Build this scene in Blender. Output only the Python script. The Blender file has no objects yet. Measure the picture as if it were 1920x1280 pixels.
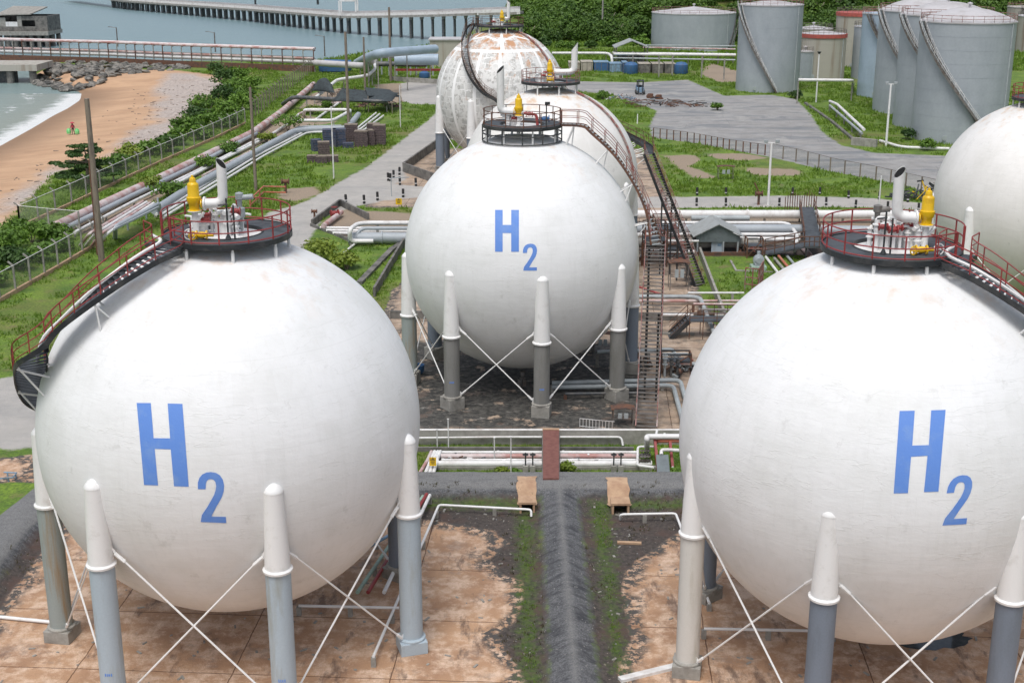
import bpy, bmesh, math, random
import numpy as np
from mathutils import Vector, Matrix, noise
from mathutils.geometry import tessellate_polygon
random.seed(7)
SC = bpy.context.scene
COL = SC.collection
PI = math.pi
# ---------------------------------------------------------------- camera
F, P, H = 2472.0, 0.297, 31.36            # focal length in px of the 1920 px photo, pitch, camera height
cd = bpy.data.cameras.new("camera"); cam = bpy.data.objects.new("camera", cd); COL.objects.link(cam)
cd.sensor_width = 36; cd.lens = F / 1920 * 36; cd.clip_start = 0.5; cd.clip_end = 6000
cam.location = (0, 0, H); cam.rotation_euler = (PI / 2 - P, 0, 0)
SC.camera = cam
# ---------------------------------------------------------------- sky and sun (bright overcast)
SUN_EL, SUN_AZ = math.radians(66), math.radians(198)
wd = bpy.data.worlds.new("World"); SC.world = wd; wd.use_nodes = True
nt = wd.node_tree; bg = nt.nodes['Background']
sk = nt.nodes.new('ShaderNodeTexSky'); sk.sky_type = 'NISHITA'; sk.sun_disc = False
sk.sun_elevation = SUN_EL; sk.sun_rotation = SUN_AZ; sk.dust_density = 4.0; sk.air_density = 1.0
hs = nt.nodes.new('ShaderNodeHueSaturation'); hs.inputs['Saturation'].default_value = 0.6
nt.links.new(sk.outputs[0], hs.inputs['Color']); nt.links.new(hs.outputs[0], bg.inputs['Color'])
bg.inputs['Strength'].default_value = 0.145
sd = bpy.data.lights.new("sun", 'SUN'); sun = bpy.data.objects.new("sun", sd); COL.objects.link(sun)
sd.energy = 1.6; sd.angle = math.radians(26); sd.color = (1.0, 0.99, 0.97)
dv = Vector((math.sin(SUN_AZ) * math.cos(SUN_EL), math.cos(SUN_AZ) * math.cos(SUN_EL), math.sin(SUN_EL)))
sun.rotation_euler = (-dv).to_track_quat('-Z', 'Y').to_euler()
SC.view_settings.view_transform = 'Standard'; SC.view_settings.look = 'None'
SC.view_settings.gamma = 1; SC.view_settings.exposure = 0.03
# ---------------------------------------------------------------- geometry helpers
CP, SP = math.cos(P), math.sin(P)
def ray(px, py):
    a = (px - 960) / F; u = (640 - py) / F
    return Vector((a, CP + u * SP, -SP + u * CP)).normalized()
def G(px, py, z=0.0):                      # the point of height z that the photo shows at a pixel
    d = ray(px, py); t = (z - H) / d.z
    return Vector((d.x * t, d.y * t, z))
def hit(px, py, c, r):                     # nearest point of a sphere on a pixel's ray
    o = Vector((0, 0, H)); d = ray(px, py); oc = o - Vector(c)
    b = oc.dot(d); q = b * b - oc.dot(oc) + r * r
    t = -b - math.sqrt(max(q, 0)); return o + d * t
def fillet(pts, rad, n=5):
    pts = [Vector(p) for p in pts]; out = [pts[0]]
    for a, b, c in zip(pts, pts[1:], pts[2:]):
        u = (a - b); v = (c - b); r = min(rad, u.length * .45, v.length * .45)
        p0 = b + u.normalized() * r; p1 = b + v.normalized() * r
        for i in range(n + 1):
            t = i / n; out.append(p0 * (1 - t) ** 2 + b * 2 * t * (1 - t) + p1 * t * t)
    out.append(pts[-1]); return out
class MB:
    def __init__(s): s.v = []; s.f = []; s.m = []
    def add(s, v, f, m=0):
        o = len(s.v); s.v += [tuple(q) for q in v]; s.f += [tuple(i + o for i in g) for g in f]; s.m += [m] * len(f); return s
    def box(s, c, sz, rz=0, m=0, axis=None):
        x, y, z = (q / 2 for q in sz); R = Matrix.Rotation(rz, 3, 'Z') if axis is None else axis
        vs = [R @ Vector((a * x, b * y, d * z)) + Vector(c) for d in (-1, 1) for a, b in ((-1, -1), (1, -1), (1, 1), (-1, 1))]
        return s.add(vs, [(3, 2, 1, 0), (4, 5, 6, 7), (0, 1, 5, 4), (1, 2, 6, 5), (2, 3, 7, 6), (3, 0, 4, 7)], m)
    def prism(s, poly, z0, z1, m=0):       # polygon seen from above, counter-clockwise
        n = len(poly); vs = [(p[0], p[1], z0) for p in poly] + [(p[0], p[1], z1) for p in poly]
        fs = [tuple(reversed(range(n))), tuple(range(n, 2 * n))] + [(i, (i + 1) % n, n + (i + 1) % n, n + i) for i in range(n)]
        return s.add(vs, fs, m)
    def bar(s, a, b, w, h=None, up=(0, 0, 1), m=0):
        a = Vector(a); b = Vector(b); d = b - a; L = d.length
        if L < 1e-6: return s
        d.normalize(); u = Vector(up); x = u.cross(d)
        if x.length < 1e-4: x = Vector((1, 0, 0)).cross(d)
        x.normalize(); z = d.cross(x); R = Matrix((x, d, z)).transposed()
        return s.box((a + b) / 2, (w, L, h or w), m=m, axis=R)
    def tube(s, pts, r, n=8, caps=True, m=0, radii=None):
        pts = [Vector(p) for p in pts]; k = len(pts); rings = []; up = None
        for i, p in enumerate(pts):
            d = (pts[min(i + 1, k - 1)] - pts[max(i - 1, 0)])
            if d.length < 1e-9: d = Vector((0, 0, 1))
            d.normalize()
            if up is None:
                up = Vector((0, 0, 1)) if abs(d.z) < .9 else Vector((0, 1, 0))
            x = up.cross(d)
            if x.length < 1e-3: x = Vector((1, 0, 0)).cross(d)
            x.normalize(); up = d.cross(x)
            rr = radii[i] if radii else r
            rings.append([p + (x * math.cos(2 * PI * j / n) + up * math.sin(2 * PI * j / n)) * rr for j in range(n)])
        vs = [q for g in rings for q in g]
        fs = [(i * n + j, i * n + (j + 1) % n, (i + 1) * n + (j + 1) % n, (i + 1) * n + j) for i in range(k - 1) for j in range(n)]
        if caps: fs += [tuple(reversed(range(n))), tuple(range((k - 1) * n, k * n))]
        return s.add(vs, fs, m)
    def lathe(s, prof, c=(0, 0, 0), n=24, m=0, axis=None):
        R = axis or Matrix.Identity(3); c = Vector(c); vs = []; k = len(prof)
        for r, z in prof:
            for j in range(n):
                a = 2 * PI * j / n; vs.append(R @ Vector((r * math.cos(a), r * math.sin(a), z)) + c)
        fs = [(i * n + j, i * n + (j + 1) % n, (i + 1) * n + (j + 1) % n, (i + 1) * n + j) for i in range(k - 1) for j in range(n)]
        loop = tuple(prof[0]) == tuple(prof[-1])
        if prof[0][0] > 1e-6 and not loop: fs.append(tuple(reversed(range(n))))
        if prof[-1][0] > 1e-6 and not loop: fs.append(tuple(range((k - 1) * n, k * n)))
        return s.add(vs, fs, m)
    def ring(s, c, r, rt, n=40, k=6, a0=0, a1=2 * PI, m=0):
        full = abs(a1 - a0 - 2 * PI) < 1e-6; c = Vector(c)
        pts = [c + Vector((math.sin(a0 + (a1 - a0) * i / n) * r, -math.cos(a0 + (a1 - a0) * i / n) * r, 0)) for i in range(n + 1)]
        return s.tube(pts, rt, k, not full, m)
    def build(s, name, mats, parent=None, smooth=False, bevel=0):
        me = bpy.data.meshes.new(name); me.from_pydata(s.v, [], s.f)
        mats = mats if isinstance(mats, (list, tuple)) else [mats]
        for q in mats: me.materials.append(q)
        if len(mats) > 1: me.polygons.foreach_set('material_index', s.m)
        if smooth:
            me.polygons.foreach_set('use_smooth', [True] * len(s.f))
            if smooth != 2 and hasattr(me, 'set_sharp_from_angle'): me.set_sharp_from_angle(angle=math.radians(40))
        me.validate(); me.update()
        o = bpy.data.objects.new(name, me); COL.objects.link(o)
        if parent is not None:
            o.parent = parent; o.matrix_parent_inverse = Matrix.Translation(parent.location).inverted() if parent.type == 'EMPTY' and parent.parent is None else Matrix.Identity(4)
        if bevel:
            b = o.modifiers.new('bevel', 'BEVEL'); b.width = bevel; b.segments = 2; b.limit_method = 'ANGLE'
        return o
def tag(o, label=None, cat=None, group=None, kind=None):
    if label: o['label'] = label
    if cat: o['category'] = cat
    if group: o['group'] = group
    if kind: o['kind'] = kind
    return o
def thing(name, label, cat, loc=(0, 0, 0), group=None):
    # Empty at the thing's base; parts are modelled in world coordinates and parented with the inverse offset
    o = bpy.data.objects.new(name, None); COL.objects.link(o); o.location = loc; o.empty_display_size = .3
    return tag(o, label, cat, group)
def kids(o): return [q for q in bpy.data.objects if q.parent == o]
def copy_tree(o, parent=None, table=None):
    c = o.copy(); COL.objects.link(c)
    if parent is not None: c.parent = parent
    for ch in (table or {}).get(o.name, ()): copy_tree(ch, c, table)
    return c
def tree_table(o):
    t = {}; 
    for q in bpy.data.objects:
        if q.parent is not None: t.setdefault(q.parent.name, []).append(q)
    return t
# ---------------------------------------------------------------- materials
def nmat(name):
    m = bpy.data.materials.new(name); m.use_nodes = True; t = m.node_tree
    return m, t, t.nodes['Principled BSDF']
def lk(t, a, b): t.links.new(a, b)
def N(t, kind, **kw):
    n = t.nodes.new(kind)
    for k, v in kw.items():
        if k.startswith('i_'):
            key = k[2:]; key = int(key) if key.isdigit() else key.replace('_', ' ')
            n.inputs[key].default_value = v
        else: setattr(n, k, v)
    return n
def mixc(t, fac, a, b, mode='MIX'):
    n = t.nodes.new('ShaderNodeMix'); n.data_type = 'RGBA'; n.blend_type = mode
    for idx, v in ((0, fac), (6, a), (7, b)):
        if isinstance(v, (int, float)): n.inputs[idx].default_value = v
        elif isinstance(v, tuple): n.inputs[idx].default_value = v if len(v) == 4 else (*v, 1)
        else: lk(t, v, n.inputs[idx])
    return n.outputs[2]
def mathn(t, op, a, b=0.0, c=None):
    n = t.nodes.new('ShaderNodeMath'); n.operation = op
    for i, v in enumerate((a, b) + ((c,) if c is not None else ())):
        if isinstance(v, (int, float)): n.inputs[i].default_value = v
        else: lk(t, v, n.inputs[i])
    return n.outputs[0]
def ramp(t, x, lo, hi, a=0.0, b=1.0):
    n = t.nodes.new('ShaderNodeMapRange'); lk(t, x, n.inputs[0])
    for i, v in ((1, lo), (2, hi), (3, a), (4, b)): n.inputs[i].default_value = v
    return n.outputs[0]
def coords(t, sc=(1, 1, 1), world=True):
    g = N(t, 'ShaderNodeNewGeometry') if world else N(t, 'ShaderNodeTexCoord')
    mp = N(t, 'ShaderNodeMapping'); mp.inputs['Scale'].default_value = sc
    lk(t, g.outputs['Position' if world else 'Object'], mp.inputs['Vector']); return mp.outputs[0]
def noi(t, vec, sc, det=4, rough=.6):
    n = N(t, 'ShaderNodeTexNoise', i_Scale=sc, i_Detail=det, i_Roughness=rough); lk(t, vec, n.inputs['Vector']); return n.outputs[0]
def bump(t, b, h, strength=.3, dist=.02):
    n = N(t, 'ShaderNodeBump', i_Strength=strength, i_Distance=dist); lk(t, h, n.inputs['Height']); lk(t, n.outputs[0], b.inputs['Normal'])
def paint(name, c, c2=None, rough=.5, metal=0, sc=1.5, lo=.45, hi=.65, bmp=.15, stretch=(1, 1, 1), fine=.12):
    """painted or bare surface: base colour, patches of a second colour, fine tone variation"""
    m, t, b = nmat(name); v = coords(t, stretch)
    n1 = noi(t, v, sc, 5, .65); base = mixc(t, ramp(t, n1, lo, hi), c, c2 or tuple(q * .8 for q in c))
    n2 = noi(t, coords(t), sc * 9, 3); base = mixc(t, fine, base, mixc(t, n2, (.1, .1, .1), (1, 1, 1)), 'OVERLAY')
    lk(t, base, b.inputs['Base Color']); b.inputs['Roughness'].default_value = rough; b.inputs['Metallic'].default_value = metal
    if bmp: bump(t, b, n2, bmp, .02)
    return m
M = {}
M['white'] = paint('white_paint', (.80, .80, .79), (.62, .61, .58), .45, lo=.55, hi=.8)
M['pipe_white'] = paint('chalky_white_pipe_paint', (.74, .74, .73), (.45, .40, .37), .55, lo=.5, hi=.8, sc=.8)
M['pipe_pink'] = paint('faded_pink_pipe_paint', (.58, .50, .49), (.42, .22, .20), .6, lo=.42, hi=.62, sc=.5)
M['pipe_grey'] = paint('grey_pipe_paint', (.38, .42, .43), (.25, .27, .28), .5, lo=.45, hi=.7, sc=.5)
M['pipe_dark'] = paint('dark_pipe_paint', (.07, .08, .09), (.16, .15, .14), .5)
M['red'] = paint('oxide_red_paint', (.30, .045, .045), (.20, .03, .03), .5)
M['orange'] = paint('faded_orange_paint', (.50, .15, .08), (.40, .2, .15), .6)
M['bore_shade'] = paint('bore_shade_black', (.004, .004, .004), (.006, .006, .006), .9, bmp=0)  # near-black colour standing in for the shade inside the vent pipes
M['yellow'] = paint('yellow_valve_paint', (.80, .50, .015), (.62, .36, .02), .35, lo=.55, hi=.75)
M['black'] = paint('black_deck_paint', (.022, .026, .03), (.06, .06, .06), .5)
M['deckplate'] = paint('dark_deck_plate', (.075, .085, .095), (.035, .04, .045), .55)
M['steel'] = paint('weathered_steel', (.20, .19, .18), (.12, .09, .07), .55, .3)
M['rust'] = paint('rusty_steel', (.16, .075, .045), (.07, .05, .045), .8, sc=2)
M['rustred'] = paint('faded_red_steel', (.26, .09, .075), (.30, .25, .23), .7, sc=2, lo=.45, hi=.6)
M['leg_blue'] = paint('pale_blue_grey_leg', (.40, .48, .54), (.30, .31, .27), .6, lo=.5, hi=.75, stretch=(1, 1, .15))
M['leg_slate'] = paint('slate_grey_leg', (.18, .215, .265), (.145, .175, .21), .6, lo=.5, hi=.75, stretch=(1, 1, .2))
M['leg_conc'] = paint('concrete_grey_leg', (.22, .22, .21), (.16, .16, .145), .75, lo=.45, hi=.7, stretch=(1, 1, .15))
M['leg_white'] = paint('chalk_white_leg', (.62, .61, .57), (.5, .48, .42), .6, lo=.5, hi=.7, stretch=(1, 1, .15))
M['leg_stain'] = paint('rust_streaked_leg', (.30, .34, .33), (.30, .22, .13), .65, lo=.52, hi=.66, stretch=(1.2, 1.2, .08))
M['conc'] = paint('concrete', (.34, .33, .30), (.20, .19, .17), .85, sc=1.2, lo=.4, hi=.7, bmp=.3)
M['conc_dark'] = paint('stained_concrete', (.20, .19, .175), (.08, .08, .075), .85, sc=.9, lo=.4, hi=.65, bmp=.3)
M['conc_tan'] = paint('tan_cement', (.50, .34, .22), (.36, .22, .14), .85, sc=1.5, lo=.4, hi=.7, bmp=.4)
M['brick'] = paint('brown_walkway', (.20, .085, .07), (.15, .06, .05), .8, sc=3)
M['wood'] = paint('grey_timber', (.24, .20, .16), (.15, .12, .10), .85, sc=3, stretch=(1, 1, .2))
M['tank'] = paint('silver_grey_tank_paint', (.37, .405, .435), (.31, .345, .375), .5, sc=.35, lo=.4, hi=.7, stretch=(1, 1, .5), bmp=.05)
M['tank_blue'] = paint('pale_blue_tank_paint', (.36, .45, .54), (.31, .39, .46), .5, sc=.3, stretch=(1, 1, .5))
M['tank_old'] = paint('streaked_cream_tank', (.42, .40, .35), (.22, .15, .10), .65, sc=.6, lo=.5, hi=.72, stretch=(1, 1, .05))
M['tank_roof'] = paint('pale_tank_roof', (.50, .49, .50), (.40, .385, .38), .6, sc=.3)
M['roof_red'] = paint('red_tank_rim', (.45, .10, .08), (.3, .08, .07), .6)
M['bluebox'] = paint('blue_paint', (.04, .13, .30), (.06, .10, .18), .6, sc=2)
M['bluelight'] = paint('pale_blue_paint', (.22, .35, .48), (.15, .2, .26), .5)
M['beige'] = paint('beige_paint', (.42, .38, .32), (.33, .29, .24), .7)
M['netting'] = paint('dark_shade_netting', (.05, .065, .07), (.03, .035, .04), .9, sc=2)
M['teal'] = paint('teal_tarp', (.04, .32, .30), None, .6)
M['palegreen'] = paint('pale_green_machine_paint', (.32, .46, .38), (.25, .3, .25), .6)
M['brickpile'] = paint('purple_brown_crate', (.16, .12, .12), (.07, .055, .06), .85, sc=4, lo=.4, hi=.6, stretch=(1, 1, 3))
M['brickpile_blue'] = paint('dark_blue_crate', (.05, .07, .12), (.12, .11, .13), .8, sc=3)
M['bollard'] = paint('black_bollard', (.02, .02, .02), None, .6)
M['grey_metal'] = paint('slate_sheet_metal', (.16, .19, .20), (.12, .14, .15), .5)
M['roofgrey'] = paint('grey_roof_sheet', (.34, .36, .36), (.28, .29, .28), .6)
M['rock'] = paint('rock', (.24, .225, .20), (.06, .06, .055), .9, sc=.5, lo=.42, hi=.6, bmp=.4)
M['blue_letter'] = paint('blue_lettering', (.12, .265, .68), (.17, .31, .66), .6, sc=1.2, lo=.5, hi=.7, fine=.05, bmp=.3)
M['skin'] = paint('skin', (.30, .16, .10), None, .6)
M['cloth_dark'] = paint('dark_clothes', (.03, .03, .04), None, .9)
M['cloth_red'] = paint('red_cloth', (.45, .06, .09), None, .9)
M['green_bag'] = paint('green_bag', (.12, .55, .16), (.35, .7, .35), .6, sc=3)
def shell_mat(name, c, dirt, rusty=.4):
    m, t, b = nmat(name); v = coords(t, (1, 1, 1))
    tc = N(t, 'ShaderNodeTexCoord'); ob = tc.outputs['Object']; sx = N(t, 'ShaderNodeSeparateXYZ'); lk(t, ob, sx.inputs[0])
    big = noi(t, v, .35, 5, .6); base = mixc(t, ramp(t, big, .45, .75), c, dirt)
    # spray-foam wrinkles, long horizontal
    vs = coords(t, (.55, .55, 1.7)); wr = noi(t, vs, 1.5, 6, .6); wl = mathn(t, 'ABSOLUTE', mathn(t, 'SUBTRACT', noi(t, coords(t, (.22, .22, 1.1)), .8, 4, .55), .5)); line = ramp(t, wl, .0, .007, 1, 0); fine = noi(t, v, 9, 3, .6)
    vv = coords(t, (2.5, 2.5, .15)); streak = noi(t, vv, 1.3, 4, .6)
    base = mixc(t, mathn(t, 'MULTIPLY', ramp(t, streak, .5, .72), .16), base, tuple(q * .82 for q in dirt))
    # square panels, barely visible
    az = mathn(t, 'ARCTAN2', sx.outputs[1], sx.outputs[0]); cb = N(t, 'ShaderNodeCombineXYZ')
    lk(t, mathn(t, 'MULTIPLY', az, 8.5), cb.inputs[0]); lk(t, sx.outputs[2], cb.inputs[1])
    br = N(t, 'ShaderNodeTexBrick', i_Scale=1.0); br.inputs['Mortar Size'].default_value = .012; br.inputs['Mortar Smooth'].default_value = .8
    br.inputs['Brick Width'].default_value = 1.9; br.inputs['Row Height'].default_value = 1.15
    br.inputs['Color1'].default_value = (1, 1, 1, 1); br.inputs['Color2'].default_value = (.93, .93, .92, 1); br.inputs['Mortar'].default_value = (.86, .86, .84, 1)
    lk(t, cb.outputs[0], br.inputs['Vector'])
    base = mixc(t, .42, base, br.outputs[0], 'MULTIPLY')
    sm = mathn(t, 'FRACT', mathn(t, 'MULTIPLY', sx.outputs[2], .30)); base = mixc(t, mathn(t, 'MULTIPLY', ramp(t, mathn(t, 'ABSOLUTE', mathn(t, 'SUBTRACT', sm, .5)), .0, .008, 1, 0), .13), base, (.45, .45, .43))
    drip = noi(t, coords(t, (1.6, 1.6, .09)), 1.6, 5, .7); base = mixc(t, mathn(t, 'MULTIPLY', mathn(t, 'MULTIPLY', ramp(t, drip, .56, .70), ramp(t, sx.outputs[2], 3.0, 7.6)), .30), base, (.55, .50, .42))
    base = mixc(t, mathn(t, 'MULTIPLY', line, .10), base, (.40, .40, .38))
    # scuffs high up and rust streaks just under the platform
    sc = noi(t, coords(t, (1, 1, 1)), .8, 8, .75); scm = mathn(t, 'MULTIPLY', ramp(t, sc, .60, .68), .34)
    base = mixc(t, scm, base, (.48, .48, .46))
    topm = ramp(t, sx.outputs[2], 5.6, 7.9); rs = noi(t, coords(t, (1, 1, .35)), 1.1, 5, .6)
    rm = mathn(t, 'MULTIPLY', mathn(t, 'MULTIPLY', ramp(t, rs, .5, .7), topm), rusty)
    base = mixc(t, rm, base, (.62, .40, .22))
    lk(t, base, b.inputs['Base Color']); b.inputs['Roughness'].default_value = .55
    hgt = mathn(t, 'ADD', mathn(t, 'MULTIPLY', wr, 1.0), mathn(t, 'MULTIPLY', fine, .25)); hgt = mathn(t, 'ADD', hgt, mathn(t, 'MULTIPLY', line, .22))
    bump(t, b, hgt, .38, .05)
    return m
M['shell'] = shell_mat('white_foam_shell', (.83, .84, .845), (.74, .75, .74))
M['shell_b'] = shell_mat('white_shell_stained', (.80, .79, .77), (.72, .71, .68), .9)
def patch_mat():
    m, t, b = nmat('patched_shell_with_white_strips'); tc = N(t, 'ShaderNodeTexCoord'); sx = N(t, 'ShaderNodeSeparateXYZ'); lk(t, tc.outputs['Object'], sx.inputs[0])
    az = mathn(t, 'ARCTAN2', sx.outputs[1], sx.outputs[0]); el = mathn(t, 'ARCSINE', mathn(t, 'DIVIDE', sx.outputs[2], 9.1))
    cb = N(t, 'ShaderNodeCombineXYZ'); lk(t, mathn(t, 'MULTIPLY', az, 9.1), cb.inputs[0]); lk(t, mathn(t, 'MULTIPLY', el, 9.1), cb.inputs[1])
    br = N(t, 'ShaderNodeTexBrick', i_Scale=1.0); br.inputs['Mortar Size'].default_value = .13; br.inputs['Mortar Smooth'].default_value = .9
    br.inputs['Brick Width'].default_value = 1.25; br.inputs['Row Height'].default_value = .95; br.offset = .3
    br.inputs['Color1'].default_value = (.46, .465, .45, 1); br.inputs['Color2'].default_value = (.66, .66, .64, 1); br.inputs['Mortar'].default_value = (.80, .80, .79, 1)
    nv = N(t, 'ShaderNodeTexNoise', i_Scale=.7, i_Detail=4); lk(t, coords(t), nv.inputs['Vector']); sv = N(t, 'ShaderNodeVectorMath', operation='SCALE'); sv.inputs['Scale'].default_value = .9; lk(t, nv.outputs['Color'], sv.inputs[0]); av = N(t, 'ShaderNodeVectorMath', operation='ADD'); lk(t, cb.outputs[0], av.inputs[0]); lk(t, sv.outputs[0], av.inputs[1]); lk(t, av.outputs[0], br.inputs['Vector'])
    v = coords(t); n1 = noi(t, v, .9, 6, .7); base = mixc(t, ramp(t, n1, .46, .56), br.outputs[0], (.72, .72, .70))
    n3 = noi(t, v, 1.6, 5, .7); base = mixc(t, mathn(t, 'MULTIPLY', ramp(t, n3, .54, .62), .8), base, (.34, .33, .31))
    n2 = noi(t, coords(t, (1, 1, .6)), .55, 6, .7)
    thr = ramp(t, sx.outputs[2], 1.5, 8.6, .64, .43)
    rm = mathn(t, 'SUBTRACT', n2, thr); base = mixc(t, ramp(t, rm, 0, .12, 0, .9), base, (.50, .24, .10))
    # white strips: meridians below the ring at 45 degrees, ring, and fewer meridians above
    def band(x, w):  # distance to nearest integer
        fr = mathn(t, 'ABSOLUTE', mathn(t, 'SUBTRACT', mathn(t, 'FRACT', mathn(t, 'ADD', x, .5)), .5)); return mathn(t, 'LESS_THAN', fr, w)
    cosel = mathn(t, 'COSINE', el)
    low = mathn(t, 'MULTIPLY', band(mathn(t, 'MULTIPLY', az, 16 / (2 * PI)), .07), mathn(t, 'LESS_THAN', el, .80))
    hi = mathn(t, 'MULTIPLY', band(mathn(t, 'ADD', mathn(t, 'MULTIPLY', az, 6 / (2 * PI)), .45), .045), mathn(t, 'GREATER_THAN', el, .80))
    r1 = mathn(t, 'LESS_THAN', mathn(t, 'ABSOLUTE', mathn(t, 'SUBTRACT', el, .80)), .028)
    zz = mathn(t, 'ABSOLUTE', mathn(t, 'SUBTRACT', mathn(t, 'ADD', el, mathn(t, 'MULTIPLY', mathn(t, 'ABSOLUTE', mathn(t, 'SUBTRACT', mathn(t, 'FRACT', mathn(t, 'MULTIPLY', az, 6 / (2 * PI))), .5)), -.25)), 1.02))
    r2 = mathn(t, 'LESS_THAN', zz, .022)
    allb = mathn(t, 'MAXIMUM', mathn(t, 'MAXIMUM', low, hi), mathn(t, 'MAXIMUM', r1, r2))
    base = mixc(t, allb, base, (.90, .90, .89))
    lk(t, base, b.inputs['Base Color']); b.inputs['Roughness'].default_value = .6; bump(t, b, n3, .3, .05)
    return m
M['patched'] = patch_mat()
def leaf_mat(name, a, c):
    m, t, b = nmat(name); g = N(t, 'ShaderNodeNewGeometry'); n1 = noi(t, coords(t), .35, 3)
    oi = N(t, 'ShaderNodeObjectInfo'); f = mathn(t, 'MULTIPLY', mathn(t, 'ADD', mathn(t, 'ADD', g.outputs['Random Per Island'], ramp(t, n1, .35, .65)), oi.outputs['Random']), .34)
    base = mixc(t, f, a, c); lk(t, base, b.inputs['Base Color']); b.inputs['Roughness'].default_value = .6
    tr = N(t, 'ShaderNodeBsdfTranslucent'); lk(t, base, tr.inputs[0]); mx = N(t, 'ShaderNodeMixShader'); mx.inputs[0].default_value = .25
    lk(t, b.outputs[0], mx.inputs[1]); lk(t, tr.outputs[0], mx.inputs[2]); lk(t, mx.outputs[0], t.nodes['Material Output'].inputs[0]); return m
M['leaf'] = leaf_mat('green_leaves', (.045, .11, .015), (.18, .32, .035))
M['leaf_dark'] = leaf_mat('dark_green_leaves', (.018, .055, .012), (.08, .16, .025))
M['leaf_lime'] = leaf_mat('yellow_green_leaves', (.12, .20, .02), (.26, .32, .04))
M['blade'] = leaf_mat('grass_blades', (.075, .16, .015), (.22, .34, .035))
M['blade_dry'] = leaf_mat('brown_weed_blades', (.07, .045, .025), (.10, .11, .03))
def mesh_mat(name, col, alpha, scale):
    m, t, b = nmat(name); v = coords(t, (1, 1, 1)); tr = N(t, 'ShaderNodeBsdfTransparent'); mx = N(t, 'ShaderNodeMixShader')
    b.inputs['Base Color'].default_value = (*col, 1); n = noi(t, v, scale, 1)
    lk(t, ramp(t, n, .2, .8, alpha * .8, alpha * 1.2), mx.inputs[0]); lk(t, tr.outputs[0], mx.inputs[1]); lk(t, b.outputs[0], mx.inputs[2])
    lk(t, mx.outputs[0], t.nodes['Material Output'].inputs[0]); return m
M['wire'] = mesh_mat('chain_link_mesh', (.30, .31, .28), .22, 3)
# ================================================================ TERRAIN
SEA = -2.2
def gp(pts, z=0.0): return np.array([G(x, y, z)[:2] for x, y in pts])
def sdf(poly, X, Y):                       # signed distance, positive inside
    d = np.full(X.shape, 1e18); ins = np.zeros(X.shape, bool); n = len(poly)
    for i in range(n):
        x0, y0 = poly[i]; x1, y1 = poly[(i + 1) % n]
        ex, ey = x1 - x0, y1 - y0; L = ex * ex + ey * ey + 1e-12
        t = np.clip(((X - x0) * ex + (Y - y0) * ey) / L, 0, 1)
        d = np.minimum(d, (X - x0 - t * ex) ** 2 + (Y - y0 - t * ey) ** 2)
        c = ((y0 > Y) != (y1 > Y)) & (X < (x1 - x0) * (Y - y0) / ((y1 - y0) if y1 != y0 else 1e-9) + x0)
        ins ^= c
    return np.where(ins, 1, -1) * np.sqrt(d)
def lined(pts, X, Y):                      # distance to a polyline
    d = np.full(X.shape, 1e18)
    for (x0, y0), (x1, y1) in zip(pts, pts[1:]):
        ex, ey = x1 - x0, y1 - y0; L = ex * ex + ey * ey + 1e-12
        t = np.clip(((X - x0) * ex + (Y - y0) * ey) / L, 0, 1)
        d = np.minimum(d, (X - x0 - t * ex) ** 2 + (Y - y0 - t * ey) ** 2)
    return np.sqrt(d)
LAND = np.vstack([gp([(-300, 400), (-120, 322), (0, 274), (60, 241), (100, 217), (128, 203), (150, 188), (153, 176), (142, 166), (105, 158), (75, 150), (62, 140), (62, 129),
                      (200, 126), (330, 126), (590, 128), (670, 114), (760, 104), (850, 90), (880, 62), (975, 22), (1000, -8)], SEA),
                  np.array([(60, 1500), (3500, 3500), (3500, -300), (-900, -300), (-330, 60)])])
VEG = np.vstack([gp([(-300, 520), (0, 425), (28, 397), (75, 352), (105, 322), (180, 300), (222, 290), (285, 262), (330, 245), (352, 222), (372, 197), (412, 176), (424, 160), (420, 143), (330, 132), (150, 128), (60, 125), (-200, 100)]),
                 np.array([(-400, 600), (-900, 600), (-900, 60)])])
PEB = gp([(190, 296), (240, 262), (290, 225), (290, 190), (300, 150), (330, 136), (425, 148), (425, 165), (375, 200), (345, 240), (285, 264)])
PEB2 = gp([(-60, 440), (0, 380), (60, 335), (110, 300), (120, 325), (60, 370), (20, 410)])
ROADS = [np.array([(-47, 88), (-39, 92), (-31.5, 100), (-30.5, 150), (-22, 150), (-22.5, 79.5), (-60, 77)]),
         gp([(470, 445), (500, 400), (560, 383), (600, 365), (628, 346), (690, 312), (742, 272), (800, 228), (835, 196), (775, 196), (752, 188), (752, 155), (850, 150), (875, 200), (875, 262), (818, 262), (757, 310), (762, 336), (738, 345), (795, 350), (830, 350), (830, 370), (790, 370), (720, 376), (655, 390), (590, 412), (566, 440), (560, 475), (480, 475)]),
         gp([(830, 352), (830, 372), (1180, 390), (1240, 390), (1500, 388), (1640, 389), (1760, 396), (1990, 412), (2500, 440), (2500, 420), (1990, 395), (1760, 384), (1640, 372), (1500, 367), (1300, 369), (1180, 370)]),
         gp([(1090, 153), (1200, 155), (1290, 150), (1358, 180), (1445, 178), (1492, 186), (1520, 215), (1540, 246), (1575, 272), (1640, 287), (1765, 292), (2300, 300), (2300, 372), (1760, 372), (1700, 347), (1560, 322), (1440, 294), (1300, 268), (1222, 258), (1218, 235), (1232, 208), (1192, 194), (1150, 178), (1095, 172), (1060, 170), (1060, 153)])]
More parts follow.
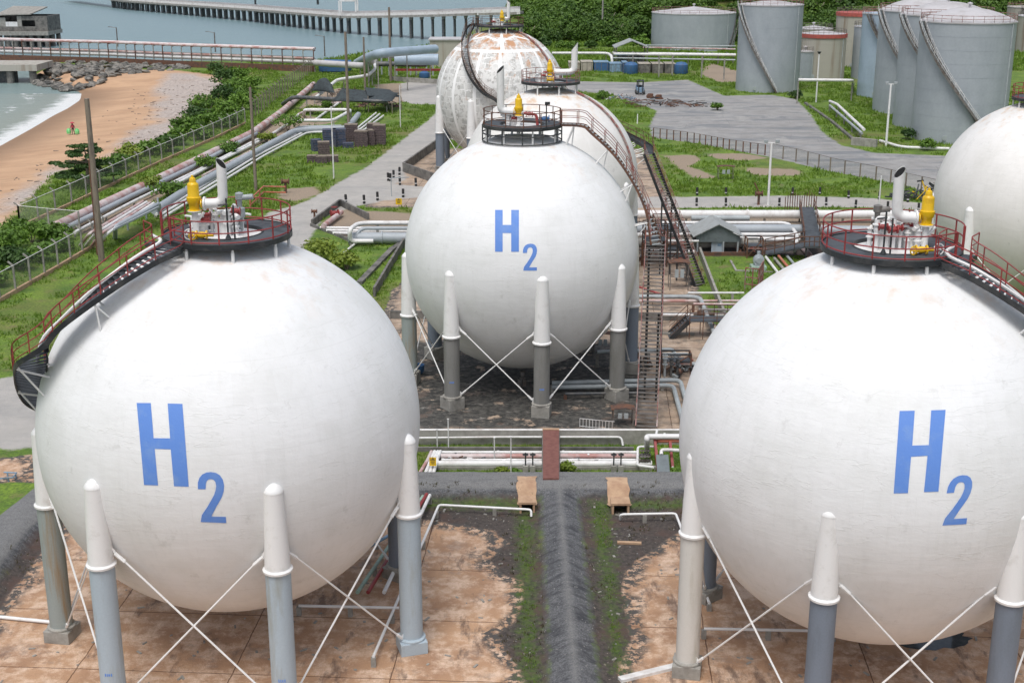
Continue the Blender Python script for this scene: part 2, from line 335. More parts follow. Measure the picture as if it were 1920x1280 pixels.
CONCS = [np.vstack([np.array([(-25.6, 20), (-25.0, 69), (-20, 69.5)]), gp([(775, 972), (830, 978), (930, 995), (955, 1018), (915, 1050), (950, 1078), (984, 1090), (986, 1125), (968, 1165), (935, 1185), (950, 1225), (978, 1250), (982, 1285), (985, 1700)])]),
         np.vstack([gp([(1160, 1700), (1157, 1280), (1160, 1238), (1185, 1195), (1168, 1130), (1165, 1075), (1205, 1042), (1235, 1022), (1290, 985)]), np.array([(14, 69.5), (40, 69.5), (40, 20)])]),
         np.array([(-11.2, 80), (-11.2, 118), (-8, 134), (17.6, 134), (17.2, 100), (15.4, 80)]),
         np.array([(16.4, 80), (16.2, 100), (22, 100), (45, 100), (45, 80)]),
         gp([(-60, 870), (70, 850), (72, 905), (-60, 905)]), np.array([(-18, 158), (-18, 205), (20, 205), (20, 134), (-9, 134), (-9, 158)])]
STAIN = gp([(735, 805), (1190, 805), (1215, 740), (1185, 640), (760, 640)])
DIRT = [np.array([(-26.4, 20), (-26.4, 71), (-.6, 72), (1.8, 72), (1.8, 20)]), np.array([(3.7, 20), (3.7, 72), (34, 72), (34, 20)]), gp([(1330, 118), (1365, 128), (1440, 150), (1350, 155), (1315, 140)]),
        gp([(1245, 292), (1300, 290), (1315, 300), (1290, 312), (1320, 322), (1345, 334), (1300, 334), (1270, 312)]), gp([(1320, 288), (1400, 288), (1440, 296), (1400, 302), (1345, 298)]), gp([(1395, 314), (1500, 318), (1500, 330), (1410, 328)]), gp([(530, 355), (590, 350), (600, 362), (560, 378), (520, 372)]), gp([(700, 158), (760, 156), (760, 192), (720, 195)]), gp([(1180, 393), (1820, 398), (1820, 476), (1180, 482)]), gp([(600, 420), (640, 392), (770, 400), (770, 452), (650, 452)]), gp([(120, 432), (330, 322), (420, 280), (420, 300), (300, 372), (190, 440)]), gp([(430, 270), (520, 225), (560, 215), (640, 228), (560, 240), (450, 290)]), gp([(585, 175), (640, 165), (640, 195), (560, 205)])]
MOSS = [np.array([(.7, 20), (.35, 70.5), (1.05, 70.5), (1.35, 20)]), np.array([(4.7, 52), (4.6, 70.5), (5.5, 70.5), (5.0, 52)]), np.array([(-24, 69.9), (-24, 70.5), (1, 70.5), (1, 69.7)]), np.array([(5, 69.7), (5, 70.5), (22, 70.5), (22, 69.9)])]
BERM = [[(2.75, 10), (2.75, 72.3)], [(-27.5, 10), (-27.5, 66), (-26.5, 72.3), (40, 72.3)]]
FOOT = [(30, 395), (75, 352), (105, 322)]
def axis_grid(lo, a, b, hi, st, gr):
    g = list(np.arange(a, b + st / 2, st)); s = st
    x = g[-1]
    while x < hi: s *= gr; x += s; g.append(x)
    s = st; x = g[0]; pre = []
    while x > lo: s *= gr; x -= s; pre.append(x)
    return np.array(pre[::-1] + g)
gx = axis_grid(-2500, -30, 24, 3000, .42, 1.022); gy = axis_grid(15, 42, 96, 3000, .42, 1.016)
XX, YY = np.meshgrid(gx, gy)
def smooth(x): x = np.clip(x, 0, 1); return x * x * (3 - 2 * x)
def vnoise(x, y, s, seed=0):
    x = x / s + seed * 17.3; y = y / s + seed * 9.1; xi = np.floor(x); yi = np.floor(y); fx = smooth(x - xi); fy = smooth(y - yi)
    def h(a, b): q = np.sin(a * 127.1 + b * 311.7) * 43758.5453; return q - np.floor(q)
    return (h(xi, yi) * (1 - fx) + h(xi + 1, yi) * fx) * (1 - fy) + (h(xi, yi + 1) * (1 - fx) + h(xi + 1, yi + 1) * fx) * fy
def height(X, Y):
    dl = sdf(LAND, X, Y); dvg = sdf(VEG, X, Y)
    near = smooth((318 - Y) / 16) * smooth((-40 - X) / 15)
    beach = SEA + np.clip(dl, -30, 200) * .085; beach = np.where(dl > 0, np.minimum(beach, 0), beach)
    beach = np.where(dvg > 0, np.minimum(beach, -.12 - .04 * np.minimum(dvg, 10)), beach * 1.0)
    beach = np.where(dvg <= 0, np.maximum(beach, np.minimum(0, -.12 + dvg * .0)) if False else np.maximum(beach, 0 * beach - .0), beach)
    steep = SEA + np.clip(dl, -8, 50) * .7; steep = np.minimum(steep, 0)
    z = beach * near + steep * (1 - near); z = np.where((dvg <= 0) & (near > .5), 0, z)
    hill = 55 * smooth((Y - 425 - 14 * vnoise(X, Y, 60, 3)) / 260) * smooth((X - 2) / 60) * (.75 + .5 * vnoise(X, Y, 90, 5))
    z = z + hill
    b1 = .68 * np.clip((1.45 - np.sqrt(lined(BERM[0], X, Y) ** 2 + .03)) / 1.3, 0, 1); b2 = .85 * smooth((2.1 - lined(BERM[1], X, Y)) / 1.3)
    b1 = np.where(Y > 72.3, 0, b1)
    z = z + np.maximum(b1, b2)
    z = z + .05 * (vnoise(X, Y, 1.1, 1) - .5) * smooth(np.maximum(b1, b2) * 3)
    return z
ZZ = height(XX, YY)
R_ = np.max([sdf(p, XX, YY) for p in ROADS], axis=0)
C_ = np.max([sdf(p, XX, YY) for p in CONCS], axis=0)
D_ = np.max([sdf(p, XX, YY) for p in DIRT], axis=0)
MO = np.max([sdf(p, XX, YY) for p in MOSS], axis=0)
BR = np.maximum(np.where(YY < 73.5, 1.1 - lined(BERM[0], XX, YY), -9), 1.55 - lined(BERM[1], XX, YY))
SA = np.where(YY < 345, sdf(VEG, XX, YY), -9); PB = np.maximum(sdf(PEB, XX, YY), sdf(PEB2, XX, YY)); ST = sdf(STAIN, XX, YY)
FLAT = R_ * 0
def enc(a): return np.clip(a / 16 + .5, 0, 1)
A1 = np.stack([enc(R_), enc(C_), enc(D_), enc(BR)], -1).reshape(-1, 4); A2 = np.stack([enc(SA), enc(PB), enc(ST), enc(MO)], -1).reshape(-1, 4)
def ground_mat():
    m, t, b = nmat('site_ground'); v = coords(t)
    def attr(n):
        a = N(t, 'ShaderNodeAttribute', attribute_name=n); s = N(t, 'ShaderNodeSeparateColor'); lk(t, a.outputs['Color'], s.inputs[0]); return s.outputs[0], s.outputs[1], s.outputs[2], a.outputs['Alpha']
    r, c, d, be = attr('zone_a'); sa, pb, stn, mo = attr('zone_b')
    e1 = noi(t, v, .55, 6, .7); e2 = noi(t, v, 2.2, 5, .7)
    def mask(x, amp, wd=.25, n=None, off=0.0):
        x = mathn(t, 'MULTIPLY', mathn(t, 'SUBTRACT', x, .5), 16.0)
        return ramp(t, mathn(t, 'ADD', x, mathn(t, 'MULTIPLY', mathn(t, 'SUBTRACT', n or e1, .5), amp)), -wd + off, wd + off)
    big = noi(t, v, .06, 5, .6); mid = noi(t, v, .35, 5, .65); hi = noi(t, v, 4.5, 4, .7); vhi = noi(t, v, 16, 3, .7)
    # grass
    g = mixc(t, ramp(t, mid, .38, .62), (.085, .165, .018), (.20, .31, .030)); g = mixc(t, ramp(t, big, .52, .66), g, (.20, .185, .055))
    g = mixc(t, ramp(t, hi, .40, .68), g, (.05, .095, .015)); g = mixc(t, mathn(t, 'MULTIPLY', ramp(t, e1, .55, .66), .75), g, (.19, .16, .07))
    # dark soil between slabs and berms
    so = mixc(t, ramp(t, hi, .35, .65), (.035, .030, .028), (.095, .078, .068)); so = mixc(t, ramp(t, noi(t, v, 7, 2, .5), .66, .72), so, (.30, .26, .22))
    so = mixc(t, ramp(t, mid, .5, .6), so, (.085, .055, .045)); tand = mixc(t, ramp(t, hi, .35, .7), (.36, .27, .19), (.22, .19, .15))
    sepy = N(t, 'ShaderNodeSeparateXYZ'); lk(t, v, sepy.inputs[0]); so = mixc(t, ramp(t, sepy.outputs[1], 136, 150), so, tand)
    base = mixc(t, mask(d, 2.6), g, so)
    # brown water-stained concrete slabs
    cc = mixc(t, ramp(t, mid, .36, .64), (.56, .345, .205), (.38, .22, .13)); cc = mixc(t, ramp(t, noi(t, v, .9, 7, .75), .45, .62), cc, (.76, .57, .43))
    cc = mixc(t, mathn(t, 'MULTIPLY', ramp(t, noi(t, coords(t, (1, .35, 1)), .7, 7, .75), .55, .64), .85), cc, (.15, .095, .07))
    cc = mixc(t, mathn(t, 'MULTIPLY', ramp(t, vhi, .3, .7), .35), cc, (.25, .16, .11))
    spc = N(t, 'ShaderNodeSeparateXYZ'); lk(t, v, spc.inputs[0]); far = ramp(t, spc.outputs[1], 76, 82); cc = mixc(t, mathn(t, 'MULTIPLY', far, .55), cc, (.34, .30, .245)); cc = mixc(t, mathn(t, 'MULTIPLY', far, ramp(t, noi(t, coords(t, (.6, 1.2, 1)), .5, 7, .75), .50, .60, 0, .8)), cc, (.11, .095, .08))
    br = N(t, 'ShaderNodeTexBrick', i_Scale=1.0); br.inputs['Mortar Size'].default_value = .03; br.inputs['Brick Width'].default_value = 7.1; br.inputs['Row Height'].default_value = 5.3; br.offset = 0
    for k in ('Color1', 'Color2'): br.inputs[k].default_value = (1, 1, 1, 1)
    br.inputs['Mortar'].default_value = (.34, .28, .24, 1)
    mp = N(t, 'ShaderNodeMapping'); mp.inputs['Rotation'].default_value = (0, 0, .06); mp.inputs['Location'].default_value = (1.3, 1.9, 0); lk(t, v, mp.inputs[0])
    wob = N(t, 'ShaderNodeVectorMath', operation='ADD'); lk(t, mp.outputs[0], wob.inputs[0]); nn = N(t, 'ShaderNodeTexNoise', i_Scale=1.2, i_Detail=4); lk(t, v, nn.inputs['Vector'])
    vm = N(t, 'ShaderNodeVectorMath', operation='SCALE'); vm.inputs['Scale'].default_value = .12; lk(t, nn.outputs['Color'], vm.inputs[0]); lk(t, vm.outputs[0], wob.inputs[1]); lk(t, wob.outputs[0], br.inputs['Vector'])
    cc = mixc(t, 1.0, cc, br.outputs[0], 'MULTIPLY')
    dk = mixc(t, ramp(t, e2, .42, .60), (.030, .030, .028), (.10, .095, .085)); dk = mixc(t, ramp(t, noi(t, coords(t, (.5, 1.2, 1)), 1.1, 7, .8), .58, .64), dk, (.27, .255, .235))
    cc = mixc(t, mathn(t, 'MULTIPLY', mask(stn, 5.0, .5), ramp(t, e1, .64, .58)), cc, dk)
    damp = mathn(t, 'MULTIPLY', ramp(t, noi(t, v, .42, 7, .72), .56, .62), mask(c, 1.0, .3, None, .5)); cc = mixc(t, mathn(t, 'MULTIPLY', damp, .4), cc, (.20, .13, .095))
    edge = mathn(t, 'MULTIPLY', mathn(t, 'SUBTRACT', 1.0, mask(c, 3.5, .25, None, .9)), ramp(t, e2, .45, .52)); cc = mixc(t, edge, cc, (.075, .07, .065))
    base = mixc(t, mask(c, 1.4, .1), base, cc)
    # asphalt
    ra = mixc(t, ramp(t, mid, .35, .65), (.27, .265, .255), (.36, .355, .35)); ra = mixc(t, ramp(t, noi(t, coords(t, (.22, 1, 1)), .22, 7, .75), .50, .58), ra, (.19, .205, .22))
    ra = mixc(t, mathn(t, 'MULTIPLY', ramp(t, hi, .35, .65), .35), ra, (.20, .19, .18)); ra = mixc(t, mathn(t, 'MULTIPLY', ramp(t, noi(t, v, .11, 6, .7), .55, .62), .6), ra, (.40, .39, .37))
    vo = N(t, 'ShaderNodeTexVoronoi', feature='DISTANCE_TO_EDGE', i_Scale=.16); lk(t, wob.outputs[0], vo.inputs['Vector']); ra = mixc(t, ramp(t, vo.outputs[0], .002, .008, .28, 0), ra, (.09, .09, .085))
    lt = mathn(t, 'MAXIMUM', ramp(t, spc.outputs[0], 15, 9), ramp(t, spc.outputs[1], 180, 172)); ra = mixc(t, mathn(t, 'MULTIPLY', lt, .6), ra, mixc(t, ramp(t, e1, .4, .6), (.42, .40, .37), (.50, .47, .43)))
    base = mixc(t, mask(r, 1.8, .2), base, ra)
    # moss strips, gravel berms
    base = mixc(t, mathn(t, 'MULTIPLY', mask(mo, 3.0, .4, e2, .0), .85), base, mixc(t, ramp(t, hi, .35, .65), (.035, .075, .012), (.09, .14, .02)))
    gr = mixc(t, ramp(t, noi(t, v, 11, 3, .8), .3, .7), (.035, .037, .042), (.21, .215, .225)); gr = mixc(t, ramp(t, noi(t, coords(t, (.5, 1.6, 1)), 1.6, 5, .7), .45, .65), gr, (.045, .048, .055))
    zt = N(t, 'ShaderNodeMapRange'); lk(t, sepy.outputs[2], zt.inputs[0]); zt.inputs[1].default_value = .55; zt.inputs[2].default_value = .68
    gr = mixc(t, mathn(t, 'MULTIPLY', zt.outputs[0], ramp(t, vhi, .35, .6, .2, .9)), gr, (.22, .22, .215)); base = mixc(t, mask(be, .7, .2, e2), base, gr)
    # beach
    snd = mixc(t, ramp(t, noi(t, coords(t, (.7, 1.3, 1)), .12, 6, .65), .4, .62), (.56, .36, .22), (.46, .285, .17)); pbl = mixc(t, ramp(t, noi(t, v, 2.0, 4, .8), .35, .6), (.24, .20, .18), (.55, .48, .43))
    snd = mixc(t, mask(pb, 14, 2.0, big), snd, pbl); snd = mixc(t, mathn(t, 'MULTIPLY', ramp(t, noi(t, v, 1.3, 5, .8), .68, .72), .8), snd, (.12, .09, .07))
    wet = ramp(t, sepy.outputs[2], SEA + .15, SEA + .9, 1, 0); snd = mixc(t, mathn(t, 'MULTIPLY', ramp(t, noi(t, coords(t, (.25, 1.6, 1)), .45, 6, .7), .55, .62), .5), snd, (.33, .21, .13)); snd = mixc(t, mathn(t, 'MULTIPLY', wet, .85), snd, (.24, .15, .09))
    base = mixc(t, mask(sa, 4, .6), base, snd)
    sepx = sepy.outputs[1]
    lk(t, base, b.inputs['Base Color']); lk(t, mathn(t, 'SUBTRACT', .85, mathn(t, 'MULTIPLY', damp, .45)), b.inputs['Roughness'])
    bump(t, b, mathn(t, 'ADD', hi, vhi), .5, .06); return m
GM = ground_mat()
nx, ny = len(gx), len(gy); V = np.stack([XX, YY, ZZ], -1).reshape(-1, 3)
ii = np.arange(nx * ny).reshape(ny, nx); Q = np.stack([ii[:-1, :-1], ii[:-1, 1:], ii[1:, 1:], ii[1:, :-1]], -1).reshape(-1, 4)
def fmean(A): return (A[:-1, :-1] + A[:-1, 1:] + A[1:, 1:] + A[1:, :-1]).reshape(-1) / 4
zone = np.zeros(len(Q), int); fr, fc, fb, fs, fh = map(fmean, (R_, C_, BR, SA, ZZ)); fx, fy = fmean(XX), fmean(YY)
zone[fc > 0] = 2; zone[fr > 0] = 1; zone[fs > 0] = 4; zone[fb > 0] = 3; zone[(fx > 0) & (fy > 425)] = 5
for k, nm in enumerate(('ground', 'road', 'concrete_apron', 'gravel_berm', 'beach', 'hill')):
    f = Q[zone == k]; u, inv = np.unique(f, return_inverse=True); inv = inv.reshape(f.shape)
    me = bpy.data.meshes.new(nm); me.vertices.add(len(u)); me.vertices.foreach_set('co', V[u].ravel().astype(np.float32))
    me.loops.add(len(f) * 4); me.loops.foreach_set('vertex_index', inv.ravel().astype(np.int32)); me.polygons.add(len(f))
    me.polygons.foreach_set('loop_start', np.arange(len(f), dtype=np.int32) * 4); me.polygons.foreach_set('loop_total', np.full(len(f), 4, np.int32))
    me.update(calc_edges=True); me.polygons.foreach_set('use_smooth', [True] * len(f))
    for an, A in (('zone_a', A1), ('zone_b', A2)):
        at = me.attributes.new(an, 'FLOAT_COLOR', 'POINT'); at.data.foreach_set('color', A[u].ravel().astype(np.float32))
    me.materials.append(GM); o = bpy.data.objects.new(nm, me); COL.objects.link(o); o['kind'] = 'structure'
# ---- sea
def sea_mat():
    m, t, b = nmat('sea_water'); v = coords(t); sp = N(t, 'ShaderNodeSeparateXYZ'); lk(t, v, sp.inputs[0])
    a = N(t, 'ShaderNodeAttribute', attribute_name='shore'); d = mathn(t, 'MULTIPLY', a.outputs['Fac'], 100.0)
    n1 = noi(t, coords(t, (.5, 1.6, 1)), .35, 5, .65); n2 = noi(t, coords(t, (.8, 1, 1)), .25, 5, .7)
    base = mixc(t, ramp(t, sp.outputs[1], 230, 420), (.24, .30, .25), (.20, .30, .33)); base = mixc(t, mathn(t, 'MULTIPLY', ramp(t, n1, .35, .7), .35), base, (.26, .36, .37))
    nr = mathn(t, 'LESS_THAN', sp.outputs[1], 300)
    fo = ramp(t, mathn(t, 'ADD', d, mathn(t, 'MULTIPLY', mathn(t, 'SUBTRACT', n2, .5), 9.0)), 2.2, 5.0, 1, 0)
    l2 = mathn(t, 'ADD', d, mathn(t, 'MULTIPLY', mathn(t, 'SUBTRACT', n2, .5), 16.0)); fb = mathn(t, 'MULTIPLY', ramp(t, mathn(t, 'ABSOLUTE', mathn(t, 'SUBTRACT', l2, 11.0)), .3, 1.0, 1, 0), ramp(t, n1, .5, .6)); fo2 = mathn(t, 'MULTIPLY', mathn(t, 'MAXIMUM', fo, fb), nr); base = mixc(t, fo2, base, (.85, .86, .84))
    sh = mathn(t, 'MULTIPLY', ramp(t, d, 0, 25, .6, 0), nr); base = mixc(t, mathn(t, 'MULTIPLY', sh, mathn(t, 'SUBTRACT', 1.0, fo2)), base, (.34, .33, .26))
    lk(t, base, b.inputs['Base Color']); b.inputs['Roughness'].default_value = .25; b.inputs['Specular IOR Level'].default_value = .4
    bump(t, b, mathn(t, 'ADD', n1, noi(t, coords(t, (.6, 1.5, 1)), 1.2, 4, .7)), .6, .25); return m
sx_ = axis_grid(-4000, -140, -40, 3000, 2.0, 1.03); sy_ = axis_grid(60, 180, 330, 5000, 2.0, 1.03)
SX, SY = np.meshgrid(sx_, sy_); sd_ = np.clip(-sdf(LAND, SX, SY), 0, 100) / 100
iq = np.arange(len(sx_) * len(sy_)).reshape(len(sy_), len(sx_)); q4 = np.stack([iq[:-1, :-1], iq[:-1, 1:], iq[1:, 1:], iq[1:, :-1]], -1).reshape(-1, 4)
me = bpy.data.meshes.new('sea'); me.from_pydata(np.stack([SX, SY, SX * 0 + SEA], -1).reshape(-1, 3).tolist(), [], q4.tolist())
at = me.attributes.new('shore', 'FLOAT', 'POINT'); at.data.foreach_set('value', sd_.ravel().astype(np.float32)); me.materials.append(sea_mat())
o = bpy.data.objects.new('sea', me); COL.objects.link(o); o['kind'] = 'structure'
def gz(x, y): return float(height(np.array([x]), np.array([y]))[0])
# ================================================================ SPHERICAL TANKS
def resample(pts, step):
    pts = [Vector(p) for p in pts]; out = [pts[0]]; acc = 0
    for a, b in zip(pts, pts[1:]):
        L = (b - a).length; s = step - acc
        while s <= L: out.append(a.lerp(b, s / L)); s += step
        acc = (L - (s - step))
    return out
def catmull(pts, n=8):
    p = [Vector(q) for q in pts]; p = [p[0] * 2 - p[1]] + p + [p[-1] * 2 - p[-2]]; out = []
    for i in range(1, len(p) - 2):
        for k in range(n):
            t = k / n; a, b, c, d = p[i - 1], p[i], p[i + 1], p[i + 2]
            out.append(.5 * ((2 * b) + (c - a) * t + (2 * a - 5 * b + 4 * c - d) * t * t + (3 * b - a - 3 * c + d) * t ** 3))
    out.append(p[-2]); return out
def stairs(root, pts, centre=None, rail=M['red'], string_m=M['black'], width=.8, name='staircase', smooth_path=True, brackets=0, R=8.5, flip=1, sh=.34, top_bar=True, mid=(.55,), tread_m=None, struts=0):
    path = catmull(pts) if smooth_path else [Vector(p) for p in pts]
    ps = resample(path, .30); n = len(ps); side = []
    for i in range(n):
        d = ps[min(i + 1, n - 1)] - ps[max(i - 1, 0)]; d.z = 0
        if d.length < 1e-4: d = Vector((1, 0, 0))
        d.normalize(); side.append(Vector((d.y, -d.x, 0)) * flip)
    for i in range(2): side = [(side[max(j - 1, 0)] + side[j] + side[min(j + 1, n - 1)]).normalized() for j in range(n)]
    tr = MB(); 
    for i in range(n):
        f = Vector((-side[i].y, side[i].x, 0)); tr.box(ps[i], (width, .24, .035), axis=Matrix((side[i], f, Vector((0, 0, 1)))).transposed())
    st = tr.build(name, tread_m or M['deckplate'], root)
    if top_bar and centre is not None and width > 1.2: MB().tube([p + s * width * .25 * flip + Vector((0, 0, .32)) for p, s in zip(ps, side)][:max(3, n // 2)], .07, 7).build('conduit', M['white'], st, smooth=True)
    for sg in (-1, 1):
        e = [p + s * sg * width * .52 for p, s in zip(ps, side)]
        sb = MB()
        for a, b in zip(e[::1], e[1::1]): sb.bar(a, b + (b - a) * .04, .06, sh)
        sb.build('stringer', string_m, st)
        rb = MB()
        rr = .028
        rb.tube([p + Vector((0, 0, 1.0)) for p in e], rr, 5)
        for q in mid: rb.tube([p + Vector((0, 0, q)) for p in e], rr * .8, 5)
        for i in range(0, n, 4): rb.tube([e[i] - Vector((0, 0, .05)), e[i] + Vector((0, 0, 1.0))], rr, 5)
        rb.build('handrail', rail, st)
    if centre is not None and brackets:
        c = Vector(centre)
        for i in range(3, n - 1, brackets):
            bb = MB()
            for sg in (-1, 1):
                p = ps[i] + side[i] * sg * width * .5 - Vector((0, 0, .15)); q = (p - c).normalized() * R + c; bb.tube([p, q], .05, 5)
            p = ps[i] + side[i] * (width * .5 if ((ps[i] + side[i]) - c).length > ((ps[i] - side[i]) - c).length else -width * .5); q = c + ((p - c).normalized() * R + Vector((0, 0, -1.0))).normalized() * R; bb.tube([p, q], .045, 5)
            bb.build('bracket', M['white'], st)
    return st
GLYPH_L_H = [[(256.2, 755), (282.6, 755.2), (288, 821), (290, 841), (296.3, 909.6), (270, 908.6)], [(288, 821), (319, 821.3), (320, 842), (290, 841)], [(314.2, 756), (342, 756.8), (353.8, 912), (326.2, 911), (320, 842), (319, 821.3)]]
T2 = [(1187, 117), (1187, 80), (1195, 52), (1212, 30), (1238, 17), (1265, 14), (1295, 19), (1320, 34), (1337, 60), (1345, 95), (1342, 130), (1332, 162), (1316, 192), (1296, 226), (1268, 281), (1355, 283), (1358, 320), (1204, 314), (1211, 272), (1245, 222), (1268, 182), (1285, 150), (1294, 122), (1297, 98), (1292, 74), (1282, 61), (1267, 56), (1252, 58), (1241, 68), (1235, 85), (1234, 117)]
GLYPH_L_2 = [(x / 3.2, 880 + y / 3.2) for x, y in T2]
def affine(src, dst):
    A = np.array([[x, y, 1] for x, y in src]); B = np.array(dst); K = np.linalg.solve(A, B); return lambda p: tuple(np.array([p[0], p[1], 1]) @ K)
s6 = lambda x, y: (1660 + x / 4.925, 740 + y / 4.923)
GLYPH_R_H = [[s6(132, 148), s6(272, 145), s6(249, 467), s6(238, 570), s6(209, 905), s6(77, 909)], [s6(249, 467), s6(402, 462), s6(390, 560), s6(238, 570)], [s6(424, 142), s6(557, 137), s6(491, 891), s6(357, 896), s6(390, 560), s6(402, 462)]]
aR = affine([(1204, 314), (1358, 320), (1262, 14)], [s6(527, 1204), s6(748, 1191), s6(708, 740)]); GLYPH_R_2 = [aR(p) for p in T2]
z7 = lambda x, y: (960 + x / 4, 300 + y / 4); z6 = lambda x, y: (480 + x / 4, 300 + y / 4)
GLYPH_C_H = [[z6(1793, 374), z6(1850, 374), z6(1850, 487), z6(1850, 548), z6(1850, 688), z6(1793, 688)], [z6(1850, 487), z7(-6, 487), z7(-6, 548), z6(1850, 548)], [z7(-6, 374), z7(52, 374), z7(52, 688), z7(-6, 688), z7(-6, 548), z7(-6, 487)]]
aC = affine([(1204, 314), (1358, 320), (1268, 14)], [z7(84, 829), z7(187, 829), z7(140, 627)]); GLYPH_C_2 = [aC(p) for p in T2]
def letter(polys, c, R, name, parent):
    bm = bmesh.new()
    for poly in polys:
        tr = tessellate_polygon([[Vector((x, y, 0)) for x, y in poly]]); vs = [bm.verts.new((x, y, 0)) for x, y in poly]
        for a in tr:
            try: bm.faces.new([vs[i] for i in a])
            except ValueError: pass
    bmesh.ops.remove_doubles(bm, verts=bm.verts, dist=.2)
    bmesh.ops.triangulate(bm, faces=bm.faces)
    for _ in range(6):
        es = [e for e in bm.edges if e.calc_length() > 9]
        if not es: break
        bmesh.ops.subdivide_edges(bm, edges=es, cuts=1); bmesh.ops.triangulate(bm, faces=bm.faces)
    for v in bm.verts: v.co = (hit(v.co.x, v.co.y, c, R + .012) - Vector(c))
    bmesh.ops.recalc_face_normals(bm, faces=bm.faces)
    for f in bm.faces:
        if f.normal.dot(f.calc_center_median()) < 0: f.normal_flip()
    me = bpy.data.meshes.new(name); bm.to_mesh(me); bm.free(); me.materials.append(M['blue_letter'])
    o = bpy.data.objects.new(name, me); COL.objects.link(o); o.parent = parent; return o
def wheel(mb, c, r, axis, tr=.03, sp=4):
    R = Vector(axis).normalized().to_track_quat('Z', 'Y').to_matrix(); c = Vector(c)
    mb.tube([c + R @ Vector((math.cos(2 * PI * i / 16) * r, math.sin(2 * PI * i / 16) * r, 0)) for i in range(17)], tr, 6, False)
    for k in range(sp):
        a = 2 * PI * k / sp; mb.tube([c, c + R @ Vector((math.cos(a) * r, math.sin(a) * r, 0))], tr * .7, 5)
    mb.tube([c - R @ Vector((0, 0, .12)), c + R @ Vector((0, 0, .12))], tr * 1.3, 6)
def valve(mb, c, ax, r):                   # flanged valve body along ax
    R = Vector(ax).normalized().to_track_quat('Z', 'Y').to_matrix()
    mb.lathe([(r * .6, -r * 1.6), (r * 1.3, -r * 1.6), (r * 1.3, -r * 1.25), (r * .6, -r * 1.2), (r * .9, -r * .5), (r * .9, r * .5), (r * .6, r * 1.2), (r * 1.3, r * 1.25), (r * 1.3, r * 1.6), (r * .6, r * 1.6)], c, 14, axis=R)
def kids_of(root, i):
    return [o for o in bpy.data.objects if o.parent == root and o.name.split('.')[0] == 'leg'][i]
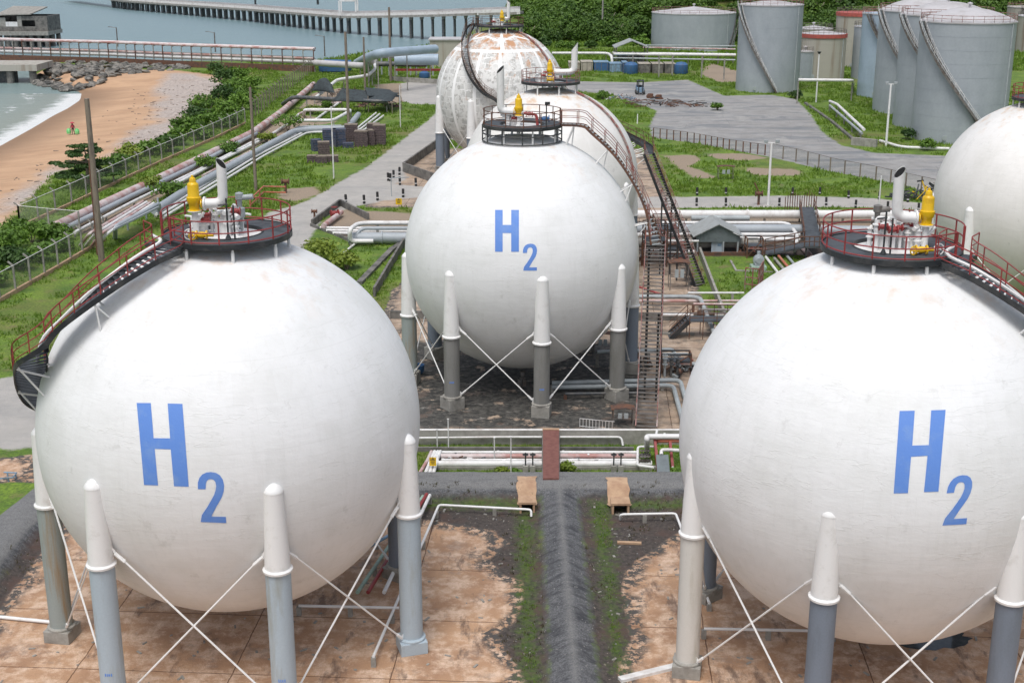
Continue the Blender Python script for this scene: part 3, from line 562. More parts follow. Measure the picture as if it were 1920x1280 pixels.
def sphere_tank(label, c, R, nlegs, phase, rho=.985, legmats=None, shell=M['shell'], deck_dx=0, deck_z=None, deck_r=2.72, collar=None, rail=M['red'], gap=None, base_h=.6, glyphs=None, sleeve_top=.04, equipment='near', group='white spherical gas tanks on legs', skirt=False, braces=True, legrad=.52):
    cx, cy, cz = c; root = thing('spherical_gas_tank', label, 'gas tank', (cx, cy, 0), group)
    s = MB(); nlat, nlon = 96, 160; prof = [(R * math.sin(PI * i / nlat), -R * math.cos(PI * i / nlat)) for i in range(nlat + 1)]; prof[0] = (0, -R); prof[-1] = (0, R)
    s.lathe(prof, (0, 0, 0), nlon); sh = s.build('shell', shell, root, smooth=2); sh.location = c
    if glyphs:
        letter(glyphs[0], c, R, 'letter_h', sh); letter([glyphs[1]], c, R, 'numeral_two', sh)
    collar = collar if collar is not None else cz * .655
    tops = []
    for i in range(nlegs):
        a = phase + 2 * PI * i / nlegs; lx = cx + rho * R * math.sin(a); ly = cy - rho * R * math.cos(a)
        lm = (legmats or {}).get(i, (legmats or {}).get('all', M['leg_blue'])); tops.append((lx, ly, a))
        leg = MB().lathe([(legrad, base_h), (legrad, collar + .02)], (lx, ly, 0), 28).build('leg', lm, root, smooth=True)
        # fireproofed sleeve, tapering up and capped by a rounded cone that runs into the shell
        ht = cz + R * (.02 + sleeve_top); k = 10; pr = [(legrad * 1.0, collar), (legrad * 1.17, collar), (legrad * 1.19, collar + .09), (legrad * 1.02, collar + .16)]
        zt = ht - .55
        pr += [(legrad * (1.02 - .27 * j / 6), collar + .16 + (zt - collar - .16) * j / 6) for j in range(1, 7)]
        sl = MB().lathe(pr, (lx, ly, 0), 28).build('sleeve', M['white'], leg, smooth=True)
        cp = [(legrad * .77, zt - .02), (legrad * .77, zt + .02), (legrad * .64, zt + .14), (legrad * .42, zt + .27), (legrad * .16, zt + .35), (0, zt + .37)]
        MB().lathe(cp, (lx, ly, 0), 24).build('cap', M['white'], leg, smooth=True)
        ft = MB(); ft.box((lx, ly, base_h / 2 - .01), (1.25 if legrad > .4 else 1, 1.25, base_h), rz=-a)
        ft.lathe([(legrad * 1.25, base_h - .02), (legrad * 1.25, base_h + .09), (legrad, base_h + .12)], (lx, ly, 0), 20); ft.build('footing', M['conc'] if lm is not M['leg_blue'] else M['leg_blue'], leg, bevel=.03)
        if i in (0, 1) and glyphs and legrad > .4:   # small blue stencilled patch low on the leg
            pass
    if braces and legrad > .4 and glyphs:
        for i in (0, 1):
            x, y, a = tops[i]; m = MB(); z0_ = base_h + (1.35 if cz > 10 else 1.2)
            for k, (dx, w_, h_) in enumerate(((-.12, .05, .13), (-.04, .04, .13), (.04, .06, .11), (.13, .05, .13))): m.box((x + dx + (.0), y - math.sqrt(max(legrad ** 2 - dx ** 2, 0)) - .006, z0_), (w_, .01, h_))
            m.build('stencil_mark', M['blue_letter'], kids_of(root, i))
    if braces:
        for i in range(nlegs):
            a, b = tops[i], tops[(i + 1) % nlegs]
            pa = Vector((a[0], a[1], 0)); pb = Vector((b[0], b[1], 0)); d = (pb - pa).normalized()
            for (p, q, sg, off) in ((pa, pb, 1, .0), (pb, pa, -1, .05)):
                o = Vector((-d.y, d.x, 0)) * off
                t0 = p + d * sg * legrad * 1.25 + Vector((0, 0, collar + .55)) + o; t1 = q - d * sg * legrad * 1.2 + Vector((0, 0, base_h + .22)) + o
                bm_ = MB().tube([t0, t1], .045, 6)
                for e, f in ((t0, -1), (t1, 1)):
                    g = e + d * sg * f * .28; bm_.add([e + Vector((0, 0, .12)) + o * 0, e - Vector((0, 0, .12)), g + Vector((0, 0, .05 - .3 * f)), g + Vector((0, 0, .45 if f < 0 else .3))] , [(0, 1, 2, 3)])
                bm_.tube([t0 - d * sg * .05, t0 + (t1 - t0).normalized() * .5], .085, 6); bm_.tube([t1, t1 + (t0 - t1).normalized() * .4], .075, 6)
                bm_.build('brace_rod', M['white'], root)
    # ---- platform
    dz = deck_z or cz + R + .2; dc = (cx + deck_dx, cy, dz)
    pf = MB(); pf.lathe([(deck_r * .56, -.02), (deck_r * .56, .03), (deck_r - .02, .03), (deck_r - .02, -.02), (deck_r * .56, -.02)], dc, 56)
    pf = pf.build('platform', M['deckplate'], root)
    MB().lathe([(deck_r, -.17), (deck_r + .05, -.17), (deck_r + .05, .06), (deck_r, .06), (deck_r, -.17)], dc, 56).build('rim', M['black'], pf)
    MB().lathe([(0, -.06), (deck_r * .545, -.10), (deck_r * .545, -.14), (0, -.12)], dc, 48).build('centre_plate', M['pipe_white'] if glyphs else M['pipe_grey'], pf)
    MB().lathe([(deck_r * .55, -.15), (deck_r * .57, -.15), (deck_r * .57, .06), (deck_r * .55, .06), (deck_r * .55, -.15)], dc, 48).build('rim', M['black'], pf)
    for i in range(8):
        a = 2 * PI * (i + .35) / 8; x = dc[0] + math.sin(a) * (deck_r - .12); y = dc[1] - math.cos(a) * (deck_r - .12)
        rr2 = (x - cx) ** 2 + (y - cy) ** 2; z0 = cz + math.sqrt(max(R * R - rr2, 0)) - .05; m_ = (z0 + dz) / 2
        MB().tube([(x, y, dz - .1), (x, y, m_ + .05)], .055, 8).tube([(x, y, m_ + .08), (x, y, z0)], .075, 8).build('support_post', M['white'], pf)
    # railing with a gap for the stairs
    g0, g1 = gap if gap else (0, .001); rb = MB(); a0, a1 = g1, g0 + 2 * PI
    for h_ in (1.05, .55, .14): rb.ring((dc[0], dc[1], dz + h_), deck_r + .0, .03, 56, 6, a0, a1)
    npst = 13
    for i in range(npst + 1):
        a = a0 + (a1 - a0) * i / npst; x = dc[0] + math.sin(a) * deck_r; y = dc[1] - math.cos(a) * deck_r; rb.tube([(x, y, dz - .15), (x, y, dz + 1.05)], .036 if i not in (0, npst) else .06, 6)
    rb.build('railing', rail, pf)
    if skirt:
        sk_ = MB(); zz = cz + math.sqrt(R * R - (deck_r + .05) ** 2) + .12
        for q in (zz, (zz + dz) / 2): sk_.ring((dc[0], dc[1], q), deck_r + .05, .05, 56, 6)
        for i in range(12):
            a = 2 * PI * i / 12; x = dc[0] + math.sin(a) * (deck_r + .05); y = dc[1] - math.cos(a) * (deck_r + .05); sk_.tube([(x, y, zz), (x, y, dz)], .045, 6)
        sk_.build('lower_guard_ring', M['black'], pf)
    return root, dc
def vent(root, base, side, up=1.9, r=.2, mat=None, reach=1.25, cut=1):
    """relief valve with a J-shaped vent pipe; side = +1 pipe leaves to the right"""
    bx, by, bz = base; v = MB(); k = 1.0
    v.lathe([(.29, 0), (.29, .06), (.22, .08), (.22, .3), (.27, .36), (.29, .46), (.31, .54), (.31, .62), (.27, .63), (.25, .68), (.245, 1.14), (.23, 1.2), (.155, 1.26), (.14, 1.38), (.12, 1.44), (.06, 1.47), (.05, 1.56), (0, 1.57)], base, 20)
    v.lathe([(.1, 0), (.19, 0), (.19, .05), (.1, .06)], (bx + side * .30, by, bz + .33), 16, axis=Matrix.Rotation(side * PI / 2, 3, 'Y'))
    rv = v.build('relief_valve', M['yellow'], root, smooth=True)
    st = MB().lathe([(.14, -1.2), (.14, 0), (.3, 0), (.3, .04)], base, 14); st.tube([(bx - .4, by, bz - 1.0), (bx + .4, by, bz - .05)], .07, 6).build('nozzle', M['white'], rv, smooth=True)
    zz = bz + .33; p0 = (bx + side * .42, by, zz); p1 = (bx + side * reach, by, zz + .03); p2 = (bx + side * (reach + .02), by, zz + up)
    pts = fillet([p0, p1, p2], .55, 8); m = MB().tube(pts, r, 18, caps=False)
    m.lathe([(r * .9, 0), (r * 1.45, 0), (r * 1.45, .07), (r * .9, .07)], p0, 20, axis=Matrix.Rotation(side * PI / 2, 3, 'Y'))
    # slanted mouth: shear the last ring
    n0 = (len(pts) - 1) * 18
    for j in range(18):
        x, y, z = m.v[n0 + j]; m.v[n0 + j] = (x, y, z - (x - p2[0]) * side * cut * .9 + (y - p2[1]) * (.45 if cut > 0 else 0))
    vp = m.build('vent_pipe', M['white'], rv, smooth=True)
    i_ = MB(); ring = [Vector(m.v[n0 + j]) * 1.0 for j in range(18)]; cc = sum(ring, Vector()) / 18
    ring = [cc + (q - cc) * .90 - Vector((0, 0, .02)) for q in ring]; i_.add(ring, [tuple(range(18))]); i_.build('pipe_mouth', M['bore_shade'], rv)  # flat black disc paints the dark inside of the pipe
    return rv
def manifold(root, c, seed, s=1.0, dark=False):
    """the cluster of white valves, stub pipes and hand wheels inside the platform"""
    rnd = random.Random(seed); cx, cy, cz = c; w = MB()
    for k in range(7):
        x = cx + rnd.uniform(-.75, .75) * s; y = cy + rnd.uniform(-.6, .6) * s; h = rnd.uniform(.4, 1.0) * s; r = rnd.uniform(.06, .12)
        w.tube([(x, y, cz - .5), (x, y, cz + h)], r, 10); valve(w, (x, y, cz + h * .55), (0, 0, 1), r * 1.3)
        if rnd.random() < .8:
            a = rnd.uniform(0, 2 * PI); p = Vector((x, y, cz + h)); w.tube(fillet([p - Vector((0, 0, .2)), p + Vector((0, 0, .05)), p + Vector((math.cos(a), math.sin(a), 0)) * rnd.uniform(.3, .6)], .12), r * .8, 8)
    w.lathe([(.30, -.4), (.30, .25), (.42, .25), (.42, .33), (.2, .35), (.2, .6), (.3, .62), (.3, .7), (.0, .72)], (cx, cy, cz), 20)
    w.build('manifold', M['white'], root, smooth=True)
    for k in range(2):
        q = MB(); p = (cx + rnd.uniform(-.7, .7), cy - .4 + rnd.uniform(-.3, .3), cz + rnd.uniform(.2, .8)); valve(q, p, (1, 0, 0), .12); q.build('red_valve_body', M['red'], root, smooth=True)
    return
# ---- the five tanks that carry most of the picture
def az_path(c, s, L): return [(c[0] + s * math.sin(math.radians(a)) * r, c[1] - math.cos(math.radians(a)) * r, c[2] + z) for a, r, z in L]
_c = (-12.72, 56.44, 10.27); _q = []
for _px, _py, _r in ((316, 466, 9.1), (276, 489, 9.2), (229, 520, 9.25), (163, 570, 9.3), (104, 624, 9.35), (58, 684, 9.35)):
    _v = hit(_px, _py, _c, _r) - Vector(_c); _q.append((-math.degrees(math.atan2(_v.x, -_v.y)), math.hypot(_v.x, _v.y), _v.z))
STA = [(62, 2.65, 8.66)] + _q + [(96, 9.2, .7), (110, 9.25, -1.2), (124, 9.25, -3.0), (142, 9.3, -5.2), (160, 9.3, -7.5), (178, 9.3, -9.8), (181, 9.3, -10.1)]
STA_OLD = [(62, 2.75, 8.62), (59, 4.2, 8.2), (60, 5.6, 7.25), (67, 7.3, 5.75), (75, 8.5, 4.0), (84, 9.2, 2.4), (95, 9.45, .9), (108, 9.45, -.8), (124, 9.45, -2.8), (142, 9.45, -5.0), (160, 9.45, -7.3), (178, 9.45, -9.6), (182, 9.45, -10.1)]
# left
cL = (-12.72, 56.44, 10.27); RL = 8.5
tL, dL = sphere_tank('white spherical tank in front on the left, stairs down its left side, blue H2', cL, RL, 7, -.511, .994,
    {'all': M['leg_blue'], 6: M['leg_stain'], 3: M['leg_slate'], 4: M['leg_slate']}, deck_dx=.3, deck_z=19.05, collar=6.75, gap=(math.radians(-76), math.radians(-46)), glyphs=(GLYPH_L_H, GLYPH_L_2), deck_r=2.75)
stairs(tL, az_path(cL, -1, STA), cL, brackets=14, R=RL, flip=1, mid=(.62, .25), width=1.25, sh=.22)
vent(tL, (dL[0] - 1.25, dL[1] - .5, 19.05 + 1.05), 1, 1.75, .21)
manifold(tL, (dL[0] - .1, dL[1] + .1, 19.3), 3); manifold(tL, (dL[0] - 1.2, dL[1] + .3, 19.1), 8, .6)
# right
cR = (15.95, 53.67, 10.35); RR = 8.6
tR, dR = sphere_tank('white spherical tank in front on the right, stairs down its right side, blue H2', cR, RR, 7, -.472, .966,
    {'all': M['leg_slate'], 6: M['leg_white']}, deck_dx=-.15, deck_z=19.05, collar=6.75, gap=(math.radians(46), math.radians(74)), glyphs=(GLYPH_R_H, GLYPH_R_2), deck_r=2.82)
stairs(tR, az_path(cR, 1, STA), cR, brackets=14, R=RR, flip=1, mid=(.62, .25), width=1.25, sh=.22)
vent(tR, (dR[0] + 1.3, dR[1] - .2, 19.05 + .95), -1, 1.9, .22)
manifold(tR, (dR[0] - .3, dR[1] + .1, 19.3), 5); manifold(tR, (dR[0] + .8, dR[1] + .2, 19.2), 11, .7)
for (t_, d_, s_) in ((tL, dL, 1), (tR, dR, 1)):
    q = MB(); x0 = d_[0] + (.35 if t_ is tL else -.75)
    for k in (0, .28): q.tube([(x0 + k, d_[1] - 1.5, 19.1), (x0 + k, d_[1] - 1.5, 19.1 + 1.75 - k)], .04, 6)
    q.tube([(x0 - .35, d_[1] - 1.5, 20.55), (x0 + .05, d_[1] - 1.5, 20.6)], .04, 6); q.lathe([(.14, 0), (.03, .25)], (x0, d_[1] - 1.5, 19.1), 8); q.build('gauge_post', M['black'], t_)
    q = MB(); xx = d_[0] + (-.75 if t_ is tL else .75); valve(q, (xx, d_[1] - 1.6, 19.3), (1, 0, 0), .15); wheel(q, (xx - .35, d_[1] - 1.75, 19.3), .17, (.5, -1, 0)); q.tube([(xx - .3, d_[1] - 1.6, 19.3), (xx + .5, d_[1] - 1.6, 19.3)], .08, 8)
    q.build('yellow_hand_valve', M['yellow'], t_, smooth=True)
    q = MB(); wheel(q, (xx + (.75 if t_ is tR else -.55), d_[1] - 1.5, 19.3), .22, (.3, -1, .2)); q.build('hand_wheel', M['white'], t_)
    q = MB(); q.lathe([(.1, 0), (.1, .5), (.22, .55), (.22, .95), (.1, 1.0), (.12, 1.3), (.18, 1.35), (.18, 1.6), (.05, 1.65)], (d_[0] + (.5 if t_ is tL else -.55), d_[1] + .5, 19.1), 14); q.tube([(d_[0] + (.5 if t_ is tL else -.55), d_[1] + .5, 20.5), (d_[0] + (1.1 if t_ is tL else -.05), d_[1] + .5, 20.55)], .12, 10)
    q.build('pilot_valve', M['steel'] if t_ is tR else M['pipe_grey'], t_, smooth=True)
# centre
cC = (.712, 93.34, 9.6); RC = 8.45
tC, dC = sphere_tank('white spherical tank in the middle on concrete grey legs, blue H2 on it', cC, RC, 8, -.627, .982,
    {'all': M['leg_conc'], 3: M['leg_slate'], 7: M['leg_stain'], 4: M['leg_slate'], 5: M['leg_slate'], 6: M['leg_slate']}, deck_z=18.8, collar=5.17, rail=M['rust'], gap=(math.radians(80), math.radians(100)), glyphs=(GLYPH_C_H, GLYPH_C_2), deck_r=2.75, skirt=True, base_h=.85, legrad=.55)
stC = [(3.45, 93.2, 18.8), (5.0, 92.9, 18.75), (5.6, 92.8, 18.3), (7.3, 92.5, 16.7), (8.9, 92.3, 14.3), (9.9, 92.1, 11.9), (10.25, 91.6, 10.5)]
stairs(tC, stC, cC, rail=M['rustred'], string_m=M['rust'], brackets=10, R=RC, smooth_path=True, sh=.16, tread_m=M['pipe_grey'])
stairs(tC, [(10.2, 91.6, 10.5), (8.95, 82.4, .1)], rail=M['rustred'], string_m=M['pipe_pink'], name='lower_staircase', smooth_path=False, width=1.35, tread_m=M['steel'], sh=.22, mid=(.5, .1))
q = MB()
for x, y, z in ((10.8, 91.4, 10.3), (9.8, 91.9, 10.3), (10.2, 88.2, 6.4), (9.4, 88.4, 6.4)): q.bar((x, y, 0), (x, y, z), .14)
q.build('stair_support', M['black'], tC)
vent(tC, (dC[0] - .25, dC[1] - .3, 19.4), -1, 2.9, .26, cut=1); manifold(tC, (dC[0] - .6, dC[1] + .2, 18.9), 17, .7)
q = MB().tube(fillet([(dC[0] + .1, dC[1] - .3, 19.6), (dC[0] + 1.0, dC[1] - .3, 19.5), (dC[0] + 1.1, dC[1] - .4, 18.6)], .2), .1, 8); valve(q, (dC[0] + .5, dC[1] - .3, 19.55), (1, 0, 0), .15); q.build('red_bypass_pipe', M['red'], tC, smooth=True)
q = MB(); valve(q, (dC[0] + 1.6, dC[1] - .2, 19.2), (1, 0, 0), .2); q.build('blue_valve_body', M['bluebox'], tC, smooth=True)
q = MB().tube([(dC[0] + 1.65, dC[1] - 2.2, 18.8), (dC[0] + 1.65, dC[1] - 2.2, 20.5)], .045, 6).box((dC[0] + 1.72, dC[1] - 2.2, 20.5), (.35, .2, .2)); q.build('gauge_post', M['black'], tC)
# behind the centre one
cD = (3.66, 126.5, 9.3); RD = 8.45
tD, dD = sphere_tank('plain white spherical tank half hidden behind the middle one, red pipe on it', cD, RD, 8, -.6, .985, {'all': M['leg_slate']}, shell=M['shell_b'], deck_z=18.35, collar=5.2, rail=M['rustred'], gap=(math.radians(135), math.radians(158)), deck_r=2.75, legrad=.55, base_h=.8)
tb = MB().tube([Vector(cD) + Vector((math.sin(1.12) * math.cos(e), -math.cos(1.12) * math.cos(e), math.sin(e))) * (RD + .16) for e in [math.radians(72 - 4 * i) for i in range(19)]], .11, 8); tb.build('red_pipe', M['rustred'], tD, smooth=True)
vent(tD, (dD[0] - .1, dD[1] - .3, 18.9), 1, 2.4, .30, reach=2.3, cut=-1.4); manifold(tD, (dD[0] - 1, dD[1], 18.5), 21, .7)
q = MB(); valve(q, (dD[0] - .1, dD[1] - 1.6, 18.7), (1, 0, 0), .2); q.build('yellow_hand_valve', M['yellow'], tD, smooth=True)
stairs(tD, [(4.2, 129.2, 18.3), (5.0, 132.4, 16.2), (8.0, 135.6, 13.6), (11.6, 134.4, 12.2), (13.4, 130.5, 11.6), (13.2, 127, 11.4)], cD, rail=M['rust'], brackets=8, R=RD)
gE = G(1316, 537)
stairs(tD, [(13.2, 127, 11.4), (gE.x - .2, gE.y + .2, .1)], rail=M['rustred'], string_m=M['black'], name='lower_staircase', smooth_path=False, width=1.1, tread_m=M['steel'], mid=(.7, .4, .2))
q = MB()
for f_ in (.35, .65):
    for sg in (-.5, .5):
        p = Vector((13.2, 127, 11.4)).lerp(Vector((gE.x, gE.y, .1)), f_); q.bar((p.x + sg, p.y + sg * .4, 0), (p.x + sg, p.y + sg * .4, p.z), .14)
q.build('stair_support', M['black'], tD)
# farthest, patched
cE = (-1.6, 187.5, 10.2); RE = 9.1
tE, dE = sphere_tank('farthest spherical tank, grey patched panels with white strips and rusty top', cE, RE, 8, math.radians(-26), .985, {'all': M['leg_slate']}, shell=M['patched'], deck_z=19.75, collar=5.3, rail=M['rust'], gap=(math.radians(-100), math.radians(-78)), deck_r=3.2, group=None, braces=True, legrad=.62)
tb = MB().tube([Vector(cE) + Vector((math.sin(1.0) * math.cos(e), -math.cos(1.0) * math.cos(e), math.sin(e))) * (RE + .2) for e in [math.radians(72 - 4 * i) for i in range(17)]], .13, 8); tb.build('red_pipe', M['rustred'], tE, smooth=True)
vent(tE, (dE[0] + .2, dE[1] - .3, 20.3), 1, 2.4, .24, reach=.9); manifold(tE, (dE[0] - .4, dE[1], 19.9), 31, .8)
sp = [Vector((dE[0] - 3.1, dE[1] - .2, 19.7)), hit(885, 48, cE, RE + 1.0), hit(873, 75, cE, RE + .9), hit(872, 105, cE, RE + .9), hit(884, 142, cE, RE + .9), hit(905, 172, cE, RE + .9), hit(930, 188, cE, RE + 1.0), hit(945, 205, cE, RE + 1.0)]
stairs(tE, sp, cE, rail=M['rust'], brackets=10, R=RE, mid=(.6, .3))
# far right
cF = (45.6, 113.5, 9.5); RF = 8.5
tF, dF = sphere_tank('plain white spherical tank cut off by the right edge of the photo', cF, RF, 8, math.radians(-13), .985, {'all': M['leg_white']}, shell=M['shell_b'], deck_z=18.3, collar=5.3, deck_r=2.8, gap=(math.radians(80), math.radians(100)), legrad=.55)
manifold(tF, (dF[0] - .5, dF[1], 18.5), 41); vent(tF, (dF[0], dF[1] - .3, 19.2), 1)
# ================================================================ SITE OBJECTS
def solo(mb, name, mats, label, cat, group=None, smooth=False, bevel=0, kind=None):
    o = mb.build(name, mats, None, smooth=smooth, bevel=bevel); return tag(o, label, cat, group, kind)
def Gz(px, py, z=0.0): return G(px, py, z)
def pipe(label, pts, r, mat, z=.6, posts=0, name='pipeline', rad=1.0, group='pipelines', n=10, saddle=None, hoops=0):
    """pts: pixels (and heights) of the pipe's axis; posts: spacing of its supports"""
    P3 = [G(p[0], p[1], p[2] if len(p) > 2 else z) for p in pts]
    path = fillet(P3, rad); root = thing(name, label, 'pipe', (P3[0].x, P3[0].y, 0), group)
    pp = MB().tube(path, r, n).build('pipe', mat, root, smooth=True)
    if hoops:
        rs = resample(path, hoops)
        for a, b in list(zip(rs, rs[1:]))[:90]:
            d = (b - a).normalized(); MB().tube([a - d * .08, a + d * .08], r * 1.22, n).build('flange', mat, pp)
    if posts:
        for q in resample(P3, posts)[:60]:
            zg = gz(q.x, q.y)
            if q.z - r - zg > .12: MB().box((q.x, q.y, (q.z - r + zg) / 2), (.22, .22, q.z - r - zg + .02)).build('support', saddle or M['conc'], root)
    return root
def wall(label, pts, h, t=.25, mat=None, z=0.0, name='concrete_wall', cat='wall', group=None, cope=None):
    P3 = [G(p[0], p[1], z) if len(p) == 2 else Vector(p[:2]).to_3d() for p in pts]; m = MB()
    for i, (a, b) in enumerate(zip(P3, P3[1:])):
        a = Vector((a.x, a.y, 0)); b = Vector((b.x, b.y, 0)); d = (b - a).normalized()
        m.bar(a + Vector((0, 0, z + h / 2 - .1)) - d * (t / 2 - .003 * i), b + Vector((0, 0, z + h / 2 - .1)) + d * (t / 2 - .003 * i), t - .004 * i, h + .2 - .006 * i)
    return solo(m, name, mat or M['conc_dark'], label, cat, group)
# ---- pipe corridor between the front pair and the middle tank
Y1 = lambda py, z=0: G(1000, py, z).y
wall('low stained concrete wall with a white rail, behind the pipe corridor', [(610, 832), (1310, 832)], 1.0, .3, M['conc'])
wall('thin concrete kerb along the back of the ground pipes in the corridor', [(610, 846), (1185, 846)], .3, .2, M['conc_dark'], name='concrete_kerb', cat='kerb')
wall('concrete ledge in front of the thickest white corridor pipe', [(800, 880), (1240, 880)], .22, .3, M['conc'], name='concrete_ledge', cat='kerb')
pipe('thin white pipe lying on top of the corridor wall', [(600, 806, .98), (1300, 806, .98)], .08, M['pipe_white'], posts=0, rad=.4)
pipe('thin white pipe strung along the corridor wall face, bent down by the red frames', [(600, 823, .55), (930, 819, .6), (1165, 819, .6), (1168, 835, .1)], .07, M['pipe_white'], rad=.3)
for lb, y, r, mt, x0, x1 in (('white corridor pipe just behind the pink one', 848, .11, 'pipe_white', 812, 1195), ('faded pink pipe running through the corridor', 855, .17, 'pipe_pink', 822, 1195),
                             ('thin grey-white corridor pipe in front of the pink one', 862, .09, 'pipe_white', 830, 1200), ('thick chalky white corridor pipe nearest the berm', 869, .20, 'pipe_white', 820, 1222)):
    pipe(lb, [(x0, y, .35), (x1, y, .35)], r, M[mt], posts=3.0, group='pipes lying in the corridor', hoops=4.1, saddle=M['steel'])
for i, (lb, xa, xb, mt) in enumerate((('leftmost of four short pipes diving under the berm', 803, 783, 'pipe_pink'), ('second of four short pipes diving under the berm, green banded', 809, 795, 'pipe_white'), ('third of four short pipes diving under the berm', 815, 803, 'pipe_white'), ('rightmost of four short pipes diving under the berm', 820, 811, 'pipe_white'))):
    pipe(lb, [(xa + 6, 846, .5), (xa, 860, .5), (xb, 893, .45)], .11, M[mt], rad=.3, group='short pipes diving under the berm')
for i, (lb, a, b, mt) in enumerate((('red pipe with white ends beside the left tank leg', (800, 926), (690, 1110), 'red'), ('white pipe beside the red one near the left tank leg', (806, 928), (720, 1110), 'pipe_white'), ('pale green pipe left of the red one near the tank leg', (793, 930), (670, 1110), 'palegreen'))):
    pipe(lb, [(*a, .55), (*b, .45)], .10, M[mt], posts=3, group='ground pipes by the left tank')
pipe('white pipe bent square round to the left tan culvert box', [(700, 1230, .5), (823, 946, .45), (996, 955, .45), (996, 968, .1)], .07, M['white'], rad=.25, posts=4, name='bent_pipe')
pipe('white pipe bent square round to the right tan culvert box', [(1330, 1130, .4), (1267, 962, .5), (1163, 964, .5), (1163, 973, .1)], .07, M['white'], rad=.25, posts=4, name='bent_pipe')
pipe('white pipe running beside the right tank leg with a red sleeve', [(1284, 935, .5), (1330, 1100, .5)], .10, M['pipe_white'], posts=3)
pipe('thin white pipe on small feet crossing below the left tank', [(560, 1135, .5), (748, 1139, .5)], .07, M['white'], posts=2.5)
pipe('thin white pipe on small feet crossing below the right tank', [(1320, 1178, .5), (1640, 1184, .5)], .07, M['white'], posts=3)
pipe('white pipe lying on the apron left of the left tank', [(-60, 1150, .12), (100, 1166, .12)], .09, M['white'])
pipe('blue and white pipes bundle seen under the left tank', [(560, 1100, .3), (735, 1000, .4)], .09, M['bluelight'], posts=3)
# brown walkway over the corridor
a = G(1018, 806, 1.05); b = G(1048, 806, 1.05); c = G(1048, 896, .95); d = G(1018, 896, .95); root = thing('walkway_slab', 'brown brick-coloured walkway bridging the pipe corridor', 'footbridge', (a.x, a.y, 0))
m = MB(); m.add([a, b, c, d] + [q - Vector((0, 0, .15)) for q in (a, b, c, d)], [(3, 2, 1, 0), (4, 5, 6, 7), (0, 1, 5, 4), (1, 2, 6, 5), (2, 3, 7, 6), (3, 0, 4, 7)]); m.build('deck', M['brick'], root)
for p, q in ((a, d), (b, c)): MB().bar(p - Vector((0, 0, .55)), q - Vector((0, 0, .55)), .12, .78).build('side_beam', M['conc_dark'], root)
MB().box(((a.x + b.x) / 2, a.y + .12, 1.0), (b.x - a.x + .05, .22, .2)).build('end_step', M['conc_tan'], root)
# culvert boxes with cement slab poured over the berm
for lb, x0, x1, yb in (('left tan culvert box at the foot of the cross berm', 974, 1003, 962), ('right tan culvert box at the foot of the cross berm', 1147, 1180, 964)):
    a = G(x0, yb); b = G(x1, yb); w = b.x - a.x; cx = (a.x + b.x) / 2; root = thing('culvert_box', lb, 'culvert', (cx, a.y, 0), 'tan culvert boxes')
    bx = MB()
    for s in (-1, 1): bx.box((cx + s * (w / 2 - .06), a.y + .45, .27), (.12, .9, .56))
    bx.box((cx, a.y + .45, .62), (w + .1, .96, .12)); bx.build('box', M['conc_tan'], root)
    MB().box((cx, a.y + .85, .28), (w - .26, .08, .5)).build('opening_shade', M['black'], root)  # black panel painted as the shade inside the box
    rnd = random.Random(int(x0)); vs = []; nxp, nyp = 9, 12
    for j in range(nyp):
        for i in range(nxp):
            x = cx + (i / (nxp - 1) - .5) * (w + .25) * (1 + .08 * math.sin(j * 1.3)) + (rnd.uniform(-.06, .06) if i in (0, nxp - 1) else 0); y = a.y + .8 + j * .225
            vs.append((x, y, max(gz(x, y), .1) + .05 + rnd.uniform(0, .03)))
    MB().add(vs, [(j * nxp + i, j * nxp + i + 1, (j + 1) * nxp + i + 1, (j + 1) * nxp + i) for j in range(nyp - 1) for i in range(nxp - 1)]).build('cement_apron', M['conc_tan'], root, smooth=True)
solo(MB().box(G(1180, 1017, .06), (1.3, .22, .1), rz=-.08), 'timber_plank', M['conc_tan'], 'pale plank lying on the dark soil right of the gravel berm', 'plank')
a = G(1162, 1276); b = G(1285, 1246); solo(MB().bar((a.x, a.y, .06), (b.x, b.y, .06), .35, .16), 'concrete_kerb', M['pipe_white'], 'white painted kerb running to the foot of the white leg', 'kerb')
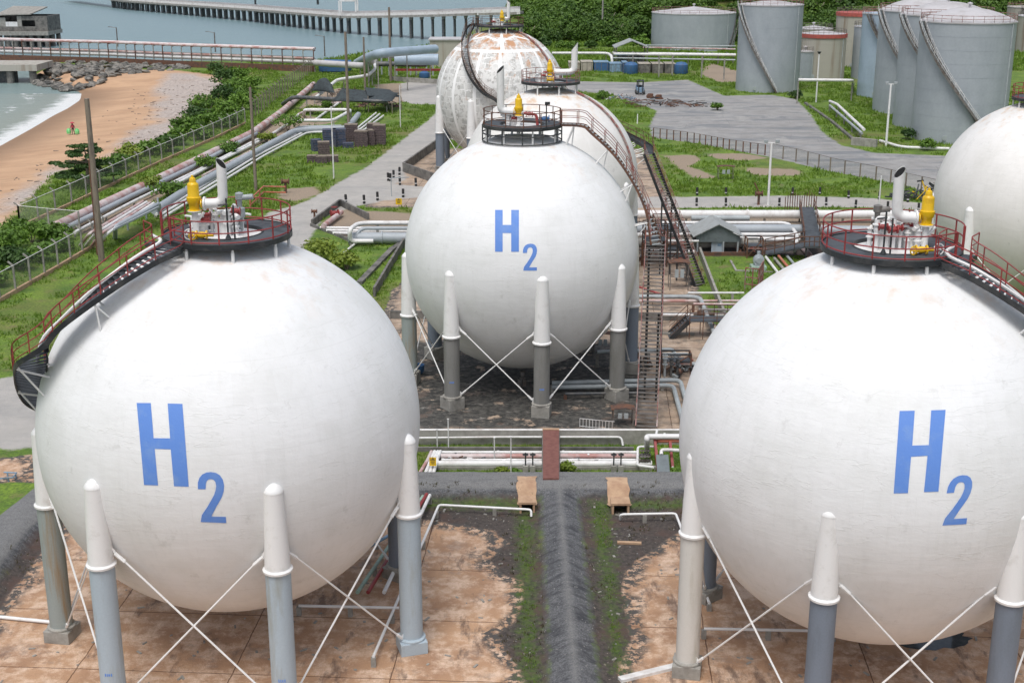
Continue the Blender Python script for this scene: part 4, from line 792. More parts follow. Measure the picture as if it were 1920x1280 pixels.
# red-framed valve skid with pipe loops
def skid():
    bl = G(1228, 890); o = Vector((bl.x, bl.y, 0)); root = thing('valve_skid', 'pair of leaning red beams with a grey panel and looping white pipes', 'pipe frame', (o.x, o.y, 0))
    for px in (1234, 1262):
        p = G(px, 884, .1); q = G(px - 7, 818, 1.8); MB().bar(p, q, .16, .2).build('beam', M['red'], root)
    a = G(1232, 884, .6); b = G(1256, 884, .6); c = G(1253, 852, 1.2); d = G(1230, 852, 1.2)
    m = MB().add([a, b, c, d] + [q + Vector((0, .08, -.06)) for q in (a, b, c, d)], [(0, 1, 2, 3), (7, 6, 5, 4), (0, 4, 5, 1), (1, 5, 6, 2), (2, 6, 7, 3), (3, 7, 4, 0)]); m.build('panel', M['grey_metal'], root)
    MB().tube(fillet([G(1240, 852, 1.2), G(1240, 843, 1.4), G(1254, 843, 1.4), G(1272, 844, 1.3)], .2), .11, 10).build('loop_pipe', M['pipe_white'], root, smooth=True)
    for pts in ([(1226, 837, .9), (1196, 837, .9), (1195, 872, .5), (1226, 876, .5)], [(1260, 876, .5), (1270, 878, .5), (1272, 888, .3), (1295, 888, .3)], [(1232, 806, 1.6), (1228, 826, 1.2), (1246, 828, 1.2), (1246, 812, 1.6)]):
        MB().tube(fillet([G(*q) for q in pts], .25), .08, 8).build('loop_pipe', M['pipe_white'], root, smooth=True)
    for k in range(6):
        v_ = MB(); p = G(1203 + 6 * (k % 3), 852 + 11 * (k // 3), .6); valve(v_, p, (1, 0, 0), .1); wheel(v_, p + Vector((0, -.1, .3)), .13, (0, .2, 1)); v_.build('valve', M['steel'], root, smooth=True)
skid()
pipe('thick white pipe arching up and running right past the red beams', [(1213, 846, .3), (1213, 822, 1.9), (1213, 818, 1.9), (1330, 818, 1.9)], .17, M['pipe_white'], rad=.5, group=None)
pipe('orange pipe just below the white arched one', [(1229, 832, 1.0), (1231, 826, 1.6), (1330, 826, 1.6)], .12, M['orange'], rad=.4, group=None)
# twin ground valves, yellow sign, marker posts
for lb, px, py in (('twin black valves on grey blocks left of the walkway', 992, 886), ('twin black valves on white blocks right of the walkway', 1157, 886)):
    p = G(px, py); root = thing('twin_valve', lb, 'valve', (p.x, p.y, 0), 'twin ground valves'); 
    for s in (-.22, .22): MB().box((p.x + s, p.y, .25), (.34, .34, .5)).build('block', M['conc'], root, bevel=.02)
    for s in (-.22, .22):
        v_ = MB().tube([(p.x + s, p.y, .5), (p.x + s, p.y, 1.25)], .045, 6); wheel(v_, (p.x + s, p.y, 1.2), .16, (0, 0, 1)); v_.build('spindle', M['black'], root)
def sign(name, lb, px, py, w, h, z, mat, marks=True, group=None):
    p = G(px, py); root = thing(name, lb, 'sign', (p.x, p.y, 0), group); MB().tube([(p.x, p.y, 0), (p.x, p.y, z + h / 2)], .035, 6).build('post', M['steel'], root)
    b_ = MB().box((p.x, p.y - .05, z), (w, .03, h)).build('board', mat, root)
    if marks:
        m = MB()
        for k in range(3): m.box((p.x, p.y - .068, z + h * (.22 - .22 * k)), (w * (.7 - .12 * k), .004, h * .09))
        m.add([(p.x - w * .18, p.y - .069, z + h * .30), (p.x + w * .18, p.y - .069, z + h * .30), (p.x, p.y - .069, z + h * .48)], [(0, 1, 2)]); m.build('marking', M['black'], b_)
    return root
sign('warning_sign', 'small yellow warning sign among the pipes left of the corridor', 812, 893, .42, .55, 1.0, M['yellow'])
sign('warning_sign', 'small yellow warning sign on the grass strip by the road junction', 748, 390, .75, .75, .8, M['yellow'])
for lb, px, yb, hh in (('thin pale post standing between the twin valves and walkway', 958, 893, 2.6), ('thin grey post at the left end of the corridor wall', 841, 846, 2.2), ('thin grey post left of the other wall post', 820, 846, 1.5), ('short grey post amid the corridor pipes', 927, 868, 1.7)):
    p = G(px, yb); solo(MB().tube([(p.x, p.y, 0), (p.x, p.y, hh)], .035, 6).box((p.x, p.y, hh), (.12, .12, .04)), 'marker_post', M['pipe_white'], lb, 'post', 'thin posts in the corridor')
# rust-roofed stands and railings under the middle tank
def stand(lb, px, py, w, h, d=.9, col='rust', legs=4, group='small rusty roofed stands'):
    p = G(px, py); root = thing('roofed_stand', lb, 'stand', (p.x, p.y, 0), group)
    m = MB(); n = 8
    for i in range(n):
        t0 = i / n; m.box((p.x - w / 2 + w * (t0 + .5 / n), p.y + d / 2, h + .1 * math.sin(PI * (t0 + .5 / n))), (w / n * 1.03, d, .05))
    m.build('roof', M[col], root)
    for sx in (-1, 1):
        for sy in (0, 1): MB().bar((p.x + sx * w * .42, p.y + sy * d, 0), (p.x + sx * w * .42, p.y + sy * d, h), .07).build('leg', M['steel'], root)
    MB().box((p.x, p.y + d / 2, h * .45), (w * .8, .06, .06)).build('crossbar', M['steel'], root)
    for k in (-1, 1): MB().box((p.x + k * w * .13, p.y + .1, h * .62), (w * .17, .12, h * .3)).build('meter_box', M['pipe_grey'], root, bevel=.01)
    return root
stand('rust-red roofed stand with two meters beside the middle stair foot', 1168, 800, 1.6, 1.2)
stand('leaning rusty stand at the foot of the rear stairs', 1273, 545, 2.0, 2.6, 1.4)
stand('small red-roofed stand on the grass beyond the road', 1361, 338, 2.4, 1.8, 1.0)
stand('rusty red shelf seen behind the middle tank legs', 1130, 665, 1.6, 1.6)
def railing(lb, pts, h=1.0, gap=.5, mat='rustred', bars=(1.0,), r=.03, z=0, group=None, name='railing', postr=None, seg=None):
    P3 = [G(p[0], p[1], z) for p in pts]; root = thing(name, lb, 'railing', (P3[0].x, P3[0].y, 0), group)
    m = MB()
    for k in bars: m.tube([q + Vector((0, 0, h * k)) for q in P3], r, 5)
    m.build('rails', M[mat], root)
    m = MB(); L = resample(P3, gap)
    for i, q in enumerate(L[:99]): MB().tube([q, q + Vector((0, 0, h))], postr or r, 5).build('post', M[mat], root)
    return root
railing('low railing with white bars on the dark stained apron', [(1087, 800), (1152, 806)], .6, .22, 'pipe_white', (1.0, .1), .02)
# raised steel stair platform at the right of the middle tank
def steel_platform():
    p = G(1330, 640); root = thing('steel_platform', 'rusty black stair platform beside the wall, behind the right front tank', 'platform', (p.x, p.y, 0))
    x0, y0 = G(1292, 636).x, G(1292, 636).y; x1 = x0 + 5.5; zt = 1.5
    MB().box(((x0 + x1) / 2, y0 + .8, zt), (x1 - x0, 1.6, .08)).build('deck', M['deckplate'], root)
    for yy in (y0, y0 + 1.6):
        for q in (1.0, .66, .33): MB().tube([(x0, yy, zt + q), (x1, yy, zt + q)], .03, 5).build('rail', M['rust'], root)
        for k in range(6): x = x0 + (x1 - x0) * k / 5; MB().tube([(x, yy, 0), (x, yy, zt + 1.0)], .035, 5).build('post', M['rust'], root)
    stairs(root, [(x0, y0 + .8, zt), (x0 - 1.5, y0 + .8, 0)], rail=M['rust'], name='steps', smooth_path=False, width=1.4, mid=(.6, .3))
steel_platform()
# ---- pipes on the middle apron
pipe('grey pipe bending round the foot of the middle tank, outer one', [(1035, 718, .5), (1275, 712, .5), (1330, 900, .5)], .17, M['pipe_grey'], posts=4, rad=.8, group='grey pipes on the middle apron')
pipe('grey pipe bending round the foot of the middle tank, inner one', [(1035, 726, .4), (1262, 722, .4), (1310, 900, .4)], .17, M['pipe_grey'], posts=4, rad=.8, group='grey pipes on the middle apron')
pipe('grey pipe ending in a drop behind the middle stairs', [(1120, 660, 1.2), (1262, 655, 1.2), (1268, 672, .5), (1268, 690, 0)], .15, M['pipe_grey'], rad=.6, posts=4, group='grey pipes on the middle apron')
pipe('grey pipe half hidden by the right tank, knee high', [(1270, 682, .6), (1420, 684, .6)], .16, M['pipe_grey'], posts=3, group='grey pipes on the middle apron')
pipe('grey pipe crossing behind the middle tank and turning down beside the wall', [(1100, 556, .7), (1312, 556, .7), (1345, 640, .7)], .18, M['pipe_grey'], posts=5, rad=1.2, group='grey pipes on the middle apron')
pipe('long pink pipe crossing low behind the middle tank', [(1100, 564, .4), (1480, 564, .4)], .12, M['pipe_pink'], posts=5)
pipe('short white crash bar at the foot of the rear stairs', [(1290, 549, .9), (1395, 549, .9)], .09, M['pipe_white'], posts=4)
pipe('bright red pipe slanting past the middle stairs', [(1170, 528, 1.5), (1240, 552, .8)], .10, M['red'])
for k, px in enumerate((1246, 1258, 1270)):
    p = G(px, 706); m = MB().tube([(p.x, p.y, 0), (p.x, p.y, 1.1)], .09, 8); valve(m, (p.x, p.y, 1.2), (0, 0, 1), .16); wheel(m, (p.x, p.y, 1.65), .2, (0, 0, 1)); solo(m, 'standing_valve', M['pipe_dark'] if k else M['pipe_grey'], ('grey standing valve, leftmost of the three', 'dark standing valve in the middle of the three', 'dark standing valve, rightmost of the three')[k] + ' by the middle stairs', 'valve', 'standing valves by the middle stairs', smooth=True)
p = G(980, 700, 1.0); m = MB().tube([(p.x, p.y, .0), (p.x, p.y, 1.2)], .12, 10); valve(m, (p.x, p.y, .9), (0, 0, 1), .18); m.box((p.x - .25, p.y - .3, .35), (.22, .12, .5)).box((p.x + .15, p.y - .3, .35), (.22, .12, .5)); solo(m, 'drain_valve', M['steel'], 'drain valve with two small boxes under the middle tank', 'valve')
p = G(785, 700); solo(MB().lathe([(.25, 0), (.42, .25), (.45, .7), (.38, .7), (.3, .1), (0, .1)], (p.x, p.y, 0), 16), 'metal_bin', M['bluebox'], 'small blue open bin by the left rear leg of the middle tank', 'bin', smooth=True)
# walls of the middle bund
wall('stained concrete wall on the left of the middle tank, top end by the big pipe', [(757, 462), (702, 556)], .9, .22); wall('curved drain kerb running beside the left bund wall', [(757, 456), (735, 470), (675, 532)], .3, .6, M['conc_dark'], name='drain_kerb', cat='drain')
wall('pale-topped concrete wall on the right of the middle tank', [(1312, 478), (1362, 612)], .8, .22, M['conc']); wall('concrete cross wall behind the middle tank legs', [(735, 597), (1420, 602)], .7, .25)
wall('dark concrete kerb below the pump house pipes', [(1260, 479), (1420, 479)], .35, .3, M['rust'], name='steel_channel', cat='channel')
# bund walls around the tanks behind
wall('L-shaped grey concrete wall beside the left road, nearest the patched tank', [(845, 258), (757, 322), (838, 352)], 1.3, .25, M['conc_dark'])
# open pipe pit left of the middle tank
wall('dark concrete wall of the sunken pipe pit, left side', [(586, 424), (637, 386)], .8, .25); wall('dark concrete wall of the sunken pipe pit, far side', [(639, 386), (690, 412)], .8, .25); wall('low concrete edge of the pipe pit nearest the grass', [(584, 424), (655, 452)], .3, .25)
# ---- the band of big pipes running left to right behind the middle tank
pipe('thick chalky white pipe along the near edge of the cross road', [(1140, 402, 1.0), (1800, 402, 1.0), (2100, 408, 1.0)], .50, M['pipe_white'], posts=9, group='big cross pipes', n=16, hoops=8)
pipe('flat grey pipe below the roadside white one', [(1296, 409, 1.3), (1405, 409, 1.3)], .32, M['pipe_grey'], posts=6, group='big cross pipes')
pipe('thick silver-grey pipe passing behind the pump house roof', [(1150, 430, 1.0), (1490, 430, 1.0), (1760, 436, 1)], .55, M['pipe_grey'] if 0 else M['tank'], posts=8, group='big cross pipes', n=16)
pipe('thin white pipe in front of the silver-grey one', [(1150, 440, .8), (1500, 440, .8)], .22, M['pipe_white'], posts=8, group='big cross pipes')
pipe('white pipe just above the pump house eave line', [(1380, 448, .8), (1500, 449, .8)], .25, M['pipe_white'], posts=5, group='big cross pipes')
pipe('biggest weathered grey pipe passing under the pump house', [(1130, 455, .8), (1420, 455, .8)], .55, M['conc'], posts=6, group='big cross pipes', n=16, hoops=5)
pipe('white pipe with an elbow turning down toward the black stairs', [(1240, 418, 1.3), (1478, 418, 1.3), (1496, 442, .9), (1490, 470, .6)], .2, M['pipe_white'], posts=8, group='big cross pipes', rad=1.2)
pipe('white pipe loop left of the middle tank, highest', [(830, 418, 2.0), (672, 418, 2.0), (656, 430, 2.0), (656, 452, .6), (700, 452, .6)], .24, M['pipe_white'], posts=7, group='left cross pipes', rad=1.4)
pipe('pale pipe just below the highest loop left of the middle tank', [(830, 428, 1.7), (676, 428, 1.7), (664, 450, .6)], .2, M['tank'], posts=7, group='left cross pipes', rad=1.2)
for k, y in enumerate((427, 432, 437)): pipe(('thin white ground pipe in the pit, far one', 'thin white ground pipe in the pit, middle one', 'thin white ground pipe in the pit, near one')[k], [(600 + 12 * k, y, .25), (830, y + 2, .25)], .16, M['pipe_white'], group='thin pit pipes')
pipe('big grey pipe on the ground left of the middle tank', [(655, 446, .7), (830, 446, .7)], .60, M['tank'], posts=6, group='left cross pipes', n=16, hoops=3.5)
pipe('pink-topped pipe inside the sunken pit', [(606, 424, .5), (640, 398, .5)], .3, M['pipe_pink'], group='left cross pipes')
pipe('thin pale hose bending down across the grass left of the middle tank', [(673, 436, .8), (674, 450, .3), (640, 478, .15), (590, 522, .1)], .12, M['pipe_white'], rad=1.2)
p = G(628, 412); m = MB(); valve(m, (p.x, p.y, .8), (1, .5, 0), .3); wheel(m, (p.x, p.y, 1.5), .35, (0, 0, 1)); solo(m, 'red_gate_valve', M['red'], 'dark red gate valve standing in the sunken pit', 'valve', smooth=True)
p = G(590, 412); m = MB().tube([(p.x, p.y, 0), (p.x, p.y, 1.0)], .12, 8); valve(m, (p.x, p.y, 1.0), (1, 0, 0), .2); solo(m, 'fire_hydrant', M['rust'], 'rusty hydrant at the corner of the sunken pit', 'hydrant', smooth=True)
for k, (x0, y0, x1, y1, z_, r_, mt) in enumerate(((1205, 452, 1310, 452, 1.6, .12, 'pipe_white'), (1205, 458, 1300, 458, 2.2, .1, 'rust'), (1205, 472, 1302, 472, .7, .2, 'pipe_white'), (1200, 480, 1300, 480, .5, .14, 'pipe_grey'), (1240, 590, 1300, 590, .8, .12, 'pipe_white'), (1235, 664, 1290, 664, 1.0, .12, 'pipe_grey'), (1235, 674, 1300, 675, .6, .1, 'rustred'), (1060, 738, 1230, 736, .4, .1, 'pipe_dark'), (1300, 570, 1400, 571, .9, .12, 'pipe_pink'), (1310, 580, 1400, 581, 1.1, .12, 'pipe_grey'), (1340, 590, 1420, 591, .6, .14, 'pipe_white'))):
    pipe(('thin white', 'thin rusty', 'white', 'grey', 'short white', 'thin grey', 'thin red', 'dark', 'pink', 'grey', 'pale')[k] + ' pipe ' + ('high, level with the big pipes right of the middle tank', 'high, just in front of the thin white one', 'crossing low behind the rear stairs', 'lowest behind the rear stairs', 'across the wall behind the middle stairs', 'crossing behind the standing valves', 'crossing low behind the standing valves', 'lying under the middle tank by its stair foot', 'crossing the right bund wall, rear one', 'crossing the right bund wall, middle one', 'crossing the right bund wall, front one')[k], [(x0, y0, z_), (x1, y1, z_)], r_, M[mt], posts=3.5, group='small cross pipes right of the middle tank', saddle=M['rust'])
def lattice(lb, px, py, w, d, h, lv):
    p = G(px, py); root = thing('steel_scaffold', lb, 'scaffold', (p.x, p.y, 0), 'rusty steel frames right of the middle tank')
    for sx in (0, w):
        for sy in (0, d): MB().bar((p.x + sx, p.y + sy, 0), (p.x + sx, p.y + sy, h), .12).build('post', M['rust'], root)
    for k in range(1, lv + 1):
        z = h * k / lv
        for sy in (0, d): MB().bar((p.x, p.y + sy, z), (p.x + w, p.y + sy, z), .1).build('beam', M['rustred' if k % 2 else 'black'], root)
        for sx in (0, w): MB().bar((p.x + sx, p.y, z), (p.x + sx, p.y + d, z), .1).build('beam', M['rust'], root)
    MB().bar((p.x, p.y, .1), (p.x + w, p.y, h), .07).build('diagonal', M['rust'], root); MB().box((p.x + w / 2, p.y + d / 2, h * .62), (w, d, .05)).build('grating', M['deckplate'], root)
lattice('tall rusty frame just right of the middle tank at pipe level', 1208, 500, 2.2, 2.4, 4.2, 4); lattice('low rusty frame between the two long stairs', 1246, 498, 2.2, 1.8, 2.4, 3); lattice('rusty frame straddling the pipes behind the rear stairs', 1228, 468, 2.4, 3, 3.2, 3); lattice('small black frame around the standing valves', 1240, 700, 2.2, 1.0, 1.5, 2)
lattice('rusty frame beside the pump house and crossover stairs', 1400, 484, 1.6, 1.5, 2.0, 2)
wall('pale kerb dividing the middle apron behind the stairs', [(1215, 627), (1300, 628)], .18, .2, M['conc'], name='apron_kerb', cat='kerb')
p = G(1750, 1212); m = MB(); rnd = random.Random(2); n_ = 28
m.add([(p.x + math.cos(2 * PI * i / n_) * 1.9 * (1 + .12 * rnd.uniform(-1, 1)), p.y + .8 + math.sin(2 * PI * i / n_) * 1.0 * (1 + .15 * rnd.uniform(-1, 1)), .012) for i in range(n_)], [tuple(range(n_))]); M['water'] = paint('puddle_water', (.05, .06, .065), (.08, .09, .095), .08, bmp=0); o = m.build('puddle', M['water']); o['kind'] = 'structure'
# pump house
def pumphouse():
    p = G(1345, 474); y0 = p.y; xl, xr = G(1304, 474).x, G(1386, 474).x; cx = (xl + xr) / 2; w = xr - xl; dp = 4.6; ez = 1.75; rz = 3.0
    root = thing('pump_house', 'small grey pump house with gabled roof among the cross pipes', 'shed', (cx, y0, 0))
    for sx in (-1, 1):
        a = (cx + sx * (w / 2 + .35), ez - .05); m = MB(); b = (cx, rz)
        vs = [(a[0], y0 - .3, a[1]), (b[0], y0 - .3, b[1]), (b[0], y0 + dp, b[1]), (a[0], y0 + dp, a[1])]; vs += [(x, y, z + .08) for x, y, z in vs]
        m.add(vs, [(0, 1, 2, 3), (7, 6, 5, 4), (0, 4, 5, 1), (1, 5, 6, 2), (2, 6, 7, 3), (3, 7, 4, 0)]); m.build('roof', M['roofgrey'], root)
    g = MB(); g.add([(cx - w / 2, y0, 1.15), (cx + w / 2, y0, 1.15), (cx + w / 2, y0, ez), (cx, y0, rz - .1), (cx - w / 2, y0, ez)], [(0, 1, 2, 3, 4)])
    for i in range(14): x = cx - w / 2 + w * (i + .5) / 14; zt = ez + (rz - .15 - ez) * (1 - abs(x - cx) / (w / 2)); g.box((x, y0 - .02, (1.15 + zt) / 2), (.06, .03, zt - 1.17))
    g.build('gable', M['grey_metal'], root); g = MB()
    g.add([(cx - w / 2, y0 + dp - .3, 1.15), (cx + w / 2, y0 + dp - .3, 1.15), (cx + w / 2, y0 + dp - .3, ez), (cx, y0 + dp - .3, rz - .1), (cx - w / 2, y0 + dp - .3, ez)], [(4, 3, 2, 1, 0)])
    g.build('gable', M['grey_metal'], root)
    for sx in (-.46, .46, -.12 + .25): MB().box((cx + sx * w, y0 + .05, .6), (.16, .16, 1.2)).build('column', M['pipe_grey'], root)
    for sx in (-.46, .46): MB().box((cx + sx * w, y0 + dp - .4, .85), (.16, .16, 1.7)).build('column', M['steel'], root)
    dr = MB().box((cx, y0 + .25, .6), (w * .27, .08, 1.15)).build('door', M['leg_blue'], root); MB().box((cx + .2, y0 + .2, .8), (.35, .03, .25)).build('door_plate', M['bluelight'], dr)
    MB().box((cx, y0 + dp * .6, .7), (1.2, 1.5, 1.2)).build('machine', M['pipe_dark'], root, bevel=.05)
pumphouse()
# black crossover stairs
def crossover():
    root = thing('crossover_stairs', 'black stairs and ramp crossing over the cross pipes', 'stairs', tuple(G(1500, 470)))
    P = lambda x, y, z: G(x, y, z)
    for quad, nm in (([(1499, 388, 1.9), (1526, 388, 1.9), (1540, 452, 1.7), (1508, 452, 1.7)], 'ramp'), ([(1508, 452, 1.7), (1545, 452, 1.7), (1545, 462, 1.65), (1508, 462, 1.65)], 'landing'), ([(1508, 452, 1.7), (1508, 462, 1.7), (1434, 478, .15), (1434, 466, .15)], 'flight')):
        q = [P(*v) for v in quad]; m = MB().add(q + [v - Vector((0, 0, .18)) for v in q], [(3, 2, 1, 0), (4, 5, 6, 7), (0, 1, 5, 4), (1, 2, 6, 5), (2, 3, 7, 6), (3, 0, 4, 7)]); m.build(nm, M['deckplate'], root)
        for e in ((0, 3), (1, 2)) if nm == 'ramp' else (((3, 2),) if nm == 'landing' else ((0, 3), (1, 2))):
            a, b = q[e[0]], q[e[1]]; r_ = MB()
            for h in (1.0, .5): r_.tube([a + Vector((0, 0, h)), b + Vector((0, 0, h))], .05, 5)
            for k in range(5): c = a.lerp(b, k / 4); r_.tube([c, c + Vector((0, 0, 1.0))], .05, 5)
            r_.build('handrail', M['rust'], root)
    for x, y in ((1512, 462), (1543, 462), (1500, 390), (1525, 390)): c = P(x, y, 1.6); MB().bar((c.x, c.y, 0), (c.x, c.y, 1.6), .15).build('support', M['black'], root)
    for xa, ya, xb, yb in ((1472, 388, 1499, 386), (1503, 386, 1530, 386)):
        r_ = MB(); a = P(xa, ya, 1.0); b = P(xb, yb, 1.0)
        for k in range(7): c = a.lerp(b, k / 6); r_.tube([(c.x, c.y, 0), (c.x, c.y, 2.2 + .6 * (1 - abs(k - 3) / 3))], .05, 4)
        r_.build('end_fence', M['rust'], root)
crossover()
# green pump and its kerbed pit, small ground pipes
def pump():
    p = G(1423, 507); root = thing('pump', 'pale green pump on a green plinth in the grass', 'pump', (p.x, p.y, 0)); MB().box((p.x, p.y + .5, .2), (1.5, 1.3, .4)).build('plinth', M['palegreen'], root, bevel=.03)
    m = MB().lathe([(.0, -.6), (.35, -.6), (.38, -.2), (.55, -.1), (.55, .2), (.3, .3), (.3, .5), (0, .5)], (p.x, p.y + .5, .95), 18, axis=Matrix.Rotation(PI / 2, 3, 'X')); m.tube([(p.x, p.y + .6, 1.2), (p.x, p.y + .6, 1.8)], .18, 10); m.box((p.x, p.y + .5, .5), (.8, .9, .3)); m.build('pump_body', M['tank'], root, smooth=True)
pump()
wall('pale kerb of the sunken pit beside the green pump', [(1370, 490), (1380, 508), (1448, 511)], .12, .2, M['conc'], name='pit_kerb', cat='kerb')
for k, (xa, ya, xb, yb, mt) in enumerate(((1436, 482, 1462, 515, 'pipe_white'), (1452, 484, 1474, 508, 'conc'), (1460, 480, 1484, 505, 'orange'), (1474, 478, 1497, 500, 'pipe_grey'), (1504, 462, 1526, 486, 'pipe_pink'))):
    pipe(('white', 'concrete grey', 'orange', 'pale grey', 'fat faded pink')[k] + ' pipe slanting down beside the crossover stairs', [(xa, ya, .3), (xb + 20, yb + 27, .3)], .14 if k < 4 else .3, M[mt], group='slanting pipes by the crossover stairs')
railing('rusty red railing of steps beside the grass, nearest the right tank', [(1396, 545), (1420, 548), (1430, 530)], 2.2, .7, 'rustred', (1.0, .6, .3), .06)
# ---- bollards: one built, the rest copied
tb_ = thing('striped_bollard', 'black bollard, first on the far side of the cross road', 'bollard', (0, 0, 0), 'black bollards along the roads'); MB().lathe([(.15, 0), (.15, .95), (.13, 1.0), (0, 1.0)], (0, 0, 0), 12).build('post', M['bollard'], tb_, smooth=True)
for z in (.30,): MB().lathe([(.154, z), (.154, z + .10)], (0, 0, 0), 12).build('white_band', M['pipe_white'], tb_, smooth=True)
BOL = [(1252, 365, 'by the stair top on the far road edge'), (1307, 366, 'on the far road edge, straight above the shed roof'), (1361, 366, 'on the far road edge below the red stand'), (1486, 366, 'on the far road edge above the crossover stairs'), (1537, 366, 'on the far road edge right of the crossover stairs'), (1591, 372, 'on the far road edge left of the thin white pole'), (1648, 374, 'on the far road edge below the fence'), (1702, 379, 'on the far road edge by the right tank platform'),
       (1248, 386, 'on the near road edge by the rear stairs'), (1306, 386, 'on the near road edge above the shed roof'), (1361, 386, 'on the near road edge right of the shed'), (1461, 386, 'on the near road edge left of the crossover stairs'), (1549, 385, 'on the near road edge right of the crossover stairs'), (1604, 390, 'on the near road edge left of the right platform'), (1664, 393, 'on the near road edge behind the right platform'), (1722, 396, 'on the near road edge by the white vent pipe'),
       (649, 381, 'above the pipe pit, white one'), (683, 382, 'second from the pipe pit'), (708, 376, 'between the pit and the yellow sign'), (756, 370, 'nearest the middle tank by the metal frame'), (728, 339, 'leftmost of the cluster at the junction'), (732, 340, 'small one in the cluster at the junction'), (738, 334, 'tallest of the cluster at the junction'), (749, 328, 'beside the corner of the L-shaped wall'), (750, 347, 'in front of the junction grass patch'), (780, 349, 'right end of the junction grass patch')]
TT = tree_table(tb_)
for i, (x, y, l) in enumerate(BOL):
    o = tb_ if i == 0 else copy_tree(tb_, None, TT); p = G(x, y); o.location = (p.x, p.y, 0); o.rotation_euler = (random.uniform(-.04, .04), random.uniform(-.04, .04), 0); s = 1.0 if i < 16 else 1.1; o.scale = (s, s, s); o['label'] = 'black bollard ' + l
# ---- poles
def pole(lb, px, pyb, pyt, r=.16, mat='wood', name='utility_pole', group='tall bare poles', arm=None, taper=.75):
    b = G(px, pyb); q = H - b.y * math.tan(P + math.atan((pyt - 640) / F)); root = thing(name, lb, 'pole', (b.x, b.y, 0), group)
    MB().lathe([(r, 0), (r * taper, q), (0, q + .02)], (b.x, b.y, 0), 10).build('shaft', M[mat], root, smooth=True)
    if arm == 'flood':
        MB().bar((b.x - .8, b.y, q), (b.x + .8, b.y, q), .1).build('crossarm', M['white'], root)
        for s in (-.7, .7): MB().box((b.x + s, b.y - .1, q + .2), (.5, .3, .35)).build('floodlight', M['pipe_grey'], root, bevel=.03)
    elif arm == 'arm':
        MB().tube([(b.x, b.y, q - .1), (b.x - 1.8, b.y, q + .2)], .08, 6).build('lamp_arm', M['steel'], root); MB().box((b.x - 2.1, b.y, q + .2), (.8, .3, .15)).build('lamp_head', M['steel'], root)
    elif arm == 'speaker': MB().lathe([(.45, .5), (.1, .0), (.05, -.1)], (b.x, b.y, q), 10).build('loudspeaker', M['black'], root)
    return root
pole('tallest tapering concrete pole at the left, before the fence bend', 191, 490, 185, .34, 'wood'); pole('thin rusty pole standing close to the tall left pole', 184, 478, 300, .16, 'rust')
pole('grey pole rising from the pipes left of centre', 480, 358, 164, .22); pole('grey pole standing behind the crate stacks', 654, 243, 60, .28); pole('slim grey pole between the shade nets and big pipes', 685, 176, 70, .25)
pole('grey pole behind the shade netting, tallest there', 733, 153, 14, .32); pole('thin white post in the grass right of the shade netting', 751, 240, 160, .09, 'pipe_white'); pole('thin white post in front of the crate stacks', 626, 335, 200, .10, 'pipe_white')
pole('white floodlight mast by the cross road in the middle', 1440, 384, 268, .16, 'white', 'floodlight_mast', 'white floodlight masts', 'flood'); pole('white floodlight mast in front of the domed grey tanks', 1661, 275, 158, .19, 'white', 'floodlight_mast', 'white floodlight masts', 'flood')
pole('white mast with a loudspeaker beside the tall grey tank', 1530, 192, 102, .16, 'white', 'loudspeaker_mast', None, 'speaker'); pole('thin white pole behind the right tank platform', 1641, 470, 330, .09, 'white', 'white_pole', None)
pole('grey pole in front of the wooded hill', 1129, 70, -30, .3, 'conc', 'utility_pole', 'tall bare poles'); pole('tiny white topped marker standing in the yard grass', 1195, 232, 214, .12, 'white', 'marker_post', None)
pole('lamp post on the pipe trestle, left one', 221, 88, 52, .22, 'steel', 'lamp_post', 'lamp posts on the trestle', 'arm'); pole('lamp post on the pipe trestle, second from the left', 404, 98, 61, .22, 'steel', 'lamp_post', 'lamp posts on the trestle', 'arm'); pole('lamp post on the pipe trestle, right one', 609, 106, 68, .2, 'steel', 'lamp_post', 'lamp posts on the trestle', 'arm')
# ---- fences
def fence(lb, pts, h, step, arm=.45, wire=True, post='conc', group='chain-link fences', name='chain_link_fence', base=True, side=-1):
    P3 = [G(x, y) for x, y in pts]; root = thing(name, lb, 'fence', (P3[0].x, P3[0].y, 0), group); L = resample(P3, step)
    for i, q in enumerate(L[:100]):
        z = gz(q.x, q.y); d = (L[min(i + 1, len(L) - 1)] - L[max(i - 1, 0)]).normalized(); n = Vector((-d.y, d.x, 0)) * side
        m = MB().bar((q.x, q.y, z - .2), (q.x, q.y, z + h), .16)
        if arm: m.bar((q.x, q.y, z + h - .02), tuple(Vector((q.x, q.y, z + h)) - n * arm + Vector((0, 0, arm * .8))), .13)
        m.build('post', M[post], root)
    if wire:
        m = MB(); w = MB()
        for a, b in zip(L, L[1:]):
            za, zb = gz(a.x, a.y), gz(b.x, b.y); m.add([(a.x, a.y, za + .1), (b.x, b.y, zb + .1), (b.x, b.y, zb + h - .05), (a.x, a.y, za + h - .05)], [(0, 1, 2, 3)])
            w.tube([(a.x, a.y, za + h), (b.x, b.y, zb + h)], .035, 4, False)
        m.build('wire_mesh', M['wire'], root); w.build('top_wire', M['pipe_white'] if post == 'conc' else M['steel'], root)
    if base:
        m = MB()
        for a, b in zip(L, L[1:]): m.bar((a.x, a.y, .12), (b.x, b.y, .12), .25, .5)
        m.build('base_kerb', M['conc_tan'], root)
    return root
fence('concrete post fence nearest the front left, on a brown-topped kerb', [(-60, 602), (0, 566), (110, 503), (215, 440)], 2.6, 3.15)
fence('long concrete post fence along the beach vegetation', [(38, 428), (135, 384), (225, 341), (300, 306), (400, 262), (470, 228)], 2.6, 4.6)
